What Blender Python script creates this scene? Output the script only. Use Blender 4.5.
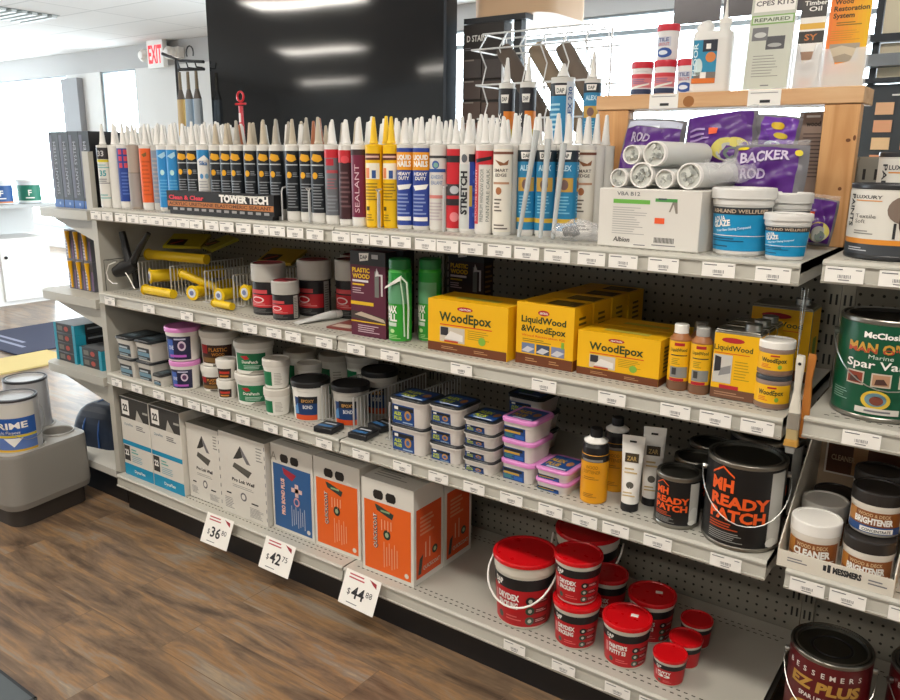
import bpy, math, random
from mathutils import Matrix, Vector
random.seed(7)
D = bpy.data
SC = bpy.context.scene
COL = SC.collection
PI = math.pi
for o in list(D.objects):
    D.objects.remove(o, do_unlink=True)

# ------------------------------------------------------------------ camera
CAM_POS = Vector((2.7708, -1.6046, 1.39))
PITCH, YAW, ROLL = 0.2398, 0.6212, 0.009
fwd = Vector((-math.sin(YAW) * math.cos(PITCH), math.cos(YAW) * math.cos(PITCH), -math.sin(PITCH)))
rgt = Vector((math.cos(YAW), math.sin(YAW), 0))
upv = rgt.cross(fwd)
r2 = rgt * math.cos(ROLL) + upv * math.sin(ROLL)
u2 = -rgt * math.sin(ROLL) + upv * math.cos(ROLL)
cd = D.cameras.new('camera')
cam = D.objects.new('camera', cd)
COL.objects.link(cam)
cam.matrix_world = Matrix(((r2.x, u2.x, -fwd.x, CAM_POS.x), (r2.y, u2.y, -fwd.y, CAM_POS.y), (r2.z, u2.z, -fwd.z, CAM_POS.z), (0, 0, 0, 1)))
cd.sensor_width = 36.0
cd.lens = 787.47 / 900 * 36
cd.clip_start = 0.05
cd.clip_end = 200
SC.camera = cam

# ------------------------------------------------------------------ world, lights, exposure
SC.view_settings.view_transform = 'Standard'
SC.view_settings.look = 'None'
SC.view_settings.gamma = 1
SC.view_settings.use_curve_mapping = False
SC.view_settings.exposure = 0.1
w = D.worlds.new('daylight')
SC.world = w
w.use_nodes = True
bg = w.node_tree.nodes['Background']
bg.inputs[0].default_value = (0.86, 0.93, 1.0, 1)
bg.inputs[1].default_value = 11.5


def area(name, loc, sx, sy, energy, color, rot=(0, 0, 0)):
    l = D.lights.new(name, 'AREA')
    l.shape = 'RECTANGLE'
    l.size, l.size_y = sx, sy
    l.energy = energy
    l.color = color
    o = D.objects.new(name, l)
    o.location = loc
    o.rotation_euler = rot
    COL.objects.link(o)
    return o


WARM = (1.0, 0.945, 0.86)
TROFFERS = [(0.6, -1.15), (2.9, -1.15), (0.6, -3.6), (2.9, -3.6), (-2.6, -1.15), (-2.6, 2.6), (0.9, 2.9), (-4.6, -3.3), (-7.4, -6.3), (-4.6, -6.3)]
for tx, ty in TROFFERS:
    area('ceiling_light_lamp', (tx, ty, 2.70), 1.15, 0.25, 27 if ty > -2 else 24, WARM)
# sky portals in the window openings: they only guide the sampling of the daylight
for px0, px1 in ((-10.9, -8.47), (-7.62, -6.8), (-3.2, 2.6), (3.2, 6.0)):
    p = area('window_portal', ((px0 + px1) / 2, 4.95, 1.42), px1 - px0, 2.2, 1, (1, 1, 1), (-PI / 2, 0, 0))
    p.data.cycles.is_portal = True
for py0, py1 in ((-4.6, -0.2), (0.1, 4.3)):
    p = area('window_portal', (-11.52, (py0 + py1) / 2, 1.2), 2.2, py1 - py0, 1, (1, 1, 1), (0, -PI / 2, 0))
    p.data.cycles.is_portal = True

# ------------------------------------------------------------------ materials
_mc = {}


def lin(h):
    h = h.lstrip('#')
    c = [int(h[i:i + 2], 16) / 255 for i in (0, 2, 4)]
    return tuple((x / 12.92 if x <= 0.04045 else ((x + 0.055) / 1.055) ** 2.4) for x in c) + (1,)


def M(h, rough=0.5, metal=0.0, alpha=1.0, trans=0.0, coat=0.0):
    k = (h, rough, metal, alpha, trans, coat)
    if k in _mc:
        return _mc[k]
    m = D.materials.new('surface_' + h)
    m.use_nodes = True
    nt = m.node_tree
    b = nt.nodes['Principled BSDF']
    b.inputs['Base Color'].default_value = lin(h)
    b.inputs['Roughness'].default_value = rough
    b.inputs['Metallic'].default_value = metal
    b.inputs['Alpha'].default_value = alpha
    b.inputs['Transmission Weight'].default_value = trans
    b.inputs['Coat Weight'].default_value = coat
    # faint procedural unevenness in the gloss
    n = nt.nodes.new('ShaderNodeTexNoise')
    n.inputs['Scale'].default_value = 35
    r = nt.nodes.new('ShaderNodeMapRange')
    r.inputs['To Min'].default_value = max(0, rough - 0.02)
    r.inputs['To Max'].default_value = min(1, rough + 0.02)
    tc = nt.nodes.new('ShaderNodeTexCoord')
    nt.links.new(tc.outputs['Object'], n.inputs['Vector'])
    nt.links.new(n.outputs['Fac'], r.inputs['Value'])
    nt.links.new(r.outputs['Result'], b.inputs['Roughness'])
    _mc[k] = m
    return m


def nodes(name):
    m = D.materials.new(name)
    m.use_nodes = True
    nt = m.node_tree
    return m, nt, nt.nodes['Principled BSDF'], nt.nodes.new, nt.links.new


def floor_material():
    m, nt, b, N, L = nodes('rustic_vinyl_plank')
    tc = N('ShaderNodeTexCoord')
    br = N('ShaderNodeTexBrick')
    br.offset = 0.37
    br.inputs['Color1'].default_value = (0, 0, 0, 1)
    br.inputs['Color2'].default_value = (1, 1, 1, 1)
    br.inputs['Mortar'].default_value = (0.5, 0.5, 0.5, 1)
    br.inputs['Scale'].default_value = 1
    br.inputs['Mortar Size'].default_value = 0.0012
    br.inputs['Brick Width'].default_value = 0.92
    br.inputs['Row Height'].default_value = 0.152
    L(tc.outputs['Object'], br.inputs['Vector'])
    mp = N('ShaderNodeMapping')
    mp.inputs['Scale'].default_value = (2.0, 10, 1)
    L(tc.outputs['Object'], mp.inputs['Vector'])
    add = N('ShaderNodeVectorMath')
    add.operation = 'ADD'
    sc = N('ShaderNodeVectorMath')
    sc.operation = 'SCALE'
    sc.inputs['Scale'].default_value = 1.3
    L(br.outputs['Color'], sc.inputs[0])
    L(mp.outputs['Vector'], add.inputs[0])
    L(sc.outputs['Vector'], add.inputs[1])
    n1 = N('ShaderNodeTexNoise')
    n1.inputs['Scale'].default_value = 1.3
    n1.inputs['Detail'].default_value = 9
    n1.inputs['Roughness'].default_value = 0.62
    n1.inputs['Distortion'].default_value = 0.5
    L(add.outputs['Vector'], n1.inputs['Vector'])
    cr = N('ShaderNodeValToRGB')
    e = cr.color_ramp.elements
    e[0].position = 0.30
    e[0].color = lin('#463a31')
    e[1].position = 0.74
    e[1].color = lin('#ab9476')
    for p, c in ((0.40, '#665241'), (0.48, '#7a6551'), (0.55, '#947351'), (0.63, '#887c6e')):
        x = e.new(p)
        x.color = lin(c)
    L(n1.outputs['Fac'], cr.inputs['Fac'])
    # fine grain
    mp2 = N('ShaderNodeMapping')
    mp2.inputs['Scale'].default_value = (6, 120, 1)
    L(tc.outputs['Object'], mp2.inputs['Vector'])
    n2 = N('ShaderNodeTexNoise')
    n2.inputs['Scale'].default_value = 1
    n2.inputs['Detail'].default_value = 4
    L(mp2.outputs['Vector'], n2.inputs['Vector'])
    r2_ = N('ShaderNodeMapRange')
    r2_.inputs['From Min'].default_value = 0.3
    r2_.inputs['From Max'].default_value = 0.7
    r2_.inputs['To Min'].default_value = 0.82
    r2_.inputs['To Max'].default_value = 1.1
    L(n2.outputs['Fac'], r2_.inputs['Value'])
    mx = N('ShaderNodeMix')
    mx.data_type = 'RGBA'
    mx.blend_type = 'MULTIPLY'
    mx.inputs[0].default_value = 1
    L(cr.outputs['Color'], mx.inputs[6])
    L(r2_.outputs['Result'], mx.inputs[7])
    mj = N('ShaderNodeMix')
    mj.data_type = 'RGBA'
    mj.inputs[7].default_value = lin('#6b5744')
    L(br.outputs['Fac'], mj.inputs[0])
    L(mx.outputs[2], mj.inputs[6])
    L(mj.outputs[2], b.inputs['Base Color'])
    b.inputs['Roughness'].default_value = 0.30
    bp = N('ShaderNodeBump')
    bp.inputs['Strength'].default_value = 0.12
    bp.inputs['Distance'].default_value = 0.004
    L(n2.outputs['Fac'], bp.inputs['Height'])
    L(bp.outputs['Normal'], b.inputs['Normal'])
    return m


def peg_material():
    # one inch pegboard: dark round holes on a grid
    m, nt, b, N, L = nodes('painted_pegboard')
    tc = N('ShaderNodeTexCoord')
    sx = N('ShaderNodeSeparateXYZ')
    L(tc.outputs['Object'], sx.inputs[0])

    def cell(out):
        a = N('ShaderNodeMath'); a.operation = 'DIVIDE'; a.inputs[1].default_value = 0.0254
        L(out, a.inputs[0])
        f = N('ShaderNodeMath'); f.operation = 'FRACT'
        L(a.outputs[0], f.inputs[0])
        s = N('ShaderNodeMath'); s.operation = 'SUBTRACT'; s.inputs[1].default_value = 0.5
        L(f.outputs[0], s.inputs[0])
        p = N('ShaderNodeMath'); p.operation = 'MULTIPLY'
        L(s.outputs[0], p.inputs[0]); L(s.outputs[0], p.inputs[1])
        return p
    a = cell(sx.outputs['X'])
    c = cell(sx.outputs['Z'])
    ad = N('ShaderNodeMath'); ad.operation = 'ADD'
    L(a.outputs[0], ad.inputs[0]); L(c.outputs[0], ad.inputs[1])
    lt = N('ShaderNodeMath'); lt.operation = 'LESS_THAN'; lt.inputs[1].default_value = 0.020
    L(ad.outputs[0], lt.inputs[0])
    mj = N('ShaderNodeMix'); mj.data_type = 'RGBA'
    mj.inputs[6].default_value = lin('#8e897d')
    mj.inputs[7].default_value = lin('#26241f')
    L(lt.outputs[0], mj.inputs[0])
    L(mj.outputs[2], b.inputs['Base Color'])
    b.inputs['Roughness'].default_value = 0.6
    return m


def wood_material(name, c1, c2, axis):
    m, nt, b, N, L = nodes(name)
    tc = N('ShaderNodeTexCoord')
    mp = N('ShaderNodeMapping')
    s = [28, 28, 28]
    s[axis] = 2.2
    mp.inputs['Scale'].default_value = s
    L(tc.outputs['Object'], mp.inputs['Vector'])
    n = N('ShaderNodeTexNoise')
    n.inputs['Scale'].default_value = 1.2
    n.inputs['Detail'].default_value = 6
    n.inputs['Distortion'].default_value = 0.8
    L(mp.outputs['Vector'], n.inputs['Vector'])
    cr = N('ShaderNodeValToRGB')
    cr.color_ramp.elements[0].position = 0.3
    cr.color_ramp.elements[0].color = lin(c1)
    cr.color_ramp.elements[1].position = 0.7
    cr.color_ramp.elements[1].color = lin(c2)
    L(n.outputs['Fac'], cr.inputs['Fac'])
    L(cr.outputs['Color'], b.inputs['Base Color'])
    b.inputs['Roughness'].default_value = 0.55
    return m


def ceiling_material():
    m, nt, b, N, L = nodes('acoustic_ceiling_tile')
    tc = N('ShaderNodeTexCoord')
    br = N('ShaderNodeTexBrick')
    br.offset = 0
    br.inputs['Color1'].default_value = lin('#dedddb')
    br.inputs['Color2'].default_value = lin('#d8d7d5')
    br.inputs['Mortar'].default_value = lin('#c4c4c2')
    br.inputs['Scale'].default_value = 1
    br.inputs['Mortar Size'].default_value = 0.012
    br.inputs['Brick Width'].default_value = 1.22
    br.inputs['Row Height'].default_value = 0.61
    L(tc.outputs['Object'], br.inputs['Vector'])
    L(br.outputs['Color'], b.inputs['Base Color'])
    b.inputs['Roughness'].default_value = 0.9
    return m


def wavy_black_material():
    m, nt, b, N, L = nodes('glossy_wavy_black_panel')
    tc = N('ShaderNodeTexCoord')
    mp = N('ShaderNodeMapping')
    mp.inputs['Scale'].default_value = (1.0, 1.0, 0.45)
    L(tc.outputs['Object'], mp.inputs['Vector'])
    n = N('ShaderNodeTexNoise')
    n.inputs['Scale'].default_value = 1.1
    n.inputs['Detail'].default_value = 0.0
    L(mp.outputs['Vector'], n.inputs['Vector'])
    bp = N('ShaderNodeBump')
    bp.inputs['Strength'].default_value = 0.4
    bp.inputs['Distance'].default_value = 0.08
    L(n.outputs['Fac'], bp.inputs['Height'])
    L(bp.outputs['Normal'], b.inputs['Normal'])
    b.inputs['Base Color'].default_value = lin('#1b1d20')
    b.inputs['Roughness'].default_value = 0.07
    return m


def glass_material():
    m, nt, b, N, L = nodes('window_glass')
    nt.nodes.remove(b)
    out = nt.nodes['Material Output']
    t = N('ShaderNodeBsdfTransparent')
    t.inputs[0].default_value = (0.94, 0.97, 0.97, 1)
    g = N('ShaderNodeBsdfGlossy')
    g.inputs['Roughness'].default_value = 0.02
    mx = N('ShaderNodeMixShader')
    mx.inputs[0].default_value = 0.05
    L(t.outputs[0], mx.inputs[1])
    L(g.outputs[0], mx.inputs[2])
    L(mx.outputs[0], out.inputs['Surface'])
    return m


def film_material(name, col, trans, rough=0.15):
    # thin clear plastic: partly see-through, partly glossy white
    m, nt, b, N, L = nodes(name)
    out = nt.nodes['Material Output']
    t = N('ShaderNodeBsdfTransparent')
    b.inputs['Base Color'].default_value = lin(col)
    b.inputs['Roughness'].default_value = rough
    mx = N('ShaderNodeMixShader')
    mx.inputs[0].default_value = 1 - trans
    L(t.outputs[0], mx.inputs[1])
    L(b.outputs[0], mx.inputs[2])
    L(mx.outputs[0], out.inputs['Surface'])
    return m


def emit_material(name, col, s):
    m, nt, b, N, L = nodes(name)
    b.inputs['Base Color'].default_value = lin(col)
    b.inputs['Emission Color'].default_value = lin(col)
    b.inputs['Emission Strength'].default_value = s
    return m


FLOORM = floor_material()
PEG = peg_material()
PINE = wood_material('pine_board', '#c9976a', '#dfb98c', 0)
PINEV = wood_material('pine_post', '#c08850', '#dcaa74', 2)
CEIL = ceiling_material()
WAVY = wavy_black_material()
GLASS = glass_material()
FILM = film_material('clear_film', '#e8e8ea', 0.72)
FILM2 = film_material('cloudy_plastic', '#f2f2ee', 0.3, 0.3)
ACRYL = film_material('clear_acrylic', '#f4f6f8', 0.6, 0.08)
STEEL = M('#b8b5ab', 0.45)          # powder coated shelf steel
STEELD = M('#8e897c', 0.5)
WHITEP = M('#ebe8e1', 0.45)
WHITE = M('#efece6', 0.4)
PAPER = M('#f2efe9', 0.7)
BLK = M('#17171a', 0.45)
INK = M('#26262a', 0.6)
GREYINK = M('#77767a', 0.6)
WIRE = M('#d2d2d2', 0.3, 0.5)
CHROME = M('#a8a8a4', 0.3, 0.9)
TINLID = M('#55534c', 0.38, 0.85)
TINRIM = M('#8f8c84', 0.3, 0.9)
RED = M('#c4121c', 0.4)


# ------------------------------------------------------------------ mesh builder
class MB:
    def __init__(s):
        s.v = []; s.f = []; s.mi = []; s.mats = []; s.T = None

    def _m(s, mat):
        if mat not in s.mats:
            s.mats.append(mat)
        return s.mats.index(mat)

    def add(s, verts, faces, mat):
        n = len(s.v)
        if s.T is not None:
            verts = [tuple(s.T @ Vector(p)) for p in verts]
        s.v += [tuple(p) for p in verts]
        i = s._m(mat)
        for f in faces:
            s.f.append(tuple(n + k for k in f))
            s.mi.append(i)
        return s

    def box(s, x0, x1, y0, y1, z0, z1, mat, side=None, top=None):
        v = [(x0, y0, z0), (x1, y0, z0), (x1, y1, z0), (x0, y1, z0), (x0, y0, z1), (x1, y0, z1), (x1, y1, z1), (x0, y1, z1)]
        s.add(v, [(0, 3, 2, 1), (0, 1, 5, 4), (1, 2, 6, 5), (2, 3, 7, 6), (3, 0, 4, 7), (4, 5, 6, 7)], mat)
        if side:
            i = s._m(side)
            s.mi[-4] = i; s.mi[-2] = i
        if top:
            s.mi[-1] = s._m(top)
        return s

    def quad(s, a, b, c, d, mat):
        return s.add([a, b, c, d], [(0, 1, 2, 3)], mat)

    def lathe(s, prof, n=28, cx=0, cy=0, sx=1, sy=1):
        # prof: list of (r, z, mat) ; mat colours the band from this ring to the next
        rings = []
        for (r, z, *_) in prof:
            rings.append([(cx + sx * max(r, 1e-5) * math.cos(2 * PI * k / n), cy + sy * max(r, 1e-5) * math.sin(2 * PI * k / n), z) for k in range(n)])
        for i in range(len(prof) - 1):
            mat = prof[i][2]
            v = rings[i] + rings[i + 1]
            s.add(v, [(k, (k + 1) % n, n + (k + 1) % n, n + k) for k in range(n)], mat)
        return s

    def tube(s, pts, r, mat, n=6, closed=False):
        P = [Vector(p) for p in pts]
        rings = []
        N_ = len(P)
        prev = None
        for i, p in enumerate(P):
            if closed:
                t = (P[(i + 1) % N_] - P[i - 1])
            else:
                t = (P[min(i + 1, N_ - 1)] - P[max(i - 1, 0)])
            t.normalize()
            a = prev if prev is not None else (Vector((0, 0, 1)) if abs(t.z) < 0.9 else Vector((1, 0, 0)))
            x = t.cross(a)
            if x.length < 1e-4:
                x = t.cross(Vector((0.3, 0.5, 0.8)))
            x.normalize()
            y = x.cross(t)
            prev = y
            rr = r[i] if isinstance(r, (list, tuple)) else r
            rings.append([p + x * rr * math.cos(2 * PI * k / n) + y * rr * math.sin(2 * PI * k / n) for k in range(n)])
        v = [tuple(q) for g in rings for q in g]
        f = []
        m = N_ if closed else N_ - 1
        for i in range(m):
            j = (i + 1) % N_
            for k in range(n):
                f.append((i * n + k, i * n + (k + 1) % n, j * n + (k + 1) % n, j * n + k))
        if not closed:
            f.append(tuple(range(n - 1, -1, -1)))
            f.append(tuple((N_ - 1) * n + k for k in range(n)))
        return s.add(v, f, mat)

    def loft(s, secs, mats, cap0=True, cap1=True):
        # secs: list of equally long point loops ; mats: one per band
        n = len(secs[0])
        for i in range(len(secs) - 1):
            s.add(list(secs[i]) + list(secs[i + 1]), [(k, (k + 1) % n, n + (k + 1) % n, n + k) for k in range(n)], mats[i])
        if cap0:
            s.add(list(secs[0]), [tuple(range(n - 1, -1, -1))], mats[0])
        if cap1:
            s.add(list(secs[-1]), [tuple(range(n))], mats[-1])
        return s

    def build(s, name, parent=None, loc=None, rot=None, bevel=0, sharp=35):
        me = D.meshes.new(name)
        me.from_pydata(s.v, [], s.f)
        for m in s.mats:
            me.materials.append(m)
        me.polygons.foreach_set('material_index', s.mi)
        me.polygons.foreach_set('use_smooth', [True] * len(s.f))
        me.update()
        me.validate()
        me.set_sharp_from_angle(angle=math.radians(sharp))
        o = D.objects.new(name, me)
        COL.objects.link(o)
        if parent:
            o.parent = parent
        if loc:
            o.location = loc
        if rot is not None:
            o.rotation_euler = (0, 0, rot)
        if bevel:
            b = o.modifiers.new('edge', 'BEVEL')
            b.width = bevel
            b.segments = 2
            b.limit_method = 'ANGLE'
            b.angle_limit = math.radians(50)
            b.harden_normals = False
        return o


def rrect(hx, hy, r, z, n=5, cx=0, cy=0):
    pts = []
    for (sx, sy, a0) in ((1, -1, -90), (1, 1, 0), (-1, 1, 90), (-1, -1, 180)):
        for k in range(n + 1):
            a = math.radians(a0 + 90 * k / n)
            pts.append((cx + sx * (hx - r) + r * math.cos(a), cy + sy * (hy - r) + r * math.sin(a), z))
    return pts


# ------------------------------------------------------------------ printed artwork helpers
OFF = 0.0005


class Flat:
    def __init__(s, o, ux, uy):
        s.o = Vector(o); s.ux = Vector(ux).normalized(); s.uy = Vector(uy).normalized(); s.n = s.ux.cross(s.uy)

    def at(s, u, v, l):
        return tuple(s.o + s.ux * u + s.uy * v + s.n * (OFF * l))
    step = 1e9


def front(x0, y0, z0):       # face looking at -Y, u to +X, v up, origin lower left
    return Flat((x0, y0, z0), (1, 0, 0), (0, 0, 1))


def sideR(x1, y0, z0):       # face looking at +X, u to +Y
    return Flat((x1, y0, z0), (0, 1, 0), (0, 0, 1))


def topF(x0, y0, z1):
    return Flat((x0, y0, z1), (1, 0, 0), (0, 1, 0))


class Cyl:
    def __init__(s, r0, z0, r1, z1, rot=0, cx=0, cy=0):
        s.r0, s.z0, s.r1, s.z1, s.rot, s.cx, s.cy = r0, z0, r1, z1, rot, cx, cy
        s.rm = (r0 + r1) / 2
        s.step = s.rm * 0.16

    def at(s, u, v, l):      # v measured from z0
        t = v / (s.z1 - s.z0)
        r = s.r0 + (s.r1 - s.r0) * t + OFF * (l + 0.6)
        a = u / s.rm + s.rot
        return (s.cx + r * math.sin(a), s.cy - r * math.cos(a), s.z0 + v)


def rect(mb, S, u0, v0, u1, v1, mat, l=1):
    n = max(1, int(math.ceil(abs(u1 - u0) / S.step)))
    vs = []
    for i in range(n + 1):
        u = u0 + (u1 - u0) * i / n
        vs.append(S.at(u, v0, l)); vs.append(S.at(u, v1, l))
    mb.add(vs, [(2 * i, 2 * i + 2, 2 * i + 3, 2 * i + 1) for i in range(n)], mat)


def clip(poly, u, keep_left):
    out = []
    for i in range(len(poly)):
        a, b = poly[i - 1], poly[i]
        ia = (a[0] <= u) == keep_left or a[0] == u
        ib = (b[0] <= u) == keep_left or b[0] == u
        if ia != ib:
            t = (u - a[0]) / (b[0] - a[0])
            out.append((u, a[1] + t * (b[1] - a[1])))
        if ib:
            out.append(b)
    return out


def shape(mb, S, pts, mat, l=1):
    u0 = min(p[0] for p in pts); u1 = max(p[0] for p in pts)
    if u1 - u0 <= S.step:
        vs = [S.at(u, v, l) for u, v in pts]
        mb.add(vs, [tuple(range(len(vs)))], mat)
        return
    n = int(math.ceil((u1 - u0) / S.step))
    for i in range(n):
        a = u0 + (u1 - u0) * i / n; b = u0 + (u1 - u0) * (i + 1) / n
        q = list(pts)
        if i > 0:
            q = clip(q, a, False)
        if len(q) > 2 and i < n - 1:
            q = clip(q, b, True)
        if len(q) > 2:
            mb.add([S.at(u, v, l) for u, v in q], [tuple(range(len(q)))], mat)


def disc(mb, S, u, v, ru, rv, mat, l=1, n=14):
    shape(mb, S, [(u + ru * math.cos(2 * PI * k / n), v + rv * math.sin(2 * PI * k / n)) for k in range(n)], mat, l)


def lines(mb, S, u0, v0, u1, v1, n, mat, l=1, fill=0.42, ragged=0.35, seed=1):
    rd = random.Random(seed)
    h = (v1 - v0) / n
    for i in range(n):
        ue = u1 - (u1 - u0) * ragged * rd.random()
        rect(mb, S, u0, v0 + h * i + h * (1 - fill) / 2, ue, v0 + h * i + h * (1 + fill) / 2, mat, l)


_gl = {}


def glyphs(t, bold):
    k = (t, bold)
    if k in _gl:
        return _gl[k]
    c = D.curves.new('lettering', 'FONT')
    c.body = t
    c.size = 1
    c.resolution_u = 2
    c.offset = bold
    o = D.objects.new('lettering', c)
    me = D.meshes.new_from_object(o)
    vs = [(p.co.x, p.co.y) for p in me.vertices]
    fs = [tuple(p.vertices) for p in me.polygons]
    D.objects.remove(o); D.curves.remove(c); D.meshes.remove(me)
    if not vs:
        vs = [(0, 0)]
    x0 = min(p[0] for p in vs); x1 = max(p[0] for p in vs)
    _gl[k] = (vs, fs, x0, x1)
    return _gl[k]


def text(mb, S, t, u, v, h, mat, l=2, w=None, align='C', bold=0.02, shear=0.0, rot=0):
    """h = capital height, w = forced width; (u, v) = base line centre / left / right."""
    vs, fs, x0, x1 = glyphs(t, bold)
    k = h / 0.70
    kx = k if w is None else w / (x1 - x0)
    wd = (x1 - x0) * kx
    ou = {'C': -wd / 2, 'L': 0, 'R': -wd}[align]
    ca, sa = math.cos(rot), math.sin(rot)
    uv = []
    for x, y in vs:
        a = ou + (x - x0) * kx + shear * y * k
        b = y * k
        uv.append((u + a * ca - b * sa, v + a * sa + b * ca))
    small, big = [], []
    for f in fs:
        us = [uv[i][0] for i in f]
        (big if max(us) - min(us) > S.step else small).append(f)
    mb.add([S.at(p[0], p[1], l) for p in uv], small, mat)
    for f in big:
        shape(mb, S, [uv[i] for i in f], mat, l)


# ------------------------------------------------------------------ object helpers
def tag(o, label=None, cat=None, group=None, kind=None):
    if label: o['label'] = label
    if cat: o['category'] = cat
    if group: o['group'] = group
    if kind: o['kind'] = kind
    return o


def thing(name, label, cat, loc=(0, 0, 0), rz=0, group=None):
    o = D.objects.new(name, None)
    o.empty_display_size = 0.05
    COL.objects.link(o)
    o.location = loc
    o.rotation_euler = (0, 0, rz)
    return tag(o, label, cat, group)


def dup(root, loc, rz=None, label=None, group=None):
    r = root.copy()
    COL.objects.link(r)
    r.location = loc
    if rz is not None:
        r.rotation_euler = (0, 0, rz)
    if label: r['label'] = label
    if group: r['group'] = group
    for ch in list(root.children):
        c = ch.copy(); COL.objects.link(c); c.parent = r
        for g in list(ch.children):
            d = g.copy(); COL.objects.link(d); d.parent = c
    return r


def put(proto, first, loc, rz, label, group=None):
    """first placement moves the prototype itself, later ones copy it"""
    if first:
        proto.location = loc
        proto.rotation_euler = (0, 0, rz)
        tag(proto, label, None, group)
        return proto
    return dup(proto, loc, rz, label, group)


def structure(name, mb, **k):
    o = mb.build(name, **k)
    o['kind'] = 'structure'
    return o

# ================================================================== ROOM
XL, XR, YF, YB, ZC = -11.3, 6.5, -8.6, 4.73, 2.75
mb = MB(); mb.box(XL, XR, YF, YB + 0.2, -0.08, 0, FLOORM); structure('floor', mb)
mb = MB(); mb.box(XL, XR, YF, YB + 0.2, ZC, ZC + 0.08, CEIL); structure('ceiling', mb)
WALLM = M('#d9d7d4', 0.8)
WALLM2 = M('#b3b1b0', 0.8)
# window wall: openings between columns
opens = [(-10.9, -8.47), (-7.62, -6.8), (-3.2, 2.6), (3.2, 6.0)]
mb = MB()
mb.box(XL, -5.0, YB, YB + 0.2, 2.47, ZC, WALLM2)
mb.box(-5.0, XR, YB, YB + 0.2, 2.53, ZC, WALLM2)
mb.box(XL, XR, YB, YB + 0.2, 0, 0.3, WALLM)
edges = [XL] + [e for p in opens for e in p] + [XR]
for i in range(0, len(edges), 2):
    mb.box(edges[i], edges[i + 1], YB, YB + 0.2, 0.3, 2.469 if edges[i] < -5 else 2.529, WALLM)
structure('wall_back', mb)
mb = MB(); mb.box(-8.46, -8.05, YB - 0.09, YB, 0, 2.41, M('#9b9b9e', 0.8)); structure('trim_1', mb)
FRM = M('#8e969b', 0.4, 0.4)
for i, (a, b_) in enumerate(opens):
    mb = MB()
    zt_ = 2.47 if a < -5 else 2.53
    for (x0, x1, z0, z1) in ((a, b_, 0.3, 0.35), (a, b_, zt_ - 0.02, zt_), (a, a + 0.05, 0.35, zt_ - 0.02), (b_ - 0.05, b_, 0.35, zt_ - 0.02)):
        mb.box(x0, x1, YB + 0.02, YB + 0.09, z0, z1, FRM)
    if i == 2:
        mb.box(a + 0.05, b_ - 0.05, YB + 0.01, YB + 0.09, 2.365, 2.40, FRM)
    wn = structure('window_%d' % (i + 1), mb)
    g = MB(); g.box(a + 0.05, b_ - 0.05, YB + 0.05, YB + 0.056, 0.35, zt_ - 0.02, GLASS)
    g.build('glass_pane', wn)
# left wall with a wide shop front opening
mb = MB()
mb.box(XL - 0.2, XL, YF, YB + 0.2, 2.3, ZC, WALLM)
mb.box(XL - 0.2, XL, YF, YB + 0.2, 0, 0.1, WALLM)
for y0, y1 in ((YF, -4.6), (-0.2, 0.1), (4.3, YB + 0.2)):
    mb.box(XL - 0.2, XL, y0, y1, 0.1, 2.3, WALLM)
structure('wall_left', mb)
for i, (a, b_) in enumerate(((-4.6, -0.2), (0.1, 4.3))):
    mb = MB()
    for (y0, y1, z0, z1) in ((a, b_, 0.1, 0.15), (a, b_, 2.25, 2.3), (a, a + 0.05, 0.15, 2.25), (b_ - 0.05, b_, 0.15, 2.25), ((a + b_) / 2 - 0.03, (a + b_) / 2 + 0.03, 0.15, 2.25)):
        mb.box(XL - 0.12, XL - 0.05, y0, y1, z0, z1, FRM)
    wn = structure('window_%d' % (i + 5), mb)
    g = MB(); g.box(XL - 0.09, XL - 0.084, a + 0.05, b_ - 0.05, 0.15, 2.25, GLASS)
    g.build('glass_pane', wn)
mb = MB(); mb.box(XR, XR + 0.2, YF, YB + 0.2, 0, ZC, WALLM); structure('wall_right', mb)
mb = MB(); mb.box(XL, XR, YF - 0.2, YF, 0, ZC, WALLM); structure('wall_front', mb)

# ceiling troffers (real fixtures above the aisles)
LENS = emit_material('lit_diffuser', '#fff3df', 7)
for i, (tx, ty) in enumerate(TROFFERS):
    if i == 0:
        t0 = thing('ceiling_light', 'recessed strip light in the ceiling', 'ceiling light', (tx, ty, 2.75), 0, 'ceiling strip lights')
        mb = MB()
        for (x0, x1, y0, y1) in ((-0.61, 0.61, -0.155, -0.13), (-0.61, 0.61, 0.13, 0.155), (-0.61, -0.585, -0.13, 0.13), (0.585, 0.61, -0.13, 0.13)):
            mb.box(x0, x1, y0, y1, -0.03, 0, WHITE)
        mb.build('frame', t0)
        mb = MB(); mb.box(-0.585, 0.585, -0.13, 0.13, -0.022, -0.002, LENS); mb.build('diffuser', t0)
    else:
        dup(t0, (tx, ty, 2.75))

# air vent in the ceiling
vt = thing('ceiling_vent', 'grey louvred air vent in the white ceiling', 'vent', (-5.75, 2.72, 2.75))
mb = MB(); mb.box(-0.32, 0.32, -0.30, 0.30, -0.004, 0, M('#77807f', 0.6)); mb.build('backing', vt)
for k in range(6):
    mb = MB(); mb.box(-0.32, 0.32, -0.28 + k * 0.1, -0.23 + k * 0.1, -0.03, -0.006, M('#c5c9c8', 0.5)); mb.build('slat', vt)

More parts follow.
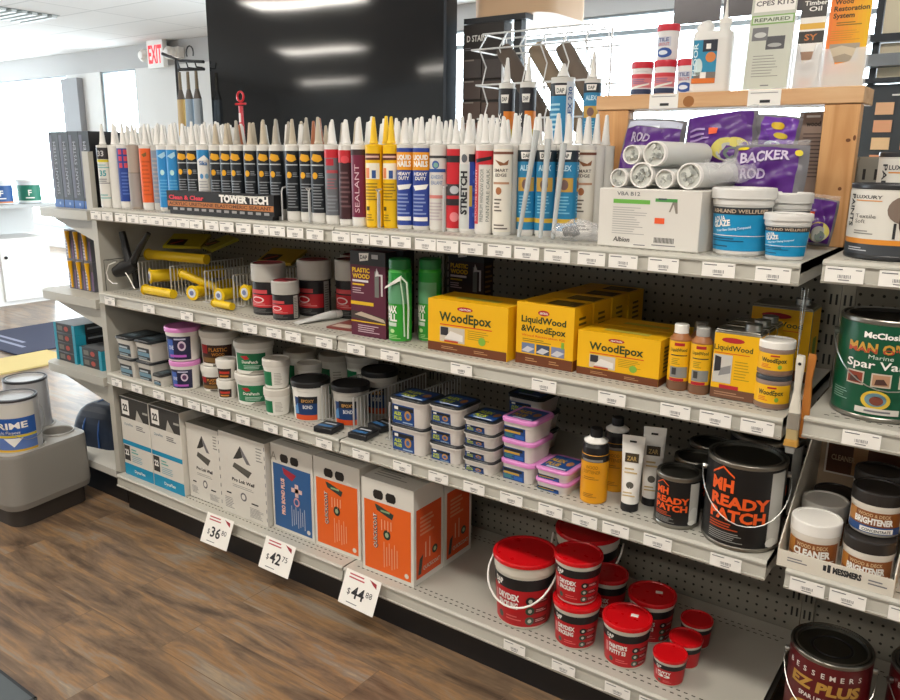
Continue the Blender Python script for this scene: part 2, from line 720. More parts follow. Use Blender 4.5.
# exit sign with emergency lamps
ex = thing('exit_sign', 'white exit sign with red letters under the ceiling', 'exit sign', (-6.15, 4.62, 2.60))
mb = MB(); mb.box(-0.16, 0.16, -0.03, 0.03, -0.17, 0.15, M('#f4f2ee', 0.5))
S = front(-0.16, -0.03, -0.17)
EXR = emit_material('lit_red_letters', '#e8202a', 0.9)
text(mb, S, 'EXIT', 0.16, 0.06, 0.20, EXR, 2, w=0.27, bold=0.03)
mb.build('sign_box', ex)
for sx in (-1, 1):
    mb = MB(); mb.T = Matrix.Translation((sx * 0.26, 0, -0.01)) @ Matrix.Rotation(PI / 2, 4, 'X')
    mb.lathe([(0.0, 0.07, WHITE), (0.045, 0.065, WHITE), (0.075, 0.03, WHITE), (0.075, -0.03, WHITE), (0.0, -0.05, WHITE)], 16)
    mb.build('lamp_head', ex)
mb = MB(); mb.box(-0.38, 0.38, 0.03, 0.11, -0.06, 0.06, M('#e8e6e2', 0.5)); mb.build('mounting_arm', ex)

# dark banners hanging at the right of the window wall
BAN = M('#4d4a4c', 0.85)
for i, (x0, x1, zb, lb) in enumerate(((1.007, 1.268, 2.13, 'dark grey hanging banner above window, left of the jug nozzle'), (1.285, 1.75, 2.145, 'dark grey hanging banner above window, right of the jug nozzle'))):
    mb = MB()
    mb.box(x0, x1, 3.0, 3.012, zb + 0.0, 2.749, BAN)
    tag(mb.build('hanging_banner'), lb, 'banner')
mb = MB(); mb.box(2.33, 4.4, 3.2, 3.5, 2.10, 2.749, M('#8c8680', 0.8)); structure('trim_2', mb)

# ------------------------------------------------------------------ black glossy display panel and stain display
pb = thing('display_cabinet', 'tall black glossy cabinet panel with wavy reflections behind the caulk tubes', 'display cabinet', (0, 1.25, 0))
mb = MB(); mb.box(-0.83, 0.705, -0.03, 0.0, 0.1, 2.45, WAVY); mb.build('front_panel', pb)
mb = MB(); mb.box(-0.83, 0.705, 0.0005, 0.04, 0, 2.45, M('#1d1e20', 0.4)); mb.build('carcass', pb)
mb = MB(); mb.box(0.7055, 0.720, -0.035, 0.04, 0.0, 2.45, M('#3a3f46', 0.35, 0.5)); mb.build('edge_strip', pb)

sd = thing('stain_display', 'dark stain colour display with brown sample tiles right of the black panel', 'display', (0.748, 1.30, 0))
DK = M('#2b2523', 0.5)
mb = MB(); mb.box(0, 0.200, 0, 0.06, 0, 1.93, DK); 
S = front(0, 0, 0)
text(mb, S, 'D STAIN', 0.018, 1.862, 0.024, PAPER, 2, w=0.095, align='L')
lines(mb, S, 0.006, 1.825, 0.05, 1.84, 2, GREYINK, 1)
lines(mb, S, 0.09, 1.825, 0.15, 1.835, 1, PAPER, 1)
mb.build('cabinet', sd)
for k in range(6):
    z1 = 1.79 - 0.085 * k
    c = ('#4a4240', '#51443f', '#5c4a42', '#74503f', '#80573c', '#75614f')[k]
    mb = MB(); mb.box(0.004, 0.095, -0.008, -0.0005, z1 - 0.074, z1, M(c, 0.5)); mb.box(0.101, 0.196, -0.008, -0.0005, z1 - 0.078, z1 - 0.004, M(c, 0.55))
    rect(mb, Flat((0, -0.008, 0), (1, 0, 0), (0, 0, 1)), 0.005, z1 - 0.006, 0.06, z1 + 0.0, M('#8f857c', 0.6), 1)
    mb.build('sample_tile', sd)
tp = MB(); 
tp.loft([rrect(0.19, 0.20, 0.1, z, 6, 0.20, 0.205) for z in (1.955, 1.96, 2.30)], [M('#d9b48f', 0.5)] * 2)
tp.build('wooden_top', sd)
mb = MB(); mb.box(0.0, 0.30, 0.0, 0.06, 1.932, 1.954, M('#23262b', 0.4)); mb.build('top_rail', sd)
mb = MB(); mb.box(0.235, 0.27, 0.02, 0.055, 0, 1.932, M('#23262b', 0.4)); mb.build('post', sd)

# thin black hook rack with hanging brushes, left of the panel
hr = thing('hook_rack', 'thin black wire rack with hooks left of the black panel', 'rack', (-1.06, 1.20, 0))
mb = MB()
mb.tube([(-0.02, 0, 0.0), (-0.02, 0, 1.90)], 0.012, BLK)
mb.tube([(-0.14, 0, 1.93), (0.02, 0, 1.885), (0.21, 0, 1.868)], 0.009, BLK)
mb.tube([(0.0, 0, 1.84), (0.21, 0, 1.832)], 0.009, BLK)
for k in range(3):
    mb.tube([(0.06 + 0.07 * k, 0, 1.84), (0.06 + 0.07 * k, -0.04, 1.84), (0.06 + 0.07 * k, -0.05, 1.87)], 0.004, BLK)
mb.tube([(0.10 + 0.03 * math.cos(a), 0, 1.92 + 0.035 * math.sin(a)) for a in [x * PI / 6 for x in range(-1, 8)]], 0.004, BLK)
mb.box(-0.12, 0.12, -0.12, 0.12, 0, 0.02, BLK)
mb.build('rack_frame', hr)
for k, (x, c, lb) in enumerate(((0.06, '#c7a560', 'tan bristle tool hanging on the black hook rack'), (0.13, '#8fa3b5', 'blue grey packaged tool hanging on the black hook rack'), (0.20, '#9aa4ad', 'silver grey packaged tool hanging on the hook rack near the panel'))):
    mb = MB()
    mb.loft([rrect(0.010, 0.006, 0.003, 1.44, 2), rrect(0.030, 0.012, 0.006, 1.50, 2), rrect(0.026, 0.010, 0.005, 1.68, 2), rrect(0.010, 0.006, 0.003, 1.73, 2), rrect(0.008, 0.005, 0.003, 1.82, 2)], [M(c, 0.6), M(c, 0.5), M('#5b5148', 0.6), M('#7c6d55', 0.6)])
    tag(mb.build('hanging_tool', loc=(-1.06 + x, 1.155, 0)), lb, 'tool')

# ------------------------------------------------------------------ far left: white shelving with paint cans, floor rugs
WC = M('#e9e9e8', 0.6)
wd = thing('wall_cabinet', 'white storage cabinet with open top shelf at the far left', 'cabinet', (-4.85, 1.85, 0), PI / 2)
mb = MB(); mb.box(-0.5, 0.5, 0.0, 0.5, 0.0, 0.62, WC); mb.build('body', wd)
mb = MB(); mb.box(-0.6, 0.62, -0.05, 0.5, 0.90, 0.93, M('#b9bcbd', 0.5)); mb.build('shelf', wd)
mb = MB(); mb.box(-0.6, 0.62, 0.47, 0.5, 0.62, 0.90, WC); mb.build('back', wd)
for sx in (-0.24, 0.25):
    mb = MB(); mb.box(sx - 0.22, sx + 0.22, -0.02, -0.001, 0.04, 0.58, M('#f1f1f0', 0.5), ); d_ = mb.build('door', wd)
    mb = MB(); mb.T = Matrix.Translation((sx - 0.18, -0.03, 0.45)) @ Matrix.Rotation(PI / 2, 4, 'X'); mb.lathe([(0, -0.012, BLK), (0.014, -0.01, BLK), (0.014, 0.006, BLK), (0, 0.014, BLK)], 10); mb.build('knob', d_)

# ------------------------------------------------------------------ can builder (metal paint can)
def paint_can(name, label, cat, loc, rz, r, h, body, art=None, lid=TINLID, rim=TINRIM, bail=False, n=36, bail_dir=0, bail_drop=0.75, rot=0, group=None, ring=False):
    t = thing(name, label, cat, loc, rz, group)
    mb = MB()
    mb.lathe([(0, 0.002, rim), (r * 0.97, 0.0, rim), (r, 0.003, rim), (r, 0.008, rim), (r * 0.985, 0.010, body), (r * 0.985, h - 0.010, rim),
              (r, h - 0.008, rim), (r, h - 0.002, rim), (r * 0.985, h, rim), (r * 0.94, h, rim), (r * 0.93, h - 0.006, rim), (r * 0.90, h - 0.007, rim)], n)
    if art:
        art(mb, Cyl(r * 0.985, 0.010, r * 0.985, h - 0.010, rot))
    mb.build('can_body', t)
    mb = MB()
    z = h - 0.007
    pr = [(r * 0.90, z, lid), (r * 0.89, z + 0.005, rim), (r * 0.84, z + 0.006, lid), (r * 0.82, z - 0.001, lid)]
    if ring:
        pr += [(r * 0.52, z - 0.001, BLK), (r * 0.50, z - 0.003, BLK), (r * 0.45, z - 0.003, BLK), (r * 0.43, z - 0.001, lid)]
    pr += [(0, z - 0.001, lid)]
    mb.lathe(pr, n)
    mb.build('lid', t)
    if bail:
        mb = MB()
        zt = h * 0.80
        a = bail_dir
        ex_, ey = math.cos(a), math.sin(a)
        pts = []
        for k in range(17):
            th = PI * k / 16
            x = (r + 0.008) * math.cos(th)
            dn = math.sin(th)
            fwd_ = -(r + 0.012) * (math.sin(th) ** 0.8 if dn > 0 else 0)
            pts.append((x * ex_ - fwd_ * ey * 1.0, x * ey + fwd_ * ex_, zt - h * bail_drop * 0.62 * dn))
        mb.tube(pts, 0.0013, CHROME, 6)
        for sgn in (1, -1):
            mb.T = Matrix.Translation((sgn * (r + 0.003) * ex_, sgn * (r + 0.003) * ey, zt)) @ Matrix.Rotation(a, 4, 'Z') @ Matrix.Rotation(PI / 2, 4, 'Y')
            mb.lathe([(0, -0.006, CHROME), (0.008, -0.005, CHROME), (0.007, 0.004, CHROME), (0, 0.006, CHROME)], 10)
            mb.T = None
        mb.build('wire_handle', t)
    return t


# plastic tub with snap lid
def round_tub(name, label, cat, loc, rz, r, h, body=WHITEP, lid=WHITEP, art=None, lidh=0.016, taper=0.86, rot=None, rimh=0.012, n=32, bail=False, lidtop=None, rim=None, group=None, lidr=1.05):
    t = thing(name, label, cat, loc, rz, group)
    rim = rim or body
    if rot is None:
        rot = 0.62 * math.atan2(2.77 - loc[0], 1.65 + loc[1]) - rz
    mb = MB()
    R0, R1 = r * taper, r * 0.96
    hb = h - lidh
    mb.lathe([(0, 0.001, body), (R0 * 0.96, 0.0, body), (R0, 0.004, body), (R1, hb - rimh * (h / 0.12), rim), (R1 * 1.03, hb - rimh * 0.9 * (h / 0.12), rim), (R1 * 1.03, hb, rim), (0, hb + 0.001, rim)], n)
    if art:
        art(mb, Cyl(R0, 0.004, R1, hb - rimh * (h / 0.12), rot))
    mb.build('tub', t)
    mb = MB()
    lt = lidtop or lid
    mb.lathe([(R1 * 0.98, hb + 0.0005, lid), (r * lidr, hb + 0.0005, lid), (r * lidr, h - 0.004, lid), (r * lidr * 0.98, h - 0.0005, lid), (r * lidr * 0.90, h, lt), (r * lidr * 0.87, h - 0.003, lt), (0, h - 0.003, lt)], n)
    mb.build('lid', t)
    if bail:
        mb = MB()
        pts = []
        for k in range(17):
            th = PI * k / 16
            pts.append(((r * 1.07 + 0.004) * math.cos(th), -(r * 1.06 + 0.01) * math.sin(th) ** 0.7 if 0 < k < 16 else 0, hb - 0.024 - h * 0.42 * math.sin(th)))
        mb.tube(pts, 0.0028, WHITE, 6)
        mb.build('bail_handle', t)
    return t


def carton(name, label, cat, loc, rz, w, d, h, col, art=None, bevel=0.002, side=None, top=None, group=None):
    mb = MB()
    mb.box(0, w, 0, d, 0, h, col, side, top)
    if art:
        art(mb)
    o = mb.build(name, loc=loc, rot=rz, bevel=bevel)
    return tag(o, label, cat, group)


# ================================================================== GONDOLA
ZS = {'s1': 1.199, 's2': 0.888, 's3': 0.574, 'b': 0.156}
YBK = 0.49
SLOT = M('#3a372f', 0.7)


def shelf_mesh(x0, x1, z, depth=YBK - 0.004, lip=0.044, slots=True, y0=0.0, backslots=False):
    mb = MB()
    mb.box(x0, x1, y0 + 0.004, depth, z - 0.02, z, STEEL)
    # front lip: channel with rolled edges
    mb.add([(x0, y0 + 0.004, z), (x1, y0 + 0.004, z), (x1, y0 - 0.002, z - 0.005), (x0, y0 - 0.002, z - 0.005),
            (x1, y0 - 0.002, z - 0.009), (x0, y0 - 0.002, z - 0.009), (x1, y0 + 0.003, z - 0.010), (x0, y0 + 0.003, z - 0.010),
            (x1, y0 - 0.001, z - lip + 0.006), (x0, y0 - 0.001, z - lip + 0.006), (x1, y0 - 0.006, z - lip + 0.005), (x0, y0 - 0.006, z - lip + 0.005), (x1, y0 - 0.004, z - lip), (x0, y0 - 0.004, z - lip),
            (x1, y0 + 0.02, z - lip), (x0, y0 + 0.02, z - lip)],
           [(0, 3, 2, 1), (3, 5, 4, 2), (5, 7, 6, 4), (7, 9, 8, 6), (9, 11, 10, 8), (11, 13, 12, 10), (13, 15, 14, 12)], STEEL)
    for xx in (x0, x1 - 0.0015):
        mb.box(xx, xx + 0.0015, y0 + 0.003, depth, z - lip, z - 0.0005, STEEL)
    if slots:
        k = 0
        rows = [0.030, 0.048]
        x = x0 + 0.03
        S = topF(0, 0, z)
        while x < x1 - 0.03:
            for j, yy in enumerate(rows):
                rect(mb, S, x + j * 0.009, y0 + yy, x + j * 0.009 + 0.009, y0 + yy + 0.004, SLOT, 1)
            x += 0.0185
        if backslots:
            x = x0 + 0.03
            while x < x1 - 0.03:
                for j, yy in enumerate((0.40, 0.418)):
                    rect(mb, S, x + j * 0.009, yy, x + j * 0.009 + 0.009, yy + 0.004, SLOT, 1)
                x += 0.0185
    return mb


def label_mesh(wd=0.066, hg=0.029, seed=1):
    mb = MB()
    mb.box(-wd / 2, wd / 2, -0.0012, 0.0, 0, hg, PAPER)
    S = front(-wd / 2, -0.0012, 0)
    rd = random.Random(seed)
    rect(mb, S, 0.004, hg * 0.80, wd * 0.45, hg * 0.87, GREYINK)
    rect(mb, S, wd * 0.78, hg * 0.80, wd * 0.94, hg * 0.86, GREYINK)
    u = wd * 0.34
    while u < wd * 0.68:
        k = rd.uniform(0.0006, 0.0014)
        rect(mb, S, u, hg * 0.28, u + k, hg * 0.50, GREYINK)
        u += k + rd.uniform(0.0008, 0.0018)
    rect(mb, S, wd * 0.36, hg * 0.14, wd * 0.64, hg * 0.20, GREYINK)
    return mb


LBM = None


def add_labels(sh, xs, z, y0=-0.0075, big=False):
    """price labels clipped into the shelf lip; positions in metres along the shelf"""
    global LBM
    for i, x in enumerate(xs):
        if LBM is None:
            o = label_mesh().build('price_label', sh)
            LBM = o
        else:
            o = D.objects.new('price_label', LBM.data)
            COL.objects.link(o)
            o.parent = sh
        o.location = (x, y0, z - 0.0385)


xs1 = [0.045, 0.118, 0.20, 0.275, 0.345, 0.413, 0.483, 0.553, 0.622, 0.70, 0.772, 0.85, 0.93, 1.00, 1.075, 1.155, 1.255, 1.325, 1.395, 1.468, 1.548, 1.617, 1.69, 1.77, 1.845, 1.925, 2.01, 2.085, 2.175, 2.29, 2.395]
xs2 = [0.082, 0.324, 0.539, 0.73, 0.856, 0.966, 1.05, 1.178, 1.303, 1.427, 1.664, 1.904, 2.078, 2.225, 2.311, 2.396]
xs3 = [0.077, 0.206, 0.341, 0.446, 0.542, 0.618, 0.702, 0.798, 0.93, 1.02, 1.165, 1.314, 1.468, 1.593, 1.709, 1.823, 1.935, 2.027, 2.107, 2.209, 2.361]
xsb = [1.846, 1.991, 2.138, 2.227]


def gondola(name, label, x0, x1, levels, labels, kick=True, zt=1.40, so=0.0):
    g = thing(name, label, 'store shelving', (x0, 0, 0))
    W = x1 - x0
    mb = MB(); mb.box(0.001, W - 0.001, YBK, YBK + 0.02, 0.0, zt - 0.03, PEG)
    mb.build('pegboard_back', g)
    mb = MB(); mb.box(0.001, W - 0.001, YBK - 0.012, YBK + 0.03, zt - 0.03, zt, STEELD); mb.build('top_rail', g)
    for xx in (0.0, W - 0.03):
        mb = MB(); mb.box(xx, xx + 0.03, YBK - 0.014, YBK - 0.001, 0.0, zt - 0.031, STEELD)
        S = front(xx, YBK - 0.014, 0)
        z = 0.2
        while z < zt - 0.06:
            rect(mb, S, 0.006, z, 0.011, z + 0.026, BLK); rect(mb, S, 0.019, z, 0.024, z + 0.026, BLK)
            z += 0.05
        mb.build('upright', g)
    for key, z in levels:
        base = key == 'b'
        s = shelf_mesh(0.0015 + so, W - 0.0015, z, depth=YBK - 0.016, lip=0.048 if base else 0.043, backslots=base).build('shelf', g)
        add_labels(s, [x - x0 for x in labels.get(key, []) if x0 < x < x1], z)
    if kick:
        mb = MB(); mb.box(0.0015, W - 0.0015, 0.04, 0.055, 0.0, levels[-1][1] - 0.022, BLK); mb.build('kick_plate', g)
    return g


LV = [('s1', 1.199), ('s2', 0.888), ('s3', 0.574), ('b', 0.156)]
LAB = {'s1': xs1, 's2': xs2, 's3': xs3, 'b': xsb}
gondola('gondola_shelving', 'left bay of the long grey steel shelving run', 0.0, 1.221, LV, LAB)
gondola('gondola_shelving', 'middle bay of the grey steel shelving holding the yellow boxes', 1.223, 2.443, LV, LAB)
LR = [('s1', 1.210), ('s2', 0.903), ('s3', 0.572), ('b', 0.156)]
LABR = {'s1': [2.52, 2.61, 2.70, 2.79, 2.88], 's2': [2.585, 2.78, 2.96], 's3': [2.525, 2.60, 2.705, 2.80, 2.90], 'b': [2.8, 3.0]}
gondola('gondola_shelving', 'right bay of grey steel shelving holding the green varnish can', 2.4445, 3.70, LR, LABR, so=0.034)

# end bay of the run, facing left
ec = thing('end_shelving', 'grey steel end bay of the shelving with three short shelves facing left', 'store shelving', (0, 0, 0))
mb = MB(); mb.box(-0.034, -0.002, 0.02, 0.96, 0.157, 1.18, STEEL); mb.build('end_panel', ec)
mb = MB(); mb.box(-0.075, -0.035, 0.03, 0.05, 1.187, 1.40, STEEL); mb.build('end_post', ec)
for z, dx in ((1.185, 0.42), (0.852, 0.47), (0.545, 0.49)):
    mb = MB()
    loop = [(-0.036, 0.004), (-0.036, 0.95)]
    for cx_, cy_, a0 in ((-dx + 0.06, 0.89, 90), (-dx + 0.06, 0.064, 180)):
        for k in range(6):
            a = math.radians(a0 + 90 * k / 5)
            loop.append((cx_ + 0.06 * math.cos(a), cy_ + 0.06 * math.sin(a)))
    mb.loft([[(x, y, z - 0.034) for x, y in loop], [(x, y, z) for x, y in loop]], [STEEL])
    mb.build('shelf', ec)
    for yb in (0.03, 0.90):
        mb = MB()
        v = [(-0.036, yb, z - 0.036), (-dx + 0.1, yb, z - 0.036), (-dx + 0.12, yb, z - 0.046), (-0.036, yb, z - 0.115)]
        w_ = [(a, yb + 0.004, c) for a, b, c in v]
        mb.loft([v, w_], [STEEL])
        mb.build('bracket', ec)
mb = MB(); mb.box(-0.62, -0.036, 0.02, 0.95, 0.126, 0.156, M('#cfccc4', 0.5)); mb.build('base_deck', ec)
mb = MB(); mb.box(-0.58, -0.036, 0.06, 0.92, 0.0, 0.125, BLK); mb.build('kick_plate', ec)

# other side of the gondola: its top ledge carries the taller tubes and a wire rack
bk = thing('rear_shelving', 'far side of the grey shelving run, its top ledge behind the caulk tubes', 'store shelving', (0, 0, 0))
mb = MB(); mb.box(0.0, 2.44, 0.522, 0.93, 1.375, 1.397, STEELD); mb.build('shelf', bk)
for xx in (0.01, 1.2, 2.40):
    mb = MB(); mb.box(xx, xx + 0.03, 0.524, 0.92, 1.25, 1.374, STEELD); mb.build('bracket', bk)
mb = MB(); mb.box(0.0, 2.44, 0.521, 0.528, 0.0, 1.249, STEEL); mb.build('back_panel', bk)

# hanging price cards on the base shelf
for i, (x, tx, cents, rz) in enumerate(((0.657, '36', '80', 0.03), (0.961, '42', '75', 0.0), (1.322, '44', '88', -0.02))):
    mb = MB()
    mb.T = Matrix.Translation((x, -0.0125, 0.168)) @ Matrix.Rotation(-0.42, 4, 'X') @ Matrix.Rotation((-0.02, 0.0, 0.02)[i], 4, 'Y')
    mb.box(-0.070, 0.070, -0.001, 0.0, -0.103, 0.0, PAPER)
    S = front(-0.070, -0.001, -0.105)
    text(mb, S, '$', 0.030, 0.036, 0.018, INK, 1, bold=0.0)
    text(mb, S, tx, 0.066, 0.030, 0.034, INK, 1, w=0.050, bold=0.02)
    text(mb, S, cents, 0.108, 0.046, 0.017, INK, 1, w=0.024, bold=0.0)
    text(mb, S, 'BUILDER', 0.045, 0.093, 0.008, M('#b03a48', 0.6), 1, bold=0.02) if False else lines(mb, S, 0.018, 0.080, 0.080, 0.100, 2, M('#b9505c', 0.6), 1, ragged=0.1)
    shape(mb, S, [(0.095, 0.100), (0.125, 0.094), (0.128, 0.080), (0.112, 0.088)], M('#9c2733', 0.6))
    lines(mb, S, 0.03, 0.010, 0.075, 0.016, 1, GREYINK, 1)
    tag(mb.build('price_card'), 'white %s dollar price card hanging from the bottom shelf edge' % {'36': 'thirty-six', '42': 'forty-two', '44': 'forty-four'}[tx], 'price card')

# ================================================================== BASE SHELF: cartons
ZB = 0.1565
CT = M('#dcd8cf', 0.65)
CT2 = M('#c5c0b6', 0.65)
TEAL = M('#1593bd', 0.5)
DKP = M('#3b3936', 0.6)


def art_bw(mb, w=0.187, d=0.28, h=0.325):
    S = front(0, 0, 0)
    rect(mb, S, 0.001, h - 0.085, w - 0.001, h - 0.001, DKP)
    rect(mb, topF(0, 0, h), 0.002, 0.002, w - 0.002, d - 0.002, M('#6c6960', 0.6))
    T = topF(0, 0, h)
    lines(mb, T, 0.02, 0.02, w - 0.02, 0.10, 5, M('#8d8a80', 0.6), 2)
    rect(mb, S, 0.015, h - 0.072, 0.062, h - 0.012, PAPER, 2)
    text(mb, S, '22', 0.038, h - 0.056, 0.026, DKP, 3, bold=0.05, w=0.032)
    shape(mb, S, [(0.10, h - 0.085), (0.115, h - 0.04), (0.125, h - 0.055), (0.15, h - 0.085)], M('#b8b4ab', 0.6), 2)
    rect(mb, S, 0.15, h - 0.05, w - 0.004, h - 0.042, M('#a7a49b'), 2)
    text(mb, S, 'DynaFlex', 0.052, h - 0.115, 0.010, M('#6f8ea0'), 2, w=0.055, bold=0)
    lines(mb, S, 0.10, h - 0.125, 0.16, h - 0.103, 3, GREYINK, 2)
    rect(mb, S, 0.0, 0.128, w, 0.146, TEAL, 1)
    rect(mb, S, 0.006, 0.062, 0.044, 0.124, DKP, 2)
    text(mb, S, '22', 0.025, 0.085, 0.022, PAPER, 3, w=0.026, bold=0.04)
    lines(mb, S, 0.055, 0.095, 0.10, 0.118, 2, M('#5fb3a8'), 2)
    lines(mb, S, 0.055, 0.06, 0.125, 0.09, 4, M('#8fb5c2'), 2, seed=4)
    rect(mb, S, 0.0, 0.0, w, 0.048, TEAL, 1)
    text(mb, S, 'DynaFlex', 0.10, 0.018, 0.012, PAPER, 2, w=0.07)


carton('sealant_carton', 'white carton with black top and teal stripes, leftmost on the bottom shelf', 'carton', (0.018, 0.030, ZB), 0.0, 0.187, 0.28, 0.325, CT, art_bw)
carton('sealant_carton', 'white carton with black top and teal stripes, second from the left on the bottom shelf', 'carton', (0.210, 0.030, ZB), 0.0, 0.187, 0.28, 0.325, CT, art_bw)


def art_pl(w, h, d=0.28):
    def f(mb):
        S = front(0, 0, 0)
        c = w / 2
        T = topF(0, 0, h)
        rect(mb, T, 0.0, 0.0, w, d, M('#8b877c', 0.65))
        rect(mb, T, 0.03, 0.03, w - 0.03, 0.12, M('#6b685f', 0.65), 2)
        k = w / 0.24
        shape(mb, S, [(c - 0.045 * k, h - 0.09), (c - 0.005 * k, h - 0.035), (c + 0.005 * k, h - 0.075), (c - 0.02 * k, h - 0.085)], DKP)
        shape(mb, S, [(c - 0.005 * k, h - 0.035), (c + 0.045 * k, h - 0.095), (c + 0.025 * k, h - 0.095), (c + 0.005 * k, h - 0.07)], GREYINK)
        shape(mb, S, [(c - 0.04 * k, h - 0.102), (c + 0.05 * k, h - 0.120), (c + 0.03 * k, h - 0.145), (c - 0.05 * k, h - 0.12)], M('#5d5b55'))
        text(mb, S, 'Pro Lok Well', c, h - 0.172, 0.012, INK, 1, w=0.115 * k, bold=0.03, shear=0.15)
        lines(mb, S, c - 0.055 * k, h - 0.195, c + 0.055 * k, h - 0.182, 2, GREYINK, 1, fill=0.2, ragged=0.1)
        disc(mb, S, c, h - 0.222, 0.016 * k, 0.016, GREYINK); disc(mb, S, c, h - 0.222, 0.010 * k, 0.010, CT, 2)
        rect(mb, S, c - 0.09 * k, h - 0.226, c - 0.065 * k, h - 0.221, INK)
        rect(mb, S, c + 0.04 * k, h - 0.238, c + 0.075 * k, h - 0.233, INK)
        lines(mb, S, c - 0.1 * k, 0.02, c - 0.05 * k, h - 0.24, 7, GREYINK, 1, fill=0.3)
        lines(mb, S, c + 0.03 * k, 0.015, c + 0.10 * k, h - 0.25, 8, GREYINK, 1, fill=0.3, seed=3)
        lines(mb, S, w - 0.045 * k, h - 0.075, w - 0.012, h - 0.02, 5, M('#8d8a84'), 1, fill=0.35)
        for q in range(9):
            rect(mb, S, w - 0.005, 0.02 + q * 0.032, w - 0.002, 0.034 + q * 0.032, GREYINK)
    return f


carton('adhesive_carton', 'narrow white carton with black folded logo beside the teal striped cartons', 'carton', (0.402, 0.050, ZB), 0.0, 0.188, 0.28, 0.290, CT, art_pl(0.188, 0.290))
carton('adhesive_carton', 'wide white carton with black folded logo beside the blue fronted carton', 'carton', (0.597, 0.042, ZB), 0.0, 0.240, 0.28, 0.303, CT, art_pl(0.240, 0.303))


def art_caulk(colh, word, w=0.196, d=0.148, h=0.308, blue=False):
    C = M(colh, 0.5)

    def f(mb):
        S = front(0, 0, 0)
        top = h - 0.068
        rect(mb, S, 0.010, 0.012, w - 0.010, top, C)
        # hand hole
        for a, b_ in ((0.046, 0.084), (0.094, 0.132)):
            shape(mb, S, [(a + 0.006, h - 0.059), (b_ - 0.006, h - 0.059), (b_, h - 0.051), (b_, h - 0.038), (b_ - 0.006, h - 0.030), (a + 0.006, h - 0.030), (a, h - 0.038), (a, h - 0.051)], M('#1f1b18'))
        if blue:
            text(mb, S, word, 0.062, 0.062, 0.016, M('#e9b9a8'), 2, w=0.13, bold=0.05, rot=PI / 2, align='L')
            shape(mb, S, [(0.055, top - 0.008), (0.12, top - 0.024), (0.10, top - 0.048), (0.062, top - 0.03)], M('#a8283c'), 2)
            text(mb, S, 'A', 0.015, h - 0.058, 0.03, M('#9a958b'), 2, bold=-0.0)
            rect(mb, S, 0.095, top - 0.085, 0.145, top - 0.070, M('#dbb9b4'), 2); rect(mb, S, 0.112, top - 0.10, 0.128, top - 0.055, M('#dbb9b4'), 2)
            disc(mb, S, 0.118, top - 0.118, 0.014, 0.016, M('#d7999a'), 2); disc(mb, S, 0.118, top - 0.118, 0.009, 0.010, C, 3)
            for q in range(7):
                rect(mb, S, 0.092 + q * 0.010, 0.03 + (q % 3) * 0.006, 0.095 + q * 0.010, 0.105 - (q % 2) * 0.012, M('#b5bccb'), 2)
        else:
            text(mb, S, word, 0.060, 0.085, 0.013, M('#45515a'), 2, w=0.112, bold=0.06, rot=PI / 2, align='L')
            text(mb, S, word, 0.0588, 0.0865, 0.013, M('#d9cfc0'), 3, w=0.112, bold=0.0, rot=PI / 2, align='L')
            shape(mb, S, [(0.052, top - 0.008), (0.062, top - 0.008), (0.125, top - 0.026), (0.118, top - 0.044), (0.06, top - 0.026)], M('#2c3d36'), 2)
            rect(mb, S, 0.075, top - 0.027, 0.11, top - 0.021, M('#8fae7d'), 3)
            disc(mb, S, 0.098, top - 0.098, 0.014, 0.016, M('#28392f'), 2); disc(mb, S, 0.098, top - 0.098, 0.007, 0.008, M('#9db08b'), 3)
            for q in range(6):
                rect(mb, S, 0.085 + q * 0.010, 0.03 + (q % 3) * 0.006, 0.088 + q * 0.010, 0.115 - (q % 2) * 0.015, M('#e9a27b'), 2)
            for q in range(4):
                rect(mb, S, 0.076 + q * 0.012, 0.150 + (q % 2) * 0.006, 0.080 + q * 0.012, 0.185, M('#e9a27b'), 2)
        disc(mb, S, w - 0.026, 0.028, 0.008, 0.008, M('#d8d2c6'), 2)
        # right hand side panel
        R = sideR(w, 0, 0)
        rect(mb, R, 0.012, 0.018, d - 0.012, h - 0.065, M('#d5501c', 0.5) if not blue else C)
        lines(mb, R, 0.03, 0.15, d - 0.045, 0.215, 5, M('#d98b66'), 2, fill=0.5)
        disc(mb, R, d - 0.045, 0.085, 0.014, 0.014, M('#28392f'), 2); disc(mb, R, d - 0.045, 0.085, 0.007, 0.007, M('#9db08b'), 3)
        shape(mb, R, [(0.02, 0.03), (0.035, 0.03), (0.045, 0.09), (0.028, 0.08)], M('#33413a'), 2)
        text(mb, R, word, d / 2 + 0.012, 0.038, 0.012, M('#c3b8a6'), 3, w=0.085, bold=0.03)
        rect(mb, R, 0.055, 0.075, 0.06, 0.125, M('#e0a98b'), 2); rect(mb, R, 0.075, 0.07, 0.08, 0.135, M('#e0a98b'), 2)
        T = topF(0, 0, h)
        lines(mb, T, 0.02, 0.03, 0.15, 0.12, 6, M('#8f8b82'), 1, fill=0.3)
        rect(mb, T, 0.0, d / 2 - 0.001, w, d / 2 + 0.001, M('#a5a198'), 2)
        shape(mb, T, [(0.11, 0.10), (0.175, 0.115), (0.18, 0.135), (0.14, 0.13)], M('#a02030'), 2)
    return f


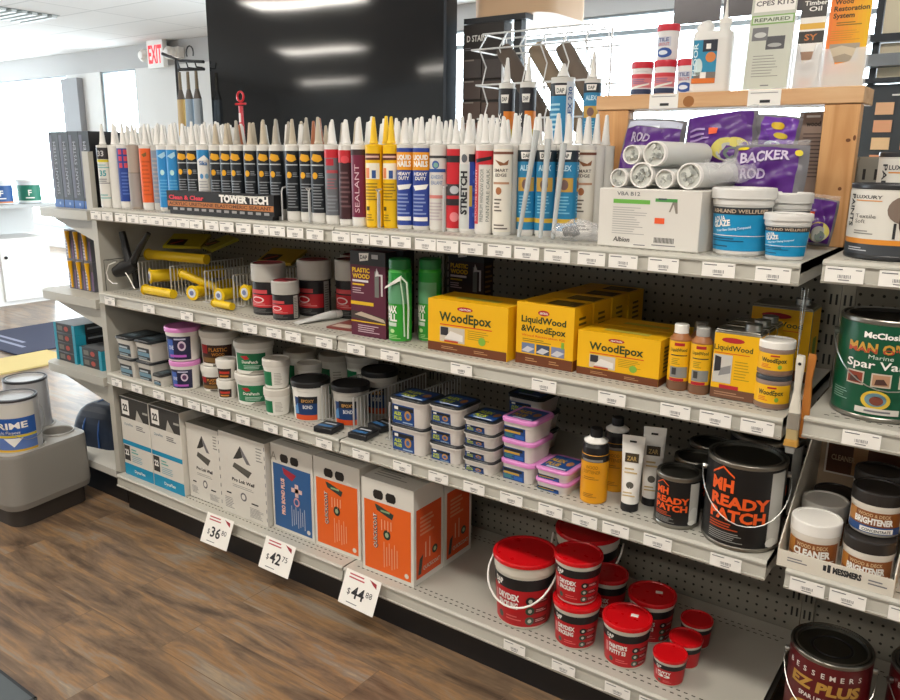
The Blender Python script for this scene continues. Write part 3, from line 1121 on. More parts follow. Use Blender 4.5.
ORG = '#e8641a'
carton('caulk_carton', 'white carton with blue front panel and hand hole', 'carton', (0.845, 0.060, ZB), 0.0, 0.196, 0.148, 0.308, CT, art_caulk('#2d5c93', 'PRO BOND PLUS', blue=True))
carton('caulk_carton', 'orange fronted carton directly right of the blue fronted one', 'carton', (1.046, 0.060, ZB), 0.01, 0.196, 0.148, 0.308, CT, art_caulk(ORG, 'QUICKCOAT'))
carton('caulk_carton', 'foremost orange fronted carton, right end of the carton row', 'carton', (1.275, 0.034, ZB), 0.01, 0.198, 0.148, 0.305, CT, art_caulk(ORG, 'QUICKCOAT', 0.198, 0.148, 0.305))
carton('caulk_carton', 'orange sided carton standing behind the foremost orange carton', 'carton', (1.275, 0.186, ZB), 0.01, 0.198, 0.148, 0.305, CT, art_caulk(ORG, 'QUICKCOAT', 0.198, 0.148, 0.305))
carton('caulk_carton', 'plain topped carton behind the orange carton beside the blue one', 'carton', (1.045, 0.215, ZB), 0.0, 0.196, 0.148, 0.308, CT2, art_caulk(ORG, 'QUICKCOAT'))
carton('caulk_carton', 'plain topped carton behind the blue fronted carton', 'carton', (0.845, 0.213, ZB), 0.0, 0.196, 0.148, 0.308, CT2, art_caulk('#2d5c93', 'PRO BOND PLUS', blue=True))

# ------------------------------------------------------------------ red spackle buckets
RB = M('#c3141d', 0.35)
RLID = M('#cf0d17', 0.28)
RBL = M('#b9121c', 0.4)
BCR = M('#d8d2c4', 0.45)


def art_red(l1, l2, scale, badges=True, wrap=1.75):
    def f(mb, S):
        H = S.z1 - S.z0
        W = S.rm * wrap * 2
        rect(mb, S, -W / 2, H * 0.03, W / 2, H * 0.86, RBL)
        rect(mb, S, -W / 2, H * 0.75, W / 2, H * 0.97, BLK, 2)
        k = S.rm
        a = -k * 0.75
        text(mb, S, 'DAP', a - k * 0.14, H * 0.81, H * 0.10, WHITE, 3, w=k * 0.36, bold=0.04)
        shape(mb, S, [(a - k * 0.26, H * 0.79), (a - k * 0.12, H * 0.79), (a - k * 0.2, H * 0.73)], WHITE, 3)
        text(mb, S, l1, a - k * 0.2, H * 0.54, H * 0.115, WHITE, 3, w=k * 0.85, bold=0.05, align='L')
        text(mb, S, l2, a - k * 0.2, H * 0.38, H * 0.115, WHITE, 3, w=k * 0.8, bold=0.05, align='L')
        rect(mb, S, a - k * 0.42, H * 0.36, a - k * 0.26, H * 0.64, M('#d98a8a'), 3)
        disc(mb, S, a - k * 0.1, H * 0.19, k * 0.11, H * 0.07, M('#4e5a4e'), 3)
        lines(mb, S, a + k * 0.15, H * 0.13, a + k * 0.75, H * 0.25, 2, M('#e06a68'), 3)
        if badges:
            for q, c in enumerate(('#1b1b1c', '#2f4a38', '#4e5a4e')):
                zz = H * (0.56 - 0.2 * q)
                rect(mb, S, a + k * 0.98, zz - H * 0.065, a + k * 1.75, zz + H * 0.055, M('#7e1016'), 3)
                disc(mb, S, a + k * 1.03, zz, k * 0.16, H * 0.085, M(c), 4)
                disc(mb, S, a + k * 1.03, zz, k * 0.07, H * 0.04, M('#c9c9bf'), 5)
                lines(mb, S, a + k * 1.25, zz - H * 0.03, a + k * 1.68, zz + H * 0.03, 2, M('#e8b5b2'), 4)
    return f


def red_bucket(label, x, y, z, r, h, rz, l1, l2, bail=False, badges=True, sticker=False, lidh=0.012, extra_rim=False):
    t = round_tub('putty_bucket', label, 'bucket', (x, y, z), rz, r, h, BCR, RLID, art_red(l1, l2, 1, badges), lidh=lidh, taper=0.84, rim=BCR, bail=bail, lidr=1.04, rimh=0.018 if bail else 0.009, rot=0.30)
    if 'sticker' in label:
        ld = [c for c in t.children if c.name.startswith('lid')][0]
        mb = MB(); mb.box(0.008, 0.026, 0.002, 0.014, h - 0.0028, h - 0.0018, PAPER); mb.build('sticker', ld)
    return t


G = None
red_bucket('large red lidded bucket with white wire handle, front left of the red buckets', 1.806, 0.106, ZB, 0.0855, 0.198, 0.15, 'DRYDEX', 'SPACKLING', bail=True)
red_bucket('large red lidded bucket with white handle, rearmost behind the other red ones', 1.868, 0.365, ZB, 0.093, 0.182, 0.3, 'DRYDEX', 'SPACKLING', bail=True, badges=False)
red_bucket('medium red bucket at the bottom of the stack of two', 1.973, 0.090, ZB, 0.061, 0.124, 0.2, 'DRYDEX', 'SPACKLING')
red_bucket('medium red bucket on top of the stack of two', 1.968, 0.096, ZB + 0.1245, 0.061, 0.124, 0.2, 'DRYDEX', 'SPACKLING')
red_bucket("painter's putty bucket with red lid and small white sticker, in front", 2.112, 0.092, ZB, 0.060, 0.122, 0.25, "PAINTER'S", 'PUTTY 53')
red_bucket("medium red bucket with sticker on its lid, behind the painter's putty bucket", 2.122, 0.232, ZB, 0.061, 0.122, 0.35, "PAINTER'S", 'PUTTY 53')
red_bucket('medium red bucket half hidden behind the stack of two', 1.985, 0.256, ZB, 0.053, 0.125, 0.3, 'DRYDEX', 'SPACKLING', badges=False)
red_bucket('smallest red tub, nearest the shelf edge at the right', 2.232, 0.078, ZB, 0.040, 0.074, 0.25, 'PUTTY', '33', badges=False, lidh=0.008)
red_bucket('small red tub, middle one of the three small tubs', 2.240, 0.165, ZB, 0.040, 0.074, 0.25, 'PUTTY', '33', badges=False, lidh=0.008)
red_bucket('small red tub, rearmost of the three small tubs', 2.235, 0.262, ZB, 0.040, 0.074, 0.25, 'PUTTY', '33', badges=False, lidh=0.008)
for x, y in ((2.128, 0.100), (2.118, 0.238)):
    pass
# burgundy cans at the right edge


def art_burg(mb, S):
    H = S.z1 - S.z0
    k = S.rm
    for i, ch in enumerate('BESSEMERS'):
        text(mb, S, ch, -k * 0.95 + i * k * 0.225, H * (0.835 - 0.03 * abs(i - 4) * 0), 0.012, M('#d9cfc8'), 2, bold=0.02)
    text(mb, S, 'EZ PLUS', 0, H * 0.62, 0.024, M('#b58a3c'), 2, w=k * 1.75, bold=0.05, shear=0.1)
    text(mb, S, 'SPAR URETHANE', 0.0, H * 0.49, 0.010, M('#e5dcd5'), 2, w=k * 1.2)
    disc(mb, S, -k * 0.3, H * 0.2, k * 0.6, H * 0.24, M('#b58a3c'), 1, 24)
    disc(mb, S, -k * 0.3, H * 0.2, k * 0.5, H * 0.20, M('#2b2523'), 2, 24)


paint_can('paint_can', 'burgundy gallon can with gold lettering on the bottom right shelf', 'paint can', (2.567, 0.150, ZB), 0.05, 0.086, 0.192, M('#5b1016', 0.35), art_burg, bail=True, bail_dir=0.1, ring=True)
paint_can('paint_can', 'burgundy gallon can cut off by the right edge of the picture', 'paint can', (2.762, 0.190, ZB), 0.2, 0.084, 0.192, M('#5b1016', 0.35), art_burg, bail=True, bail_dir=0.3, ring=True)

# ================================================================== THIRD SHELF (s3)
Z3 = 0.5745
TUBB = M('#d9d2cc', 0.45)
LBK = M('#1f2226', 0.35)


def sq_tub(name, label, loc, rz, hx, hy, h, body, lid, art=None, lidart=None, lh=0.009, group=None, rad=0.018, over=0.004):
    t = thing(name, label, 'tub', loc, rz, group)
    mb = MB()
    secs = [rrect(hx * 0.90, hy * 0.90, rad * 0.9, 0, 4), rrect(hx * 0.91, hy * 0.91, rad, 0.003, 4), rrect(hx * 0.96, hy * 0.96, rad, h - lh - 0.012, 4), rrect(hx * 0.99, hy * 0.99, rad, h - lh - 0.011, 4), rrect(hx * 0.99, hy * 0.99, rad, h - lh, 4)]
    mb.loft(secs, [body] * 4)
    if art:
        S = Flat((-hx, -hy * 0.91, 0), (1, 0, 0), (0, -hy * 0.045, h - lh - 0.014))
        art(mb, S, 2 * hx, h - lh - 0.012)
    mb.build('tub', t)
    mb = MB()
    z0 = h - lh + 0.0003
    lid2 = LBK if name == 'filler_tub' and lid is TUBB else lid
    mb.loft([rrect(hx + over, hy + over, rad + 0.003, z0, 4), rrect(hx + over, hy + over, rad + 0.003, z0 + (h - z0) * 0.45, 4), rrect(hx + over, hy + over, rad + 0.003, h - 0.002, 4), rrect(hx + over - 0.002, hy + over - 0.002, rad + 0.002, h, 4)], [lid, lid2, lid2])
    if lidart:
        lidart(mb, topF(0, 0, h), hx, hy)
    mb.build('lid', t)
    return t


GT = M('#cfcbc3', 0.45)


def art_greytub(mb, S, W, H):
    rect(mb, S, W * 0.12, H * 0.1, W * 0.88, H * 0.88, M('#2b2f33', 0.4))
    rect(mb, S, W * 0.12, H * 0.32, W * 0.88, H * 0.58, M('#6f93a6', 0.4), 2)
    rect(mb, S, W * 0.18, H * 0.62, W * 0.7, H * 0.74, M('#b9c3c8'), 2)
    rect(mb, S, W * 0.14, H * 0.14, W * 0.7, H * 0.24, M('#93a3aa'), 2)


def lid_greytub(mb, S, hx, hy):
    rect(mb, S, -hx * 0.7, -hy * 0.7, hx * 0.7, hy * 0.7, M('#39474e', 0.4))
    lines(mb, S, -hx * 0.5, -hy * 0.5, hx * 0.5, hy * 0.5, 5, M('#76878f'), 2)


LDK = M('#23272b', 0.35)
for (x, y, z, hx, hy, h, lb) in ((0.120, 0.072, 0, 0.049, 0.066, 0.078, 'white square tub with dark lid, lower tub at the left end of the third shelf'),
                                 (0.120, 0.072, 0.0785, 0.049, 0.066, 0.078, 'white square tub with dark lid, upper tub at the left end of the third shelf'),
                                 (0.228, 0.080, 0, 0.048, 0.066, 0.078, 'white square tub with dark lid, lower tub of the second stack'),
                                 (0.228, 0.080, 0.0785, 0.048, 0.066, 0.078, 'white square tub with dark lid, upper tub of the second stack'),
                                 (0.312, 0.042, 0, 0.026, 0.034, 0.045, 'smallest flat white tub with dark lid beside the pink lidded tubs')):
    sq_tub('square_tub', lb, (x, y, Z3 + z), 0, hx, hy, h, GT, LDK, art_greytub, lid_greytub, rad=0.010, over=0.003)


LSH = 0


def art_pink(mb, S):
    H = S.z1 - S.z0
    k = S.rm
    rect(mb, S, -k * 0.95, H * 0.04, k * 0.8, H * 0.97, M('#1f2145', 0.4))
    rect(mb, S, -k * 0.75, H * 0.1, -k * 0.3, H * 0.85, M('#3f63b5', 0.4), 2)
    disc(mb, S, k * 0.25, H * 0.6, k * 0.25, H * 0.2, M('#d8c6d8'), 3)
    disc(mb, S, k * 0.25, H * 0.6, k * 0.15, H * 0.12, M('#5a3560'), 4)
    rect(mb, S, -k * 0.6, H * 0.14, k * 0.5, H * 0.24, M('#b85fc0'), 3)
    rect(mb, S, -k * 0.2, H * 0.84, k * 0.5, H * 0.9, M('#c9c9dd'), 3)
    text(mb, S, 'ONE', -k * 0.45, H * 0.45, H * 0.16, M('#dfe4f2'), 3, w=k * 0.35)


PNK = M('#dd8ccb', 0.4)
PNKT = M('#cc78b6', 0.4)
round_tub('filler_tub', 'pink lidded white tub with navy label, lower one of the two', 'tub', (0.400, 0.070, Z3), 0.1, 0.053, 0.104, WHITEP, PNK, art_pink, taper=0.9, lidtop=PNKT)
round_tub('filler_tub', 'pink lidded white tub with navy label, upper one of the two', 'tub', (0.393, 0.074, Z3 + 0.1045), 0.1, 0.060, 0.122, WHITEP, PNK, art_pink, taper=0.9, lidtop=PNKT)


def art_brown(words=True):
    def f(mb, S):
        H = S.z1 - S.z0
        k = S.rm
        rect(mb, S, -k * 0.9, H * 0.10, k * 1.0, H * 0.86, M('#3a2014', 0.4))
        rect(mb, S, -k * 0.9, H * 0.5, -k * 0.4, H * 0.86, M('#a3161d', 0.4), 2)
        rect(mb, S, -k * 0.9, H * 0.14, k * 0.9, H * 0.34, M('#7a5c31', 0.4), 2)
        text(mb, S, 'PLASTIC', k * 0.2, H * 0.60, H * 0.15, M('#d9923a'), 3, w=k * 1.0)
        text(mb, S, 'WOOD', k * 0.2, H * 0.42, H * 0.12, M('#d9923a'), 3, w=k * 0.7)
        rect(mb, S, -k * 0.1, H * -0.02, k * 0.5, H * 0.08, M('#77746d'), 2)
    return f


round_tub('wood_filler_tub', 'small white tub with brown label under the large white lidded tub', 'tub', (0.505, 0.115, Z3), 0.1, 0.046, 0.092, WHITEP, WHITEP, art_brown(), lidh=0.02)
round_tub('wood_filler_tub', 'large white lidded tub with brown and red label, stacked beside the pink lids', 'tub', (0.513, 0.140, Z3 + 0.0925), 0.15, 0.067, 0.126, WHITEP, M('#d6d1c8', 0.45), art_brown(), lidh=0.022, taper=0.92)


def art_small(mb, S):
    H = S.z1 - S.z0
    k = S.rm
    rect(mb, S, -k * 0.8, H * 0.08, k * 0.8, H * 0.88, M('#2c1c15', 0.4))
    rect(mb, S, -k * 0.5, H * 0.45, k * 0.6, H * 0.66, M('#c3372a', 0.4), 2)
    rect(mb, S, -k * 0.5, H * 0.2, k * 0.5, H * 0.34, M('#c98a3c', 0.4), 2)


round_tub('wood_filler_tub', 'tiny white tub with brown label, lower one left of the green tubs', 'tub', (0.620, 0.076, Z3), 0.1, 0.033, 0.066, WHITEP, WHITEP, art_small, lidh=0.018)
round_tub('wood_filler_tub', 'tiny white tub with brown label, upper one left of the green tubs', 'tub', (0.618, 0.080, Z3 + 0.0665), -0.3, 0.034, 0.072, WHITEP, WHITEP, art_small, lidh=0.018)


def art_green(mb, S):
    H = S.z1 - S.z0
    k = S.rm
    rect(mb, S, -k * 0.85, H * 0.14, k * 0.95, H * 0.94, M('#14744a', 0.4))
    shape(mb, S, [(-k * 0.5, H * 0.8), (-k * 0.1, H * 0.84), (k * 0.05, H * 0.7), (-k * 0.2, H * 0.64)], M('#b0222c'), 2)
    text(mb, S, 'DuraPatch', k * 0.05, H * 0.48, H * 0.13, PAPER, 2, w=k * 0.9)
    lines(mb, S, -k * 0.3, H * 0.2, k * 0.7, H * 0.4, 3, M('#bcd6c6'), 2, seed=9)
    shape(mb, S, [(k * 0.0, H * 0.0), (k * 0.8, H * 0.0), (k * 0.8, H * 0.12), (k * 0.3, H * 0.16)], M('#9b958c'), 2)


LIDG = M('#d8d3ca', 0.45)
round_tub('patching_tub', 'white tub with green label, lower one of the stacked pair', 'tub', (0.732, 0.108, Z3), 0.1, 0.066, 0.106, WHITEP, LIDG, art_green, lidh=0.020, taper=0.9)
round_tub('patching_tub', 'white tub with green label, upper one of the stacked pair', 'tub', (0.728, 0.112, Z3 + 0.1065), 0.1, 0.064, 0.108, WHITEP, LIDG, art_green, lidh=0.020, taper=0.92)


def art_gs(mb, S):
    H = S.z1 - S.z0
    k = S.rm
    rect(mb, S, -k * 1.1, H * 0.1, -k * 0.1, H * 0.9, M('#14744a', 0.4))
    lines(mb, S, k * 0.1, H * 0.15, k * 0.8, H * 0.85, 8, M('#b7b3aa'), 1)


round_tub('patching_tub', 'small white tub with narrow green label, lower, left of the blue tub', 'tub', (0.885, 0.066, Z3), 0, 0.042, 0.088, WHITEP, LIDG, art_gs, lidh=0.024)
round_tub('patching_tub', 'small white tub with narrow green label, upper, left of the blue tub', 'tub', (0.880, 0.072, Z3 + 0.0885), 0, 0.043, 0.094, WHITEP, LIDG, art_gs, lidh=0.022)


def art_bb(mb, S):
    H = S.z1 - S.z0
    k = S.rm
    rect(mb, S, -k * 0.75, H * 0.02, k * 0.65, H * 0.80, M('#153a6e', 0.4))
    rect(mb, S, -k * 0.75, H * 0.02, k * 0.65, H * 0.20, M('#d8501f', 0.4), 2)
    rect(mb, S, -k * 0.45, H * 0.60, k * 0.65, H * 0.84, M('#15171c', 0.4), 2)
    text(mb, S, 'EPOXY', k * 0.1, H * 0.64, H * 0.1, M('#d7a25c'), 3, w=k * 0.7)
    text(mb, S, 'BOND', k * 0.1, H * 0.42, H * 0.12, M('#e6e6ea'), 3, w=k * 0.55)
    shape(mb, S, [(-k * 0.75, H * 0.45), (-k * 0.5, H * 0.6), (-k * 0.45, H * 0.25), (-k * 0.75, H * 0.2)], M('#5b93c9'), 3)


round_tub('grout_tub', 'white tub with black lid and blue label left of the wire divider', 'tub', (1.005, 0.100, Z3), 0.1, 0.060, 0.130, WHITEP, BLK, art_bb, lidh=0.018, taper=0.88)
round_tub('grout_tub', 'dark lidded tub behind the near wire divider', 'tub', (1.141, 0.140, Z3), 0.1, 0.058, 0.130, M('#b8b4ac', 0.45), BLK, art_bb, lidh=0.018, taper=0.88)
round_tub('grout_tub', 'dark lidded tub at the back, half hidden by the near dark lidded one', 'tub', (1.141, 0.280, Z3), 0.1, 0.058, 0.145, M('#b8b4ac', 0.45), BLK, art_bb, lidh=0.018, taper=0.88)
for (x, y, r, h, lb) in ((0.760, 0.290, 0.055, 0.150, 'white lidded tub in the dark at the back, left behind the green pair'),
                         (0.915, 0.185, 0.040, 0.150, 'white lidded tub with green label behind the small stacked pair'),
                         (0.895, 0.330, 0.056, 0.150, 'white lidded tub at the back, right behind the green pair'),
                         (1.020, 0.330, 0.055, 0.165, 'white tub with green label at the back behind the black lidded tub')):
    round_tub('patching_tub', lb, 'tub', (x, y, Z3), 0.2, r, h, WHITEP, LIDG, art_gs, lidh=0.02, taper=0.9)


def wire_divider(name, label, loc, y1, h, x=0.0, ny=22, group=None, zrails=(0.0, 0.35, 0.7, 1.0)):
    t = thing(name, label, 'wire divider', loc, 0, group)
    mb = MB()
    mb.tube([(0, 0, 0.002), (0, 0, h)], 0.0030, WIRE, 6)
    mb.tube([(0, 0, h), (0, y1, h)], 0.0026, WIRE, 6)
    mb.tube([(0, y1, h), (0, y1, 0.002)], 0.0018, WIRE, 6)
    mb.tube([(0, 0.002, 0.003), (0, y1, 0.003)], 0.0018, WIRE, 6)
    for k in range(1, ny):
        y = y1 * k / ny
        mb.tube([(0, y, 0.002), (0, y, h)], 0.0019, WIRE, 5)
    mb.build('wire_grid', t)
    mb = MB()
    mb.tube([(0, -0.001, 0.004), (-0.018, -0.001, 0.004), (-0.018, 0.03, 0.004), (0.018, 0.03, 0.004), (0.018, -0.001, 0.004), (0, -0.001, 0.004)], 0.0015, WIRE, 5)
    mb.build('foot', t)
    return t


wire_divider('wire_divider', 'wire shelf divider directly right of the blue labelled tub', (1.074, 0.080, Z3), 0.34, 0.118)
wire_divider('wire_divider', 'wire shelf divider in the middle of the third shelf', (1.207, 0.080, Z3), 0.36, 0.105)
wire_divider('wire_divider', 'wire shelf divider standing just left of the yellow and navy tubs', (1.350, 0.080, Z3), 0.36, 0.118)

PKB = M('#1a1c20', 0.35)
for i, (x, y, a) in enumerate(((1.140, 0.040, 0.15), (1.262, 0.150, -0.2), (1.285, 0.240, 0.3), (1.262, 0.062, 0.1))):
    mb = MB()
    mb.box(-0.034, 0.034, -0.034 if i != 2 else -0.026, 0.034 if i != 2 else 0.026, 0, 0.018, PKB)
    T = topF(0, 0, 0.018)
    rect(mb, T, -0.028, -0.02, 0.022, -0.004, M('#3b6ea2'), 1)
    rect(mb, T, -0.020, 0.006, 0.022, 0.014, M('#c8ccd2'), 1)
    tag(mb.build('repair_kit', loc=(x, y, Z3), rot=a, bevel=0.003),
        ('black flat packet lying at the foot of the near wire divider', 'black flat packet lying between the middle wire dividers', 'black flat packet lying furthest back between the wire dividers', 'black flat packet nearest the shelf edge by the middle divider')[i], 'packet')

NAVY = M('#1d4788', 0.35)
YG = M('#c9d63c', 0.4)


def art_navy(style):
    def f(mb, S, W, H):
        e = 0.70 if style != 'p' else 0.74
        S = Flat(tuple(S.o - S.ux * W * 0.07), S.ux, S.uy)
        W = W * 1.1
        rect(mb, S, W * 0.12, H * 0.03, W * e, H * 0.99, NAVY)
        if style == 'p':
            rect(mb, S, W * 0.14, H * 0.5, W * 0.60, H * 0.68, M('#c7a03a'), 2)
            rect(mb, S, W * 0.14, H * 0.72, W * 0.68, H * 0.92, M('#17181d'), 2)
            lines(mb, S, W * 0.15, H * 0.14, W * 0.45, H * 0.46, 4, M('#58a08c'), 2)
            rect(mb, S, W * 0.45, H * 0.10, W * 0.70, H * 0.42, M('#2b62b5'), 2)
        else:
            rect(mb, S, W * 0.14, H * 0.72, W * 0.68, H * 0.92, M('#16181d'), 2)
            rect(mb, S, W * 0.18, H * 0.75, W * 0.28, H * 0.90, WHITEP, 3)
            text(mb, S, 'ALEX', W * 0.27, H * 0.46, H * 0.17, YG, 3, w=W * 0.2, bold=0.04)
            text(mb, S, 'PLUS', W * 0.27, H * 0.22, H * 0.17, YG, 3, w=W * 0.2, bold=0.04)
            disc(mb, S, W * 0.54, H * 0.52, W * 0.09, H * 0.25, M('#c08a45'), 3)
            disc(mb, S, W * 0.54, H * 0.52, W * 0.05, H * 0.14, M('#3f5f9f'), 4)
            rect(mb, S, W * 0.40, H * 0.10, W * 0.66, H * 0.17, M('#9fb4cf'), 3)
    return f


def lid_navy(c):
    def f(mb, S, hx, hy):
        rect(mb, S, -hx * 0.82, -hy * 0.82, hx * 0.82, hy * 0.82, NAVY)
        text(mb, S, 'ALEX', -hx * 0.3, hy * 0.05, hy * 0.36, c, 2, w=hx * 0.95, bold=0.05)
        text(mb, S, 'PLUS', -hx * 0.3, -hy * 0.5, hy * 0.36, c, 2, w=hx * 0.8, bold=0.05)
        disc(mb, S, hx * 0.5, hy * 0.1, hx * 0.2, hy * 0.3, M('#a9744a'), 2)
        rect(mb, S, -hx * 0.5, -hy * 0.78, hx * 0.7, -hy * 0.62, M('#b9c6d8'), 2)
    return f




names3 = {2: ('lower', 'upper'), 3: ('bottom', 'middle', 'top'), 4: ('bottom', 'second lowest', 'third', 'top')}
for (x, y, hx, hy, h, n, style, who) in ((1.452, 0.082, 0.061, 0.050, 0.0800, 2, 'n', 'yellow and navy labelled white tub, %s of the tall pair'),
                                         (1.577, 0.092, 0.050, 0.054, 0.0545, 3, 'n', 'yellow and navy labelled white tub, %s of the stack of three'),
                                         (1.693, 0.082, 0.047, 0.052, 0.0370, 4, 'n', 'flat yellow and navy labelled tub, %s of the stack of four'),
                                         (1.806, 0.096, 0.047, 0.054, 0.0562, 3, 'p', 'pink lidded square tub, %s of the stack of three'),
                                         (1.911, 0.088, 0.045, 0.052, 0.0310, 2, 'p', 'flat pink lidded square tub, %s of the low pair')):
    for k in range(n):
        rim = TUBB
        tb = sq_tub('filler_tub', who % names3[n][k], (x, y, Z3 + k * (h + 0.0005)), 0.0 if style == 'n' else -0.02, hx, hy, h, TUBB, PNK if style == 'p' else TUBB, art_navy(style), None, lh=0.010 if h > 0.05 else 0.007, rad=0.016)
        # dark or pink seam and the printed lid face
        mb = MB()
        S0 = rrect(hx * 0.86, hy * 0.86, 0.013, h + 0.0003, 4)
    # printed lid only on the topmost tub
    lidc = [c for c in tb.children if c.name.startswith('lid')][0]
    mb = MB()
    (lid_navy(YG if style == 'n' else M('#c7a03a')))(mb, topF(0, 0, h + 0.0002), hx, hy)
    me = mb.build('lid_label', lidc)
    if style == 'n':
        for c in range(1):
            pass
for k in range(3):
    sq_tub('filler_tub', 'dark lidded square tub in the shadow behind the stack of four, %s' % names3[3][k], (1.708, 0.300, Z3 + k * 0.0555), 0.0, 0.055, 0.060, 0.055, TUBB, LBK, art_navy('n'), lid_navy(M('#4f7a52')) if k == 2 else None)


def spray(name, label, x, y, z, r, h, body, art, cap, shoulder, rz=0.2, caph=0.02):
    t = thing(name, label, 'bottle', (x, y, z), rz)
    mb = MB()
    mb.lathe([(0, 0.001, body), (r * 0.95, 0, body), (r, 0.004, body), (r, h * 0.99, body), (r * 1.0, h, body), (r * 0.98, h + 0.001, shoulder), (r * 0.94, h + 0.018, shoulder), (r * 0.66, h + 0.034, shoulder), (0, h + 0.0345, shoulder)], 28)
    art(mb, Cyl(r, 0.004, r, h))
    mb.build('bottle_body', t)
    mb = MB()
    mb.lathe([(r * 0.86, h + 0.0275, WHITE), (r * 0.88, h + 0.031, WHITE), (r * 0.5, h + 0.040, WHITE), (0, h + 0.0402, WHITE)], 24)
    mb.build('collar', t)
    mb = MB()
    mb.lathe([(r * 0.45, h + 0.0405, cap), (r * 0.45, h + 0.040 + caph, cap), (r * 0.4, h + 0.0415 + caph, cap), (0, h + 0.042 + caph, cap)], 20)
    mb.build('cap', t)
    return t


AMB = M('#e39c12', 0.4)


def art_amber(mb, S):
    H = S.z1 - S.z0
    k = S.rm
    rect(mb, S, -k * 3.05, H * 0.86, k * 3.05, H * 0.999, M('#1b1a1c', 0.35), 0)
    rect(mb, S, -k * 0.8, H * 0.87, k * 0.8, H * 0.92, M('#8b8780'), 1)
    text(mb, S, 'WOOD', 0, H * 0.72, H * 0.07, M('#8f5a10'), 1, w=k * 0.9, bold=0.0)
    text(mb, S, 'SOFTENER', 0, H * 0.62, H * 0.07, M('#8f5a10'), 1, w=k * 1.3, bold=0.0)
    lines(mb, S, -k * 0.6, H * 0.48, k * 0.6, H * 0.56, 2, M('#a0671a'), 1)
    lines(mb, S, -k * 0.6, H * 0.10, k * 0.5, H * 0.2, 3, M('#a0671a'), 1)


spray('spray_bottle', 'amber bottle with black shoulder, in front of its twin', 2.012, 0.068, Z3, 0.033, 0.124, AMB, art_amber, BLK, M('#1b1a1c', 0.3))
spray('spray_bottle', 'amber bottle with black shoulder, behind its twin', 2.024, 0.165, Z3, 0.033, 0.128, AMB, art_amber, BLK, M('#1b1a1c', 0.3))


def squeeze_tube(name, label, loc, rz, w, h, body, capm, art, lean=0.0):
    t = thing(name, label, 'squeeze tube', loc, rz)
    mb = MB()
    secs = []
    for k, (zz, f) in enumerate(((0.020, 0.0), (0.024, 0.0), (0.06, 0.15), (0.12, 0.55), (h - 0.02, 0.95), (h, 1.0))):
        rx = w / 2 * (0.84 + 0.22 * f)
        ry = w / 2 * (0.84 * (1 - f) + 0.05)
        secs.append([(rx * math.cos(2 * PI * q / 20), ry * math.sin(2 * PI * q / 20) + lean * (zz - 0.02), zz) for q in range(20)])
    mb.loft(secs, [body] * 5)
    S = Flat((0, -w * 0.42, 0.03), (1, 0, 0), (0, w * 0.36, h - 0.03))
    art(mb, S, w, h)
    mb.build('tube_body', t)
    mb = MB()
    mb.lathe([(0, 0.0, capm), (w * 0.42, 0.0, capm), (w * 0.42, 0.0195, capm), (0, 0.0197, capm)], 20)
    mb.build('cap', t)
    return t


def art_wtube(mb, S, w, h):
    rect(mb, S, -w * 0.32, h * 0.50, w * 0.32, h * 0.62, M('#3b2f1c'), 3)
    text(mb, S, 'ZAR', 0, h * 0.525, h * 0.055, M('#b89a5b'), 4, w=w * 0.45)
    lines(mb, S, -w * 0.3, h * 0.34, w * 0.32, h * 0.44, 2, M('#c7ae7d'), 3)
    disc(mb, S, 0, h * 0.20, w * 0.18, h * 0.045, M('#5a564e'), 3)
    lines(mb, S, -w * 0.3, h * 0.04, w * 0.3, h * 0.12, 2, M('#c7ae7d'), 3)
    rect(mb, S, -w * 0.16, h * 0.76, w * 0.16, h * 0.785, BLK, 3)


squeeze_tube('filler_tube', 'white squeeze tube standing on its black cap, front one', (2.106, 0.070, Z3), 0.25, 0.050, 0.185, WHITE, BLK, art_wtube)
squeeze_tube('filler_tube', 'white squeeze tube standing on its black cap, behind the front one', (2.134, 0.130, Z3), 0.30, 0.050, 0.195, WHITE, BLK, art_wtube)


def art_mh(mb, S):
    H = S.z1 - S.z0
    k = S.rm
    O = M('#ea5b1f', 0.4)
    rect(mb, S, k * 0.70, H * 0.02, k * 1.2, H * 0.97, M('#b9b8b2', 0.4))
    disc(mb, S, k * 0.95, H * 0.22, k * 0.24, H * 0.2, M('#d0cfca', 0.4), 2, 20)
    disc(mb, S, k * 0.85, H * 0.07, k * 0.18, H * 0.06, M('#e1e0da', 0.4), 3, 16)
    u = -k * 0.86
    text(mb, S, 'MH', u, H * 0.69, H * 0.15, O, 2, w=k * 0.62, align='L', bold=0.045)
    shape(mb, S, [(u - k * 0.02, H * 0.87), (u + k * 0.30, H * 0.975), (u + k * 0.62, H * 0.87), (u + k * 0.62, H * 0.895), (u + k * 0.30, H * 1.0), (u - k * 0.02, H * 0.895)], O, 2)
    text(mb, S, 'READY', u, H * 0.50, H * 0.135, O, 2, w=k * 1.55, align='L', bold=0.045)
    text(mb, S, 'PATCH', u, H * 0.325, H * 0.135, O, 2, w=k * 1.47, align='L', bold=0.045)
    lines(mb, S, u, H * 0.19, u + k * 0.85, H * 0.29, 3, M('#b84a1e'), 2, fill=0.5)
    lines(mb, S, u, H * 0.04, u + k * 1.0, H * 0.17, 5, M('#8d8d8a'), 2)


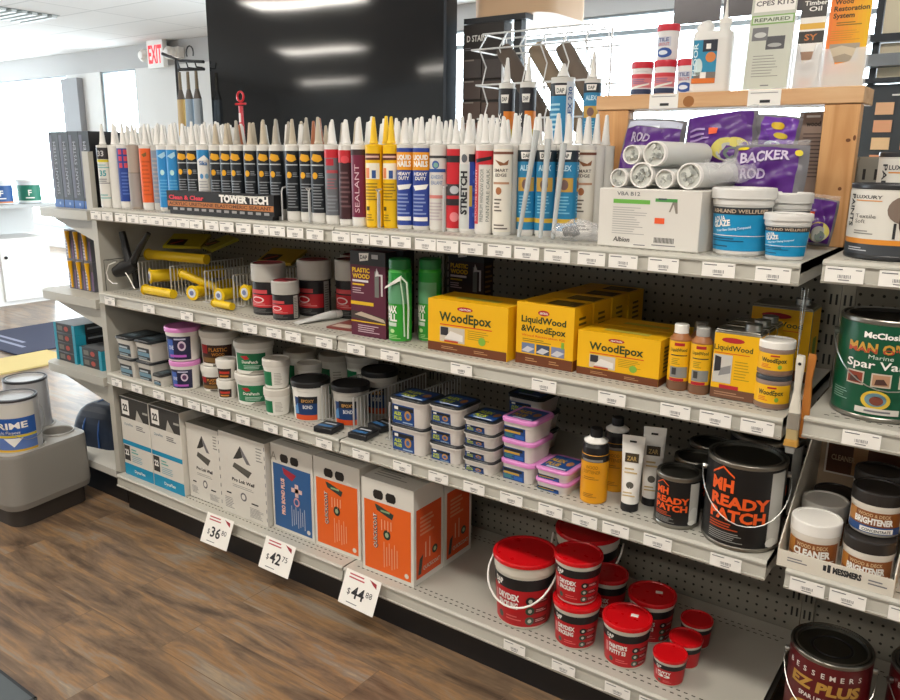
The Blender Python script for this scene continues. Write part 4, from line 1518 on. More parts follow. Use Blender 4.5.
MHB = M('#121214', 0.35)
paint_can('paint_can', 'large black gallon can with big orange letters and wire handle', 'paint can', (2.362, 0.086, Z3), 0.22, 0.0835, 0.196, MHB, art_mh, bail=True, bail_dir=0.12, lid=TINLID)
paint_can('paint_can', 'small black can with orange letters beside the white squeeze tubes', 'paint can', (2.219, 0.076, Z3), 0.15, 0.052, 0.124, MHB, art_mh)
paint_can('paint_can', 'black quart can directly behind the small orange lettered can', 'paint can', (2.219, 0.190, Z3), 0.2, 0.052, 0.124, MHB, art_mh)
paint_can('paint_can', 'black quart can furthest back in its row', 'paint can', (2.215, 0.310, Z3), 0.3, 0.052, 0.124, MHB, art_mh)
paint_can('paint_can', 'black gallon can behind the large orange lettered can', 'paint can', (2.356, 0.270, Z3), 0.3, 0.0825, 0.192, MHB, art_mh)

# ================================================================== SECOND SHELF (s2)
Z2 = 0.8885
YEL = M('#eeb50c', 0.45)
MAR = M('#6b3616', 0.5)
DGR = M('#2c3d1c', 0.5)


def art_epox(w, h, d, two=False):
    def f(mb):
        S = front(0, 0, 0)
        rect(mb, S, 0, 0, w, h * 0.17, MAR)
        disc(mb, S, w * 0.48, h * 0.86, w * 0.10, h * 0.045, M('#b3202a'), 1)
        text(mb, S, 'ABATRON', w * 0.48, h * 0.84, h * 0.035, PAPER, 2, w=w * 0.14)
        if two:
            text(mb, S, 'LiquidWood', w * 0.48, h * 0.69, h * 0.10, DGR, 1, w=w * 0.78, bold=0.03)
            text(mb, S, '&WoodEpox', w * 0.48, h * 0.54, h * 0.10, DGR, 1, w=w * 0.78, bold=0.03)
            text(mb, S, 'Wood Restoration Kit', w * 0.48, h * 0.46, h * 0.035, M('#d8431c'), 1, w=w * 0.76, bold=0.01)
            lines(mb, S, w * 0.12, h * 0.37, w * 0.65, h * 0.43, 2, M('#8a7418'), 1)
            for q, c in enumerate(('#6c7da0', '#3f4b66', '#7d83a3')):
                a = w * (0.11 + 0.26 * q)
                rect(mb, S, a, h * 0.19, a + w * 0.23, h * 0.35, M(c), 1)
                shape(mb, S, [(a, h * 0.22), (a + w * 0.12, h * 0.20), (a + w * 0.23, h * 0.27), (a + w * 0.1, h * 0.30)], M('#c9c9cf'), 2)
            rect(mb, S, w * 0.80, h * 0.33, w * 0.85, h * 0.44, M('#7fae3c'), 1)
        else:
            text(mb, S, 'WoodEpox', w * 0.48, h * 0.60, h * 0.17, DGR, 1, w=w * 0.66, bold=0.03)
            rect(mb, S, w * 0.16, h * 0.52, w * 0.82, h * 0.54, M('#d8431c'), 1)
            rect(mb, S, w * 0.16, h * 0.20, w * 0.48, h * 0.49, M('#cfc4b4'), 1)
            rect(mb, S, w * 0.17, h * 0.32, w * 0.27, h * 0.48, M('#2d2a30'), 2)
            shape(mb, S, [(w * 0.22, h * 0.26), (w * 0.46, h * 0.24), (w * 0.46, h * 0.36), (w * 0.3, h * 0.42)], M('#e6e1dc'), 3)
            rect(mb, S, w * 0.22, h * 0.20, w * 0.40, h * 0.235, M('#c8442a'), 4)
            lines(mb, S, w * 0.52, h * 0.30, w * 0.80, h * 0.49, 5, M('#a38a1c'), 1, fill=0.3)
            disc(mb, S, w * 0.70, h * 0.30, w * 0.045, h * 0.08, M('#7fae3c'), 2)
        lines(mb, S, w * 0.18, h * 0.05, w * 0.40, h * 0.12, 2, M('#b98d62'), 2)
        lines(mb, S, w * 0.60, h * 0.05, w * 0.78, h * 0.12, 2, M('#b98d62'), 2)
        R = sideR(w, 0, 0)
        rect(mb, R, 0, 0, d, h * 0.17, MAR)
        lines(mb, R, d * 0.25, h * 0.25, d * 0.75, h * 0.85, 7, M('#6b5410'), 1, fill=0.45)
        T = topF(0, 0, h)
        if two:
            rect(mb, T, w * 0.45, d * 0.15, w * 0.95, d * 0.8, M('#59461a'), 1)
            lines(mb, T, w * 0.5, d * 0.25, w * 0.9, d * 0.7, 3, M('#a58a35'), 2)
        else:
            rect(mb, T, w * 0.25, d * 0.3, w * 0.8, d * 0.55, M('#c9b94a'), 1)
            rect(mb, T, w * 0.25, d * 0.3, w * 0.8, d * 0.32, M('#8aa040'), 2)
            rect(mb, T, 0, d * 0.495, w, d * 0.505, M('#b98a08'), 2)
    return f


carton('epoxy_kit_box', 'wide yellow box beside the green cans', 'box', (1.521, 0.040, Z2), 0.03, 0.245, 0.125, 0.139, YEL, art_epox(0.243, 0.139, 0.125))
for k, lb in enumerate(('foremost', 'second', 'third', 'rearmost')):
    carton('epoxy_kit_box', '%s of the four tall yellow boxes standing one behind the other' % lb, 'box', (1.782 + 0.004 * k, 0.062 + 0.098 * k, Z2), -0.01, 0.160, 0.094, 0.156, YEL, art_epox(0.160, 0.156, 0.094, True))
carton('epoxy_kit_box', 'low wide yellow box in front, left of the small yellow bottles', 'box', (1.953, 0.062, Z2), 0.0, 0.204, 0.095, 0.107, YEL, art_epox(0.204, 0.107, 0.095))
carton('epoxy_kit_box', 'low wide yellow box hidden behind another beside the small yellow bottles', 'box', (1.960, 0.162, Z2), 0.0, 0.204, 0.095, 0.107, YEL, art_epox(0.204, 0.107, 0.095))


def art_lw(mb, S):
    H = S.z1 - S.z0
    k = S.rm
    rect(mb, S, -k * 1.3, H * 0.16, k * 1.3, H * 0.97, YEL)
    rect(mb, S, -k * 1.3, H * 0.0, k * 1.3, H * 0.17, M('#77543c'))
    rect(mb, S, -k * 0.4, H * 0.88, k * 0.5, H * 0.94, M('#b3202a'), 2)
    text(mb, S, 'LiquidWood', 0, H * 0.77, H * 0.065, DGR, 2, w=k * 1.5)
    rect(mb, S, -k * 0.7, H * 0.68, k * 0.8, H * 0.70, INK, 2)
    lines(mb, S, -k * 0.6, H * 0.50, k * 0.2, H * 0.64, 4, M('#a38a1c'), 2)
    rect(mb, S, -k * 0.7, H * 0.24, k * 0.9, H * 0.46, M('#8a8a86'), 2)
    rect(mb, S, -k * 0.5, H * 0.3, -k * 0.1, H * 0.44, M('#3c3a38'), 3)
    rect(mb, S, -k * 0.7, H * 0.17, k * 0.6, H * 0.23, M('#b3202a'), 3)


def small_bottle(name, label, x, y, z, r, h, body, cap, art, neck=0.012):
    t = thing(name, label, 'bottle', (x, y, z), 0.2)
    mb = MB()
    mb.lathe([(0, 0.001, body), (r * 0.95, 0, body), (r, 0.003, body), (r, h - 0.006, body), (r * 0.8, h, body), (r * 0.62, h + 0.006, body), (0, h + 0.0062, body)], 24)
    art(mb, Cyl(r, 0.003, r, h - 0.006))
    mb.build('bottle_body', t)
    mb = MB()
    mb.lathe([(r * 0.66, h + 0.0066, cap), (r * 0.66, h + 0.024, cap), (r * 0.6, h + 0.026, cap), (0, h + 0.0262, cap)], 20)
    mb.build('cap', t)
    return t


small_bottle('hardener_bottle', 'small yellow labelled bottle with white cap beside the low yellow box', 2.194, 0.085, Z2, 0.0240, 0.122, M('#a0673c', 0.4), WHITE, art_lw)
small_bottle('hardener_bottle', 'small yellow labelled bottle with clear cap beside the oblong cans', 2.243, 0.082, Z2, 0.0230, 0.122, M('#a0673c', 0.4), M('#a9a7a2', 0.2), art_lw)
small_bottle('hardener_bottle', 'small yellow labelled bottle behind the white capped one', 2.222, 0.135, Z2, 0.0215, 0.122, M('#a0673c', 0.4), M('#77746e', 0.2), art_lw)


def art_lwcan(mb, w, d, h):
    S = front(0, 0, 0)
    rect(mb, S, 0.001, 0.002, w - 0.001, h - 0.004, YEL)
    rect(mb, S, 0.001, 0.002, w - 0.001, h * 0.16, M('#6d4630'), 2)
    disc(mb, S, w * 0.42, h * 0.88, w * 0.25, h * 0.04, M('#b3202a'), 2)
    text(mb, S, 'LiquidWood', w * 0.44, h * 0.73, h * 0.075, DGR, 2, w=w * 0.84, bold=0.02)
    rect(mb, S, w * 0.05, h * 0.68, w * 0.8, h * 0.69, M('#d8431c'), 2)
    rect(mb, S, w * 0.03, h * 0.24, w * 0.44, h * 0.66, M('#c9c5bd'), 2)
    shape(mb, S, [(w * 0.06, h * 0.40), (w * 0.06, h * 0.64), (w * 0.2, h * 0.62), (w * 0.2, h * 0.42)], M('#2e2d31'), 3)
    shape(mb, S, [(w * 0.16, h * 0.34), (w * 0.42, h * 0.40), (w * 0.42, h * 0.52), (w * 0.2, h * 0.46)], M('#8b8a8a'), 3)
    lines(mb, S, w * 0.50, h * 0.30, w * 0.85, h * 0.60, 7, M('#a38a1c'), 2, fill=0.25)
    rect(mb, S, w * 0.2, h * 0.16, w * 0.62, h * 0.215, M('#b3202a'), 3)
    lines(mb, S, w * 0.1, h * 0.05, w * 0.8, h * 0.12, 2, M('#a98266'), 3)
    R = sideR(w, 0, 0)
    rect(mb, R, 0.001, 0.002, d - 0.001, h - 0.004, YEL)
    rect(mb, R, 0.001, 0.002, d - 0.001, h * 0.16, M('#6d4630'), 2)
    rect(mb, R, d * 0.3, h * 0.35, d * 0.7, h * 0.6, M('#6d8a2c'), 2)


def oblong_can(label, x, y, z, w, d, h):
    t = thing('oblong_can', label, 'can', (x, y, z), 0)
    mb = MB()
    mb.box(0, w, 0, d, 0, h, M('#8c8a84', 0.35, 0.8))
    art_lwcan(mb, w, d, h)
    mb.box(0.002, w - 0.002, 0.002, d - 0.002, h, h + 0.004, M('#9a988f', 0.3, 0.9))
    mb.build('can_body', t, bevel=0.0015)
    mb = MB()
    mb.lathe([(0.0, h + 0.0045, CHROME), (0.017, h + 0.0045, CHROME), (0.017, h + 0.018, CHROME), (0.014, h + 0.019, CHROME), (0, h + 0.0192, CHROME)], 18, w * 0.76, d * 0.5)
    mb.build('screw_cap', t)
    return t


oblong_can('small oblong yellow can, foremost of its row', 2.273, 0.064, Z2, 0.096, 0.052, 0.148)
oblong_can('small oblong yellow can, second of its row', 2.275, 0.122, Z2, 0.096, 0.052, 0.148)
oblong_can('small oblong yellow can, third of its row', 2.277, 0.180, Z2, 0.096, 0.052, 0.148)
oblong_can('large oblong yellow can at the back, behind the two stacked yellow jars', 2.284, 0.300, Z2, 0.135, 0.085, 0.172)


def art_jar(mb, S):
    H = S.z1 - S.z0
    k = S.rm
    rect(mb, S, -k * 1.3, H * 0.18, k * 1.3, H * 0.96, YEL)
    rect(mb, S, -k * 1.3, 0, k * 1.3, H * 0.18, M('#8a6a55'), 1)
    rect(mb, S, -k * 0.2, H * 0.82, k * 0.3, H * 0.89, M('#b3202a'), 2)
    text(mb, S, 'WoodEpox', k * 0.0, H * 0.55, H * 0.20, DGR, 2, w=k * 1.45, bold=0.03)
    lines(mb, S, -k * 0.7, H * 0.28, -k * 0.1, H * 0.48, 3, M('#d05a1c'), 2)
    disc(mb, S, k * 0.35, H * 0.36, k * 0.12, H * 0.1, M('#7fae3c'), 2)


JB = M('#9c8478', 0.35)
round_tub('epoxy_jar', 'yellow labelled jar with white lid, on top of the other jar', 'jar', (2.398, 0.080, Z2 + 0.0715), 0.1, 0.036, 0.072, JB, WHITE, art_jar, lidh=0.016, taper=0.98, lidr=1.0)
round_tub('epoxy_jar', 'yellow labelled jar with dark lid, at the bottom of the stack of two', 'jar', (2.398, 0.080, Z2), 0.1, 0.036, 0.071, JB, M('#3a3f46', 0.35), art_jar, lidh=0.010, taper=0.98, lidr=1.0)

# maroon box and packets
def art_maroon(w=0.126, d=0.05, h=0.244):
    def f(mb):
        S = front(0, 0, 0)
        rect(mb, S, 0, h * 0.84, w, h, M('#2b2c2f', 0.5))
        shape(mb, S, [(w * 0.28, h * 0.88), (w * 0.52, h * 0.90), (w * 0.54, h * 0.985), (w * 0.26, h * 0.975)], PAPER, 2)
        text(mb, S, 'DAP', w * 0.40, h * 0.91, h * 0.045, INK, 3, w=w * 0.2)
        rect(mb, S, w * 0.62, h * 0.92, w * 0.80, h * 0.97, M('#a9a9ab'), 2)
        text(mb, S, 'PLASTIC', w * 0.06, h * 0.755, h * 0.05, M('#d9b01c'), 2, w=w * 0.5, align='L', bold=0.04)
        text(mb, S, 'WOOD', w * 0.06, h * 0.685, h * 0.05, M('#d9b01c'), 2, w=w * 0.5, align='L', bold=0.04)
        rect(mb, S, w * 0.06, h * 0.64, w * 0.52, h * 0.665, M('#d8cfd4'), 2)
        rect(mb, S, w * 0.06, h * 0.60, w * 0.40, h * 0.62, M('#d9b01c'), 2)
        lines(mb, S, w * 0.06, h * 0.50, w * 0.4, h * 0.58, 3, M('#b9a0aa'), 2)
        rect(mb, S, w * 0.70, h * 0.48, w * 0.82, h * 0.78, M('#6d6f6a'), 2)
        shape(mb, S, [(w * 0.72, h * 0.72), (w * 0.76, h * 0.82), (w * 0.82, h * 0.75), (w * 0.93, h * 0.75), (w * 0.93, h * 0.5), (w * 0.88, h * 0.5), (w * 0.88, h * 0.73), (w * 0.8, h * 0.73)], M('#c9c4c4'), 3)
        rect(mb, S, 0, h * 0.37, w * 0.66, h * 0.41, M('#d9b01c'), 2)
        shape(mb, S, [(0, h * 0.21), (w, h * 0.175), (w, h * 0.24), (w * 0.6, h * 0.27), (0, h * 0.30)], M('#3f3330'), 2)
        shape(mb, S, [(w * 0.1, h * 0.25), (w, h * 0.19), (w * 0.95, h * 0.23), (w * 0.3, h * 0.29)], M('#b9a895'), 3)
        rect(mb, S, 0, h * 0.165, w, h * 0.18, M('#d9b01c'), 3)
        lines(mb, S, w * 0.2, h * 0.04, w * 0.85, h * 0.14, 4, M('#c5aab4'), 2)
        R = sideR(w, 0, 0)
        rect(mb, R, 0, h * 0.84, d, h, M('#2b2c2f', 0.5))
        lines(mb, R, d * 0.15, h * 0.1, d * 0.9, h * 0.82, 12, M('#8a6a3a'), 1)
    return f


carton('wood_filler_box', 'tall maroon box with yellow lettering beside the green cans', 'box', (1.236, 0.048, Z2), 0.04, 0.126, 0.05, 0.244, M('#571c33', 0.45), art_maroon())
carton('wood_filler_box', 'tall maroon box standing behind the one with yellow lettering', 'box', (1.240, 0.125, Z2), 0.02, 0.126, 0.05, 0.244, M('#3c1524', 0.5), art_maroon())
mb = MB(); mb.box(0, 0.10, 0, 0.13, 0, 0.006, M('#7a3a34', 0.5)); rect(mb, topF(0, 0, 0.006), 0.01, 0.01, 0.08, 0.05, M('#c9b7a8'), 1)
tag(mb.build('packet', loc=(1.122, 0.060, Z2), rot=0.1), 'flat red brown packet lying left of the maroon box', 'packet')
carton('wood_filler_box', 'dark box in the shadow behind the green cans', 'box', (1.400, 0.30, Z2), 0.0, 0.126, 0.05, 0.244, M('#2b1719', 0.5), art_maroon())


def art_gcan(mb, S):
    H = S.z1 - S.z0
    k = S.rm
    rect(mb, S, -k * 1.1, H * 0.55, k * 1.1, H * 0.86, M('#5f9c72', 0.4), 1)
    text(mb, S, 'MAX', -k * 0.35, H * 0.42, H * 0.10, PAPER, 2, w=k * 1.0, bold=0.05)
    text(mb, S, 'FILL', -k * 0.35, H * 0.30, H * 0.10, PAPER, 2, w=k * 1.0, bold=0.05)
    rect(mb, S, -k * 0.8, H * 0.22, k * 0.1, H * 0.275, M('#c9d6c8'), 2)
    disc(mb, S, -k * 0.3, H * 0.15, k * 0.22, H * 0.03, M('#bfe09a'), 2)
    lines(mb, S, -k * 0.8, H * 0.03, k * 0.5, H * 0.10, 3, M('#a9d78f'), 2)


def green_can(label, x, y, rz, trigger):
    t = thing('foam_can', label, 'spray can', (x, y, Z2), rz)
    g1 = M('#2e9a2f', 0.35); g2 = M('#146f35', 0.4)
    r, h = 0.0325, 0.195
    mb = MB()
    mb.lathe([(0, 0.001, CHROME), (r * 0.96, 0, CHROME), (r, 0.004, g1), (r, h * 0.25, g1), (r, h * 0.7, M('#1f8a33', 0.35)), (r, h, g1), (r * 0.9, h + 0.008, g1), (r * 0.4, h + 0.014, g1), (0, h + 0.0142, g1)], 28)
    art_gcan(mb, Cyl(r, 0.004, r, h))
    mb.build('can_body', t)
    mb = MB()
    mb.lathe([(r * 0.93, h + 0.0085, g2), (r * 0.96, h + 0.010, g2), (r * 0.95, h + 0.034, g2), (r * 0.8, h + 0.037, g2), (0, h + 0.0372, g2)], 24)
    mb.build('cap', t)
    if trigger:
        mb = MB()
        mb.loft([[(-0.030, -r - 0.002, 0.150), (-0.030, -r - 0.006, 0.150), (-0.028, -r - 0.006, 0.156), (-0.028, -r - 0.002, 0.156)],
                 [(0.020, -r - 0.004, 0.176), (0.020, -r - 0.010, 0.176), (0.022, -r - 0.010, 0.190), (0.022, -r - 0.004, 0.190)]], [WHITE])
        mb.tube([(0.020, -r - 0.006, 0.185), (0.036, -r - 0.002, 0.17), (0.037, -r + 0.006, 0.10), (0.036, -r + 0.004, 0.014)], 0.0028, M('#cfe0cf', 0.4), 7)
        mb.tube([(0.018, -r - 0.006, 0.18), (0.026, -r - 0.003, 0.12), (0.028, -r - 0.001, 0.02)], 0.0022, M('#bcd9bc', 0.4), 7)
        mb.build('trigger_and_straw', t)
    return t


green_can('green spray can with white trigger and straw beside the maroon box', 1.399, 0.072, 0.25, True)
green_can('green spray can left of the wide yellow box', 1.463, 0.125, 0.1, False)


def art_redlabel(mb, S):
    H = S.z1 - S.z0
    k = S.rm
    rect(mb, S, -k * 1.15, H * 0.22, k * 0.85, H * 0.62, M('#c3202a', 0.4))
    rect(mb, S, -k * 1.0, H * 0.66, k * 0.2, H * 0.78, M('#c9494e'), 2)
    disc(mb, S, -k * 0.45, H * 0.46, k * 0.45, H * 0.10, M('#e9d9d6'), 2)
    disc(mb, S, -k * 0.45, H * 0.46, k * 0.36, H * 0.07, M('#c3202a'), 3)
    lines(mb, S, -k * 1.0, H * 0.26, k * 0.5, H * 0.36, 2, M('#e08b88'), 2)
    lines(mb, S, -k * 1.0, H * 0.05, k * 0.5, H * 0.18, 3, M('#6a6a68'), 1)
    rect(mb, S, k * 0.9, H * 0.02, k * 1.35, H * 0.98, M('#b7b4ae'), 1)
    lines(mb, S, k * 0.95, H * 0.05, k * 1.3, H * 0.9, 12, M('#77756f'), 2)


def shoe_can(label, x, y, r, h, rz=0.1):
    t = thing('putty_canister', label, 'canister', (x, y, Z2), 0.62 * math.atan2(2.77 - x, 1.65 + y))
    hb = h * 0.64
    mb = MB()
    B = M('#1d1c1e', 0.35)
    mb.lathe([(0, 0.001, B), (r * 0.93, 0, B), (r * 0.95, 0.003, B), (r * 0.95, hb, B), (0, hb + 0.001, B)], 28)
    art_redlabel(mb, Cyl(r * 0.95, 0.003, r * 0.95, hb))
    mb.build('canister_body', t)
    mb = MB()
    LW = M('#b5b1aa', 0.45)
    mb.lathe([(r * 0.95, hb + 0.0015, LW), (r, hb + 0.003, LW), (r, h - 0.004, LW), (r * 0.97, h, LW), (r * 0.85, h, M('#8d2430', 0.4)), (r * 0.82, h - 0.003, M('#8d2430', 0.4)), (0, h - 0.003, LW)], 28)
    for k in range(5):
        pass
    mb.build('deep_lid', t)
    return t


shoe_can('large black canister with red label and tall grey lid', 0.802, 0.125, 0.056, 0.165)
shoe_can('small black canister with red label in front of the large one', 0.912, 0.095, 0.044, 0.122)
shoe_can('black canister with tall grey lid directly behind the small one', 0.930, 0.205, 0.055, 0.178)
shoe_can('black canister with tall grey lid, third one towards the maroon box', 1.055, 0.250, 0.055, 0.185)
shoe_can('black canister with tall grey lid at the back of the second shelf', 0.985, 0.350, 0.055, 0.185)

# tube lying flat
t = thing('sealant_tube', 'grey white squeeze tube lying flat on the second shelf', 'tube', (1.005, 0.048, Z2), -0.30)
mb = MB()
secs = []
for zz, rx, rz_ in ((0.0, 0.020, 0.0015), (0.02, 0.020, 0.004), (0.10, 0.018, 0.012), (0.135, 0.016, 0.0145)):
    secs.append([(rx * math.cos(2 * PI * q / 18), zz, 0.0147 * (1 if zz > 0.11 else 1) * (rz_ / 0.0145) + rz_ * math.sin(2 * PI * q / 18) + 0.0003) for q in range(18)])
mb.loft(secs, [M('#c9c9c6', 0.35)] * 3)
mb.build('tube_body', t)
mb = MB()
mb.T = Matrix.Translation((0, 0.1355, 0.0148)) @ Matrix.Rotation(-PI / 2, 4, 'X')
mb.lathe([(0, 0, WHITE), (0.013, 0, WHITE), (0.012, 0.022, WHITE), (0, 0.0225, WHITE)], 18)
mb.build('cap', t)

# ------------------------------------------------------------------ caulking guns between wire dividers
YT = M('#e3bd0e', 0.4)
for k, (x, lb) in enumerate(((0.115, 'leftmost wire divider on the second shelf beside the black gun'), (0.310, 'wire divider left of the middle yellow tools'), (0.505, 'wire divider right of the middle yellow tools'), (0.655, 'wire divider nearest the black canisters on the second shelf'))):
    wire_divider('wire_divider', lb, (x, 0.100, Z2), 0.33, 0.112, ny=22)

WHT = M('#d9dbe2', 0.4)


def caulk_gun(label, p0, p1, r=0.020, cat='tool', band=None):
    """yellow tube tool: barrel with a white and blue end plug"""
    a = Vector(p0); b = Vector(p1)
    t = thing('caulking_tool', label, cat, tuple(a), 0)
    d = (b - a)
    mb = MB()
    mb.tube([(0, 0, 0), tuple(d * 0.5), tuple(d)], r, YT, 16)
    if band:
        mb.tube([tuple(d * 0.60), tuple(d * 0.72)], r * 1.03, M(band, 0.4), 16)
    mb.build('barrel', t)
    mb = MB()
    n = -d.normalized()
    e = n * 0.0015
    mb.tube([tuple(n * 0.0006), tuple(n * 0.004)], [r * 1.25, r * 1.2], YT, 18)
    mb.tube([tuple(n * 0.0042), tuple(n * 0.006)], r * 0.75, WHT, 16)
    mb.tube([tuple(n * 0.0062), tuple(n * 0.0075)], r * 0.4, M('#6f7aa8', 0.4), 12)
    mb.build('end_plug', t)
    return t


caulk_gun('yellow tube tool lying across the top of the wire dividers', (0.095, 0.16, Z2 + 0.134), (0.39, 0.20, Z2 + 0.134), 0.018)
caulk_gun('yellow tube tool with white plug leaning at the left divider', (0.165, 0.115, Z2 + 0.062), (0.27, 0.36, Z2 + 0.062), 0.024)
caulk_gun('yellow tube tool lying on the shelf left of the second divider', (0.180, 0.080, Z2 + 0.0175), (0.345, 0.082, Z2 + 0.0175), 0.0165)
caulk_gun('yellow tube tool lying on the shelf, its white plug facing out', (0.425, 0.105, Z2 + 0.0275), (0.365, 0.32, Z2 + 0.0275), 0.0215)
caulk_gun('yellow tube tool slanting down from left to right', (0.345, 0.120, Z2 + 0.088), (0.475, 0.18, Z2 + 0.040), 0.015)
caulk_gun('yellow tube tool with purple band beside the third divider', (0.560, 0.115, Z2 + 0.032), (0.540, 0.34, Z2 + 0.032), 0.021, band='#3f3b8a')
caulk_gun('short yellow tube tool lying in front near the canisters', (0.590, 0.070, Z2 + 0.0155), (0.690, 0.062, Z2 + 0.0155), 0.0125)
caulk_gun('yellow tube tool standing proud beside the large black canister', (0.690, 0.120, Z2 + 0.055), (0.685, 0.34, Z2 + 0.055), 0.022)
# yellow packaged tools on top
for i, (x, y, z, a, c, lb) in enumerate(((0.19, 0.24, Z2 + 0.155, 0.5, '#b3a51c', 'yellow and black tool package tilted on the dividers'), (0.30, 0.27, Z2 + 0.155, -0.4, '#9a9420', 'dull yellow tool package lying behind the tilted one'), (0.60, 0.33, Z2 + 0.12, 0.2, '#b08f1e', 'yellow tool package behind the large black canister'))):
    mb = MB()
    mb.T = Matrix.Rotation(0.35, 4, 'X')
    mb.box(-0.075, 0.075, 0, 0.11, 0, 0.010, M(c, 0.4))
    S = Flat((-0.075, 0, 0.010), (1, 0, 0), (0, 1, 0))
    rect(mb, S, 0.01, 0.01, 0.08, 0.06, M('#1d1a14'), 1)
    shape(mb, S, [(0.02, 0.02), (0.06, 0.05), (0.07, 0.045), (0.03, 0.015)], M('#a8371c'), 2)
    tag(mb.build('tool_package', loc=(x, y, z), rot=a), lb, 'package')
# black caulk gun with a pale cable
t = thing('caulking_gun', 'black caulking gun leaning in the left corner of the second shelf', 'tool', (0.0, 0.0, Z2))
BM = M('#1b1b1c', 0.4)
mb = MB()
mb.tube([(0.025, 0.060, 0.070), (0.060, 0.075, 0.085), (0.100, 0.095, 0.105)], [0.020, 0.030, 0.022], BM, 14)
mb.build('barrel', t)
mb = MB()
mb.tube([(0.085, 0.085, 0.100), (0.070, 0.085, 0.150), (0.052, 0.085, 0.222)], [0.017, 0.015, 0.012], BM, 10)
mb.build('handle', t)
mb = MB()
mb.tube([(0.092, 0.090, 0.105), (0.125, 0.095, 0.150), (0.182, 0.110, 0.222)], [0.015, 0.013, 0.009], BM, 10)
mb.build('trigger', t)
mb = MB()
mb.tube([(0.085, 0.095, 0.100), (0.075, 0.11, 0.05), (0.070, 0.115, 0.010)], 0.012, BM, 10)
mb.build('stand', t)
mb = MB()
mb.tube([(0.052, 0.048, 0.112), (0.018, 0.040, 0.100), (0.006, 0.035, 0.070), (0.018, 0.032, 0.045), (0.050, 0.030, 0.034), (0.080, 0.030, 0.036)], 0.0022, WHITE, 6)
mb.tube([(0.10, 0.055, 0.075), (0.13, 0.050, 0.055), (0.165, 0.045, 0.022)], 0.0022, WHITE, 6)
mb.build('cable', t)
mb = MB()
mb.tube([(0.012, 0.025, 0.002), (0.012, 0.025, 0.118), (0.012, 0.30, 0.118)], 0.0016, M('#4e4c48', 0.4, 0.5), 6)
mb.tube([(0.012, 0.025, 0.118), (0.10, 0.025, 0.122)], 0.0012, M('#4e4c48', 0.4, 0.5), 6)
mb.build('hook_wire', t)

# hanging brush and paint stick on a bead chain at the right end
bc = thing('bead_chain', 'bead chain hanging from the right end of the top shelf', 'chain', (2.455, -0.002, 1.152))
mb = MB()
for sgn, x0 in ((1, -0.006), (-1, 0.006)):
    for k in range(34):
        z = -0.0036 * k
        x = x0 * (1 - k / 34.0)
        mb.T = Matrix.Translation((x, 0.002 * sgn, z))
        mb.lathe([(0, -0.0014, CHROME), (0.0013, -0.0008, CHROME), (0.0013, 0.0008, CHROME), (0, 0.0014, CHROME)], 6)
mb.T = None
mb.tube([(0, 0, -0.002), (0.0, 0, -0.155)], 0.0008, CHROME, 5)
mb.build('beads', bc)
br = thing('paint_brush', 'paint brush with white handle hanging upside down on the chain', 'paint brush', (2.463, -0.006, 1.0))
mb = MB()
HW = M('#d8d2c4', 0.4)
secs = [rrect(0.0072, 0.005, 0.004, 0.024, 3), rrect(0.0084, 0.006, 0.004, 0.012, 3), rrect(0.0068, 0.006, 0.004, -0.03, 3), rrect(0.0064, 0.006, 0.004, -0.05, 3), rrect(0.0100, 0.007, 0.004, -0.082, 3), rrect(0.0108, 0.0075, 0.003, -0.092, 3)]
mb.loft(secs, [HW] * 5)
S = Flat((0, -0.0062, 0), (1, 0, 0), (0, 0, 1))
disc(mb, S, 0, 0.008, 0.0032, 0.0032, BLK, 1)
mb.build('handle', br)
mb = MB()
mb.loft([rrect(0.0112, 0.008, 0.002, -0.0925, 3), rrect(0.0112, 0.008, 0.002, -0.125, 3)], [M('#b7b3a9', 0.35, 0.7)])
mb.build('ferrule', br)
mb = MB()
mb.loft([rrect(0.0108, 0.0075, 0.003, -0.1255, 3), rrect(0.0108, 0.008, 0.003, -0.146, 3), rrect(0.0124, 0.009, 0.003, -0.150, 3), rrect(0.0132, 0.0095, 0.003, -0.160, 3), rrect(0.0100, 0.007, 0.003, -0.164, 3), rrect(0.0088, 0.005, 0.003, -0.176, 3)], [M('#b09a6c', 0.7), M('#b98a3a', 0.6), M('#b98a3a', 0.6), M('#8c8b86', 0.6), M('#8f8f8c', 0.6)])
mb.build('bristles', br)
mb = MB()
mb.loft([rrect(0.0064, 0.004, 0.003, 1.026, 3, 2.480, 0.010), rrect(0.0084, 0.0045, 0.003, 1.018, 3, 2.480, 0.010), rrect(0.0060, 0.0045, 0.003, 0.975, 3, 2.4785, 0.010), rrect(0.0080, 0.0045, 0.003, 0.93, 3, 2.4795, 0.010), rrect(0.0076, 0.0045, 0.003, 0.855, 3, 2.4800, 0.010)], [M('#b9732e', 0.5)] * 4)
tag(mb.build('stir_stick'), 'orange brown wooden stick hanging beside the white handled brush', 'stick')

# ================================================================== TOP SHELF (s1): caulk tubes
Z1 = 1.1995
TW = M('#dcd9d3', 0.45)
TCLR = {'w': '#e2e0dc', 'b': '#b9ad98', 'g': '#a39c8f', 'y': '#ecc018', 't': '#a4623f', 'd': '#4d4a46'}


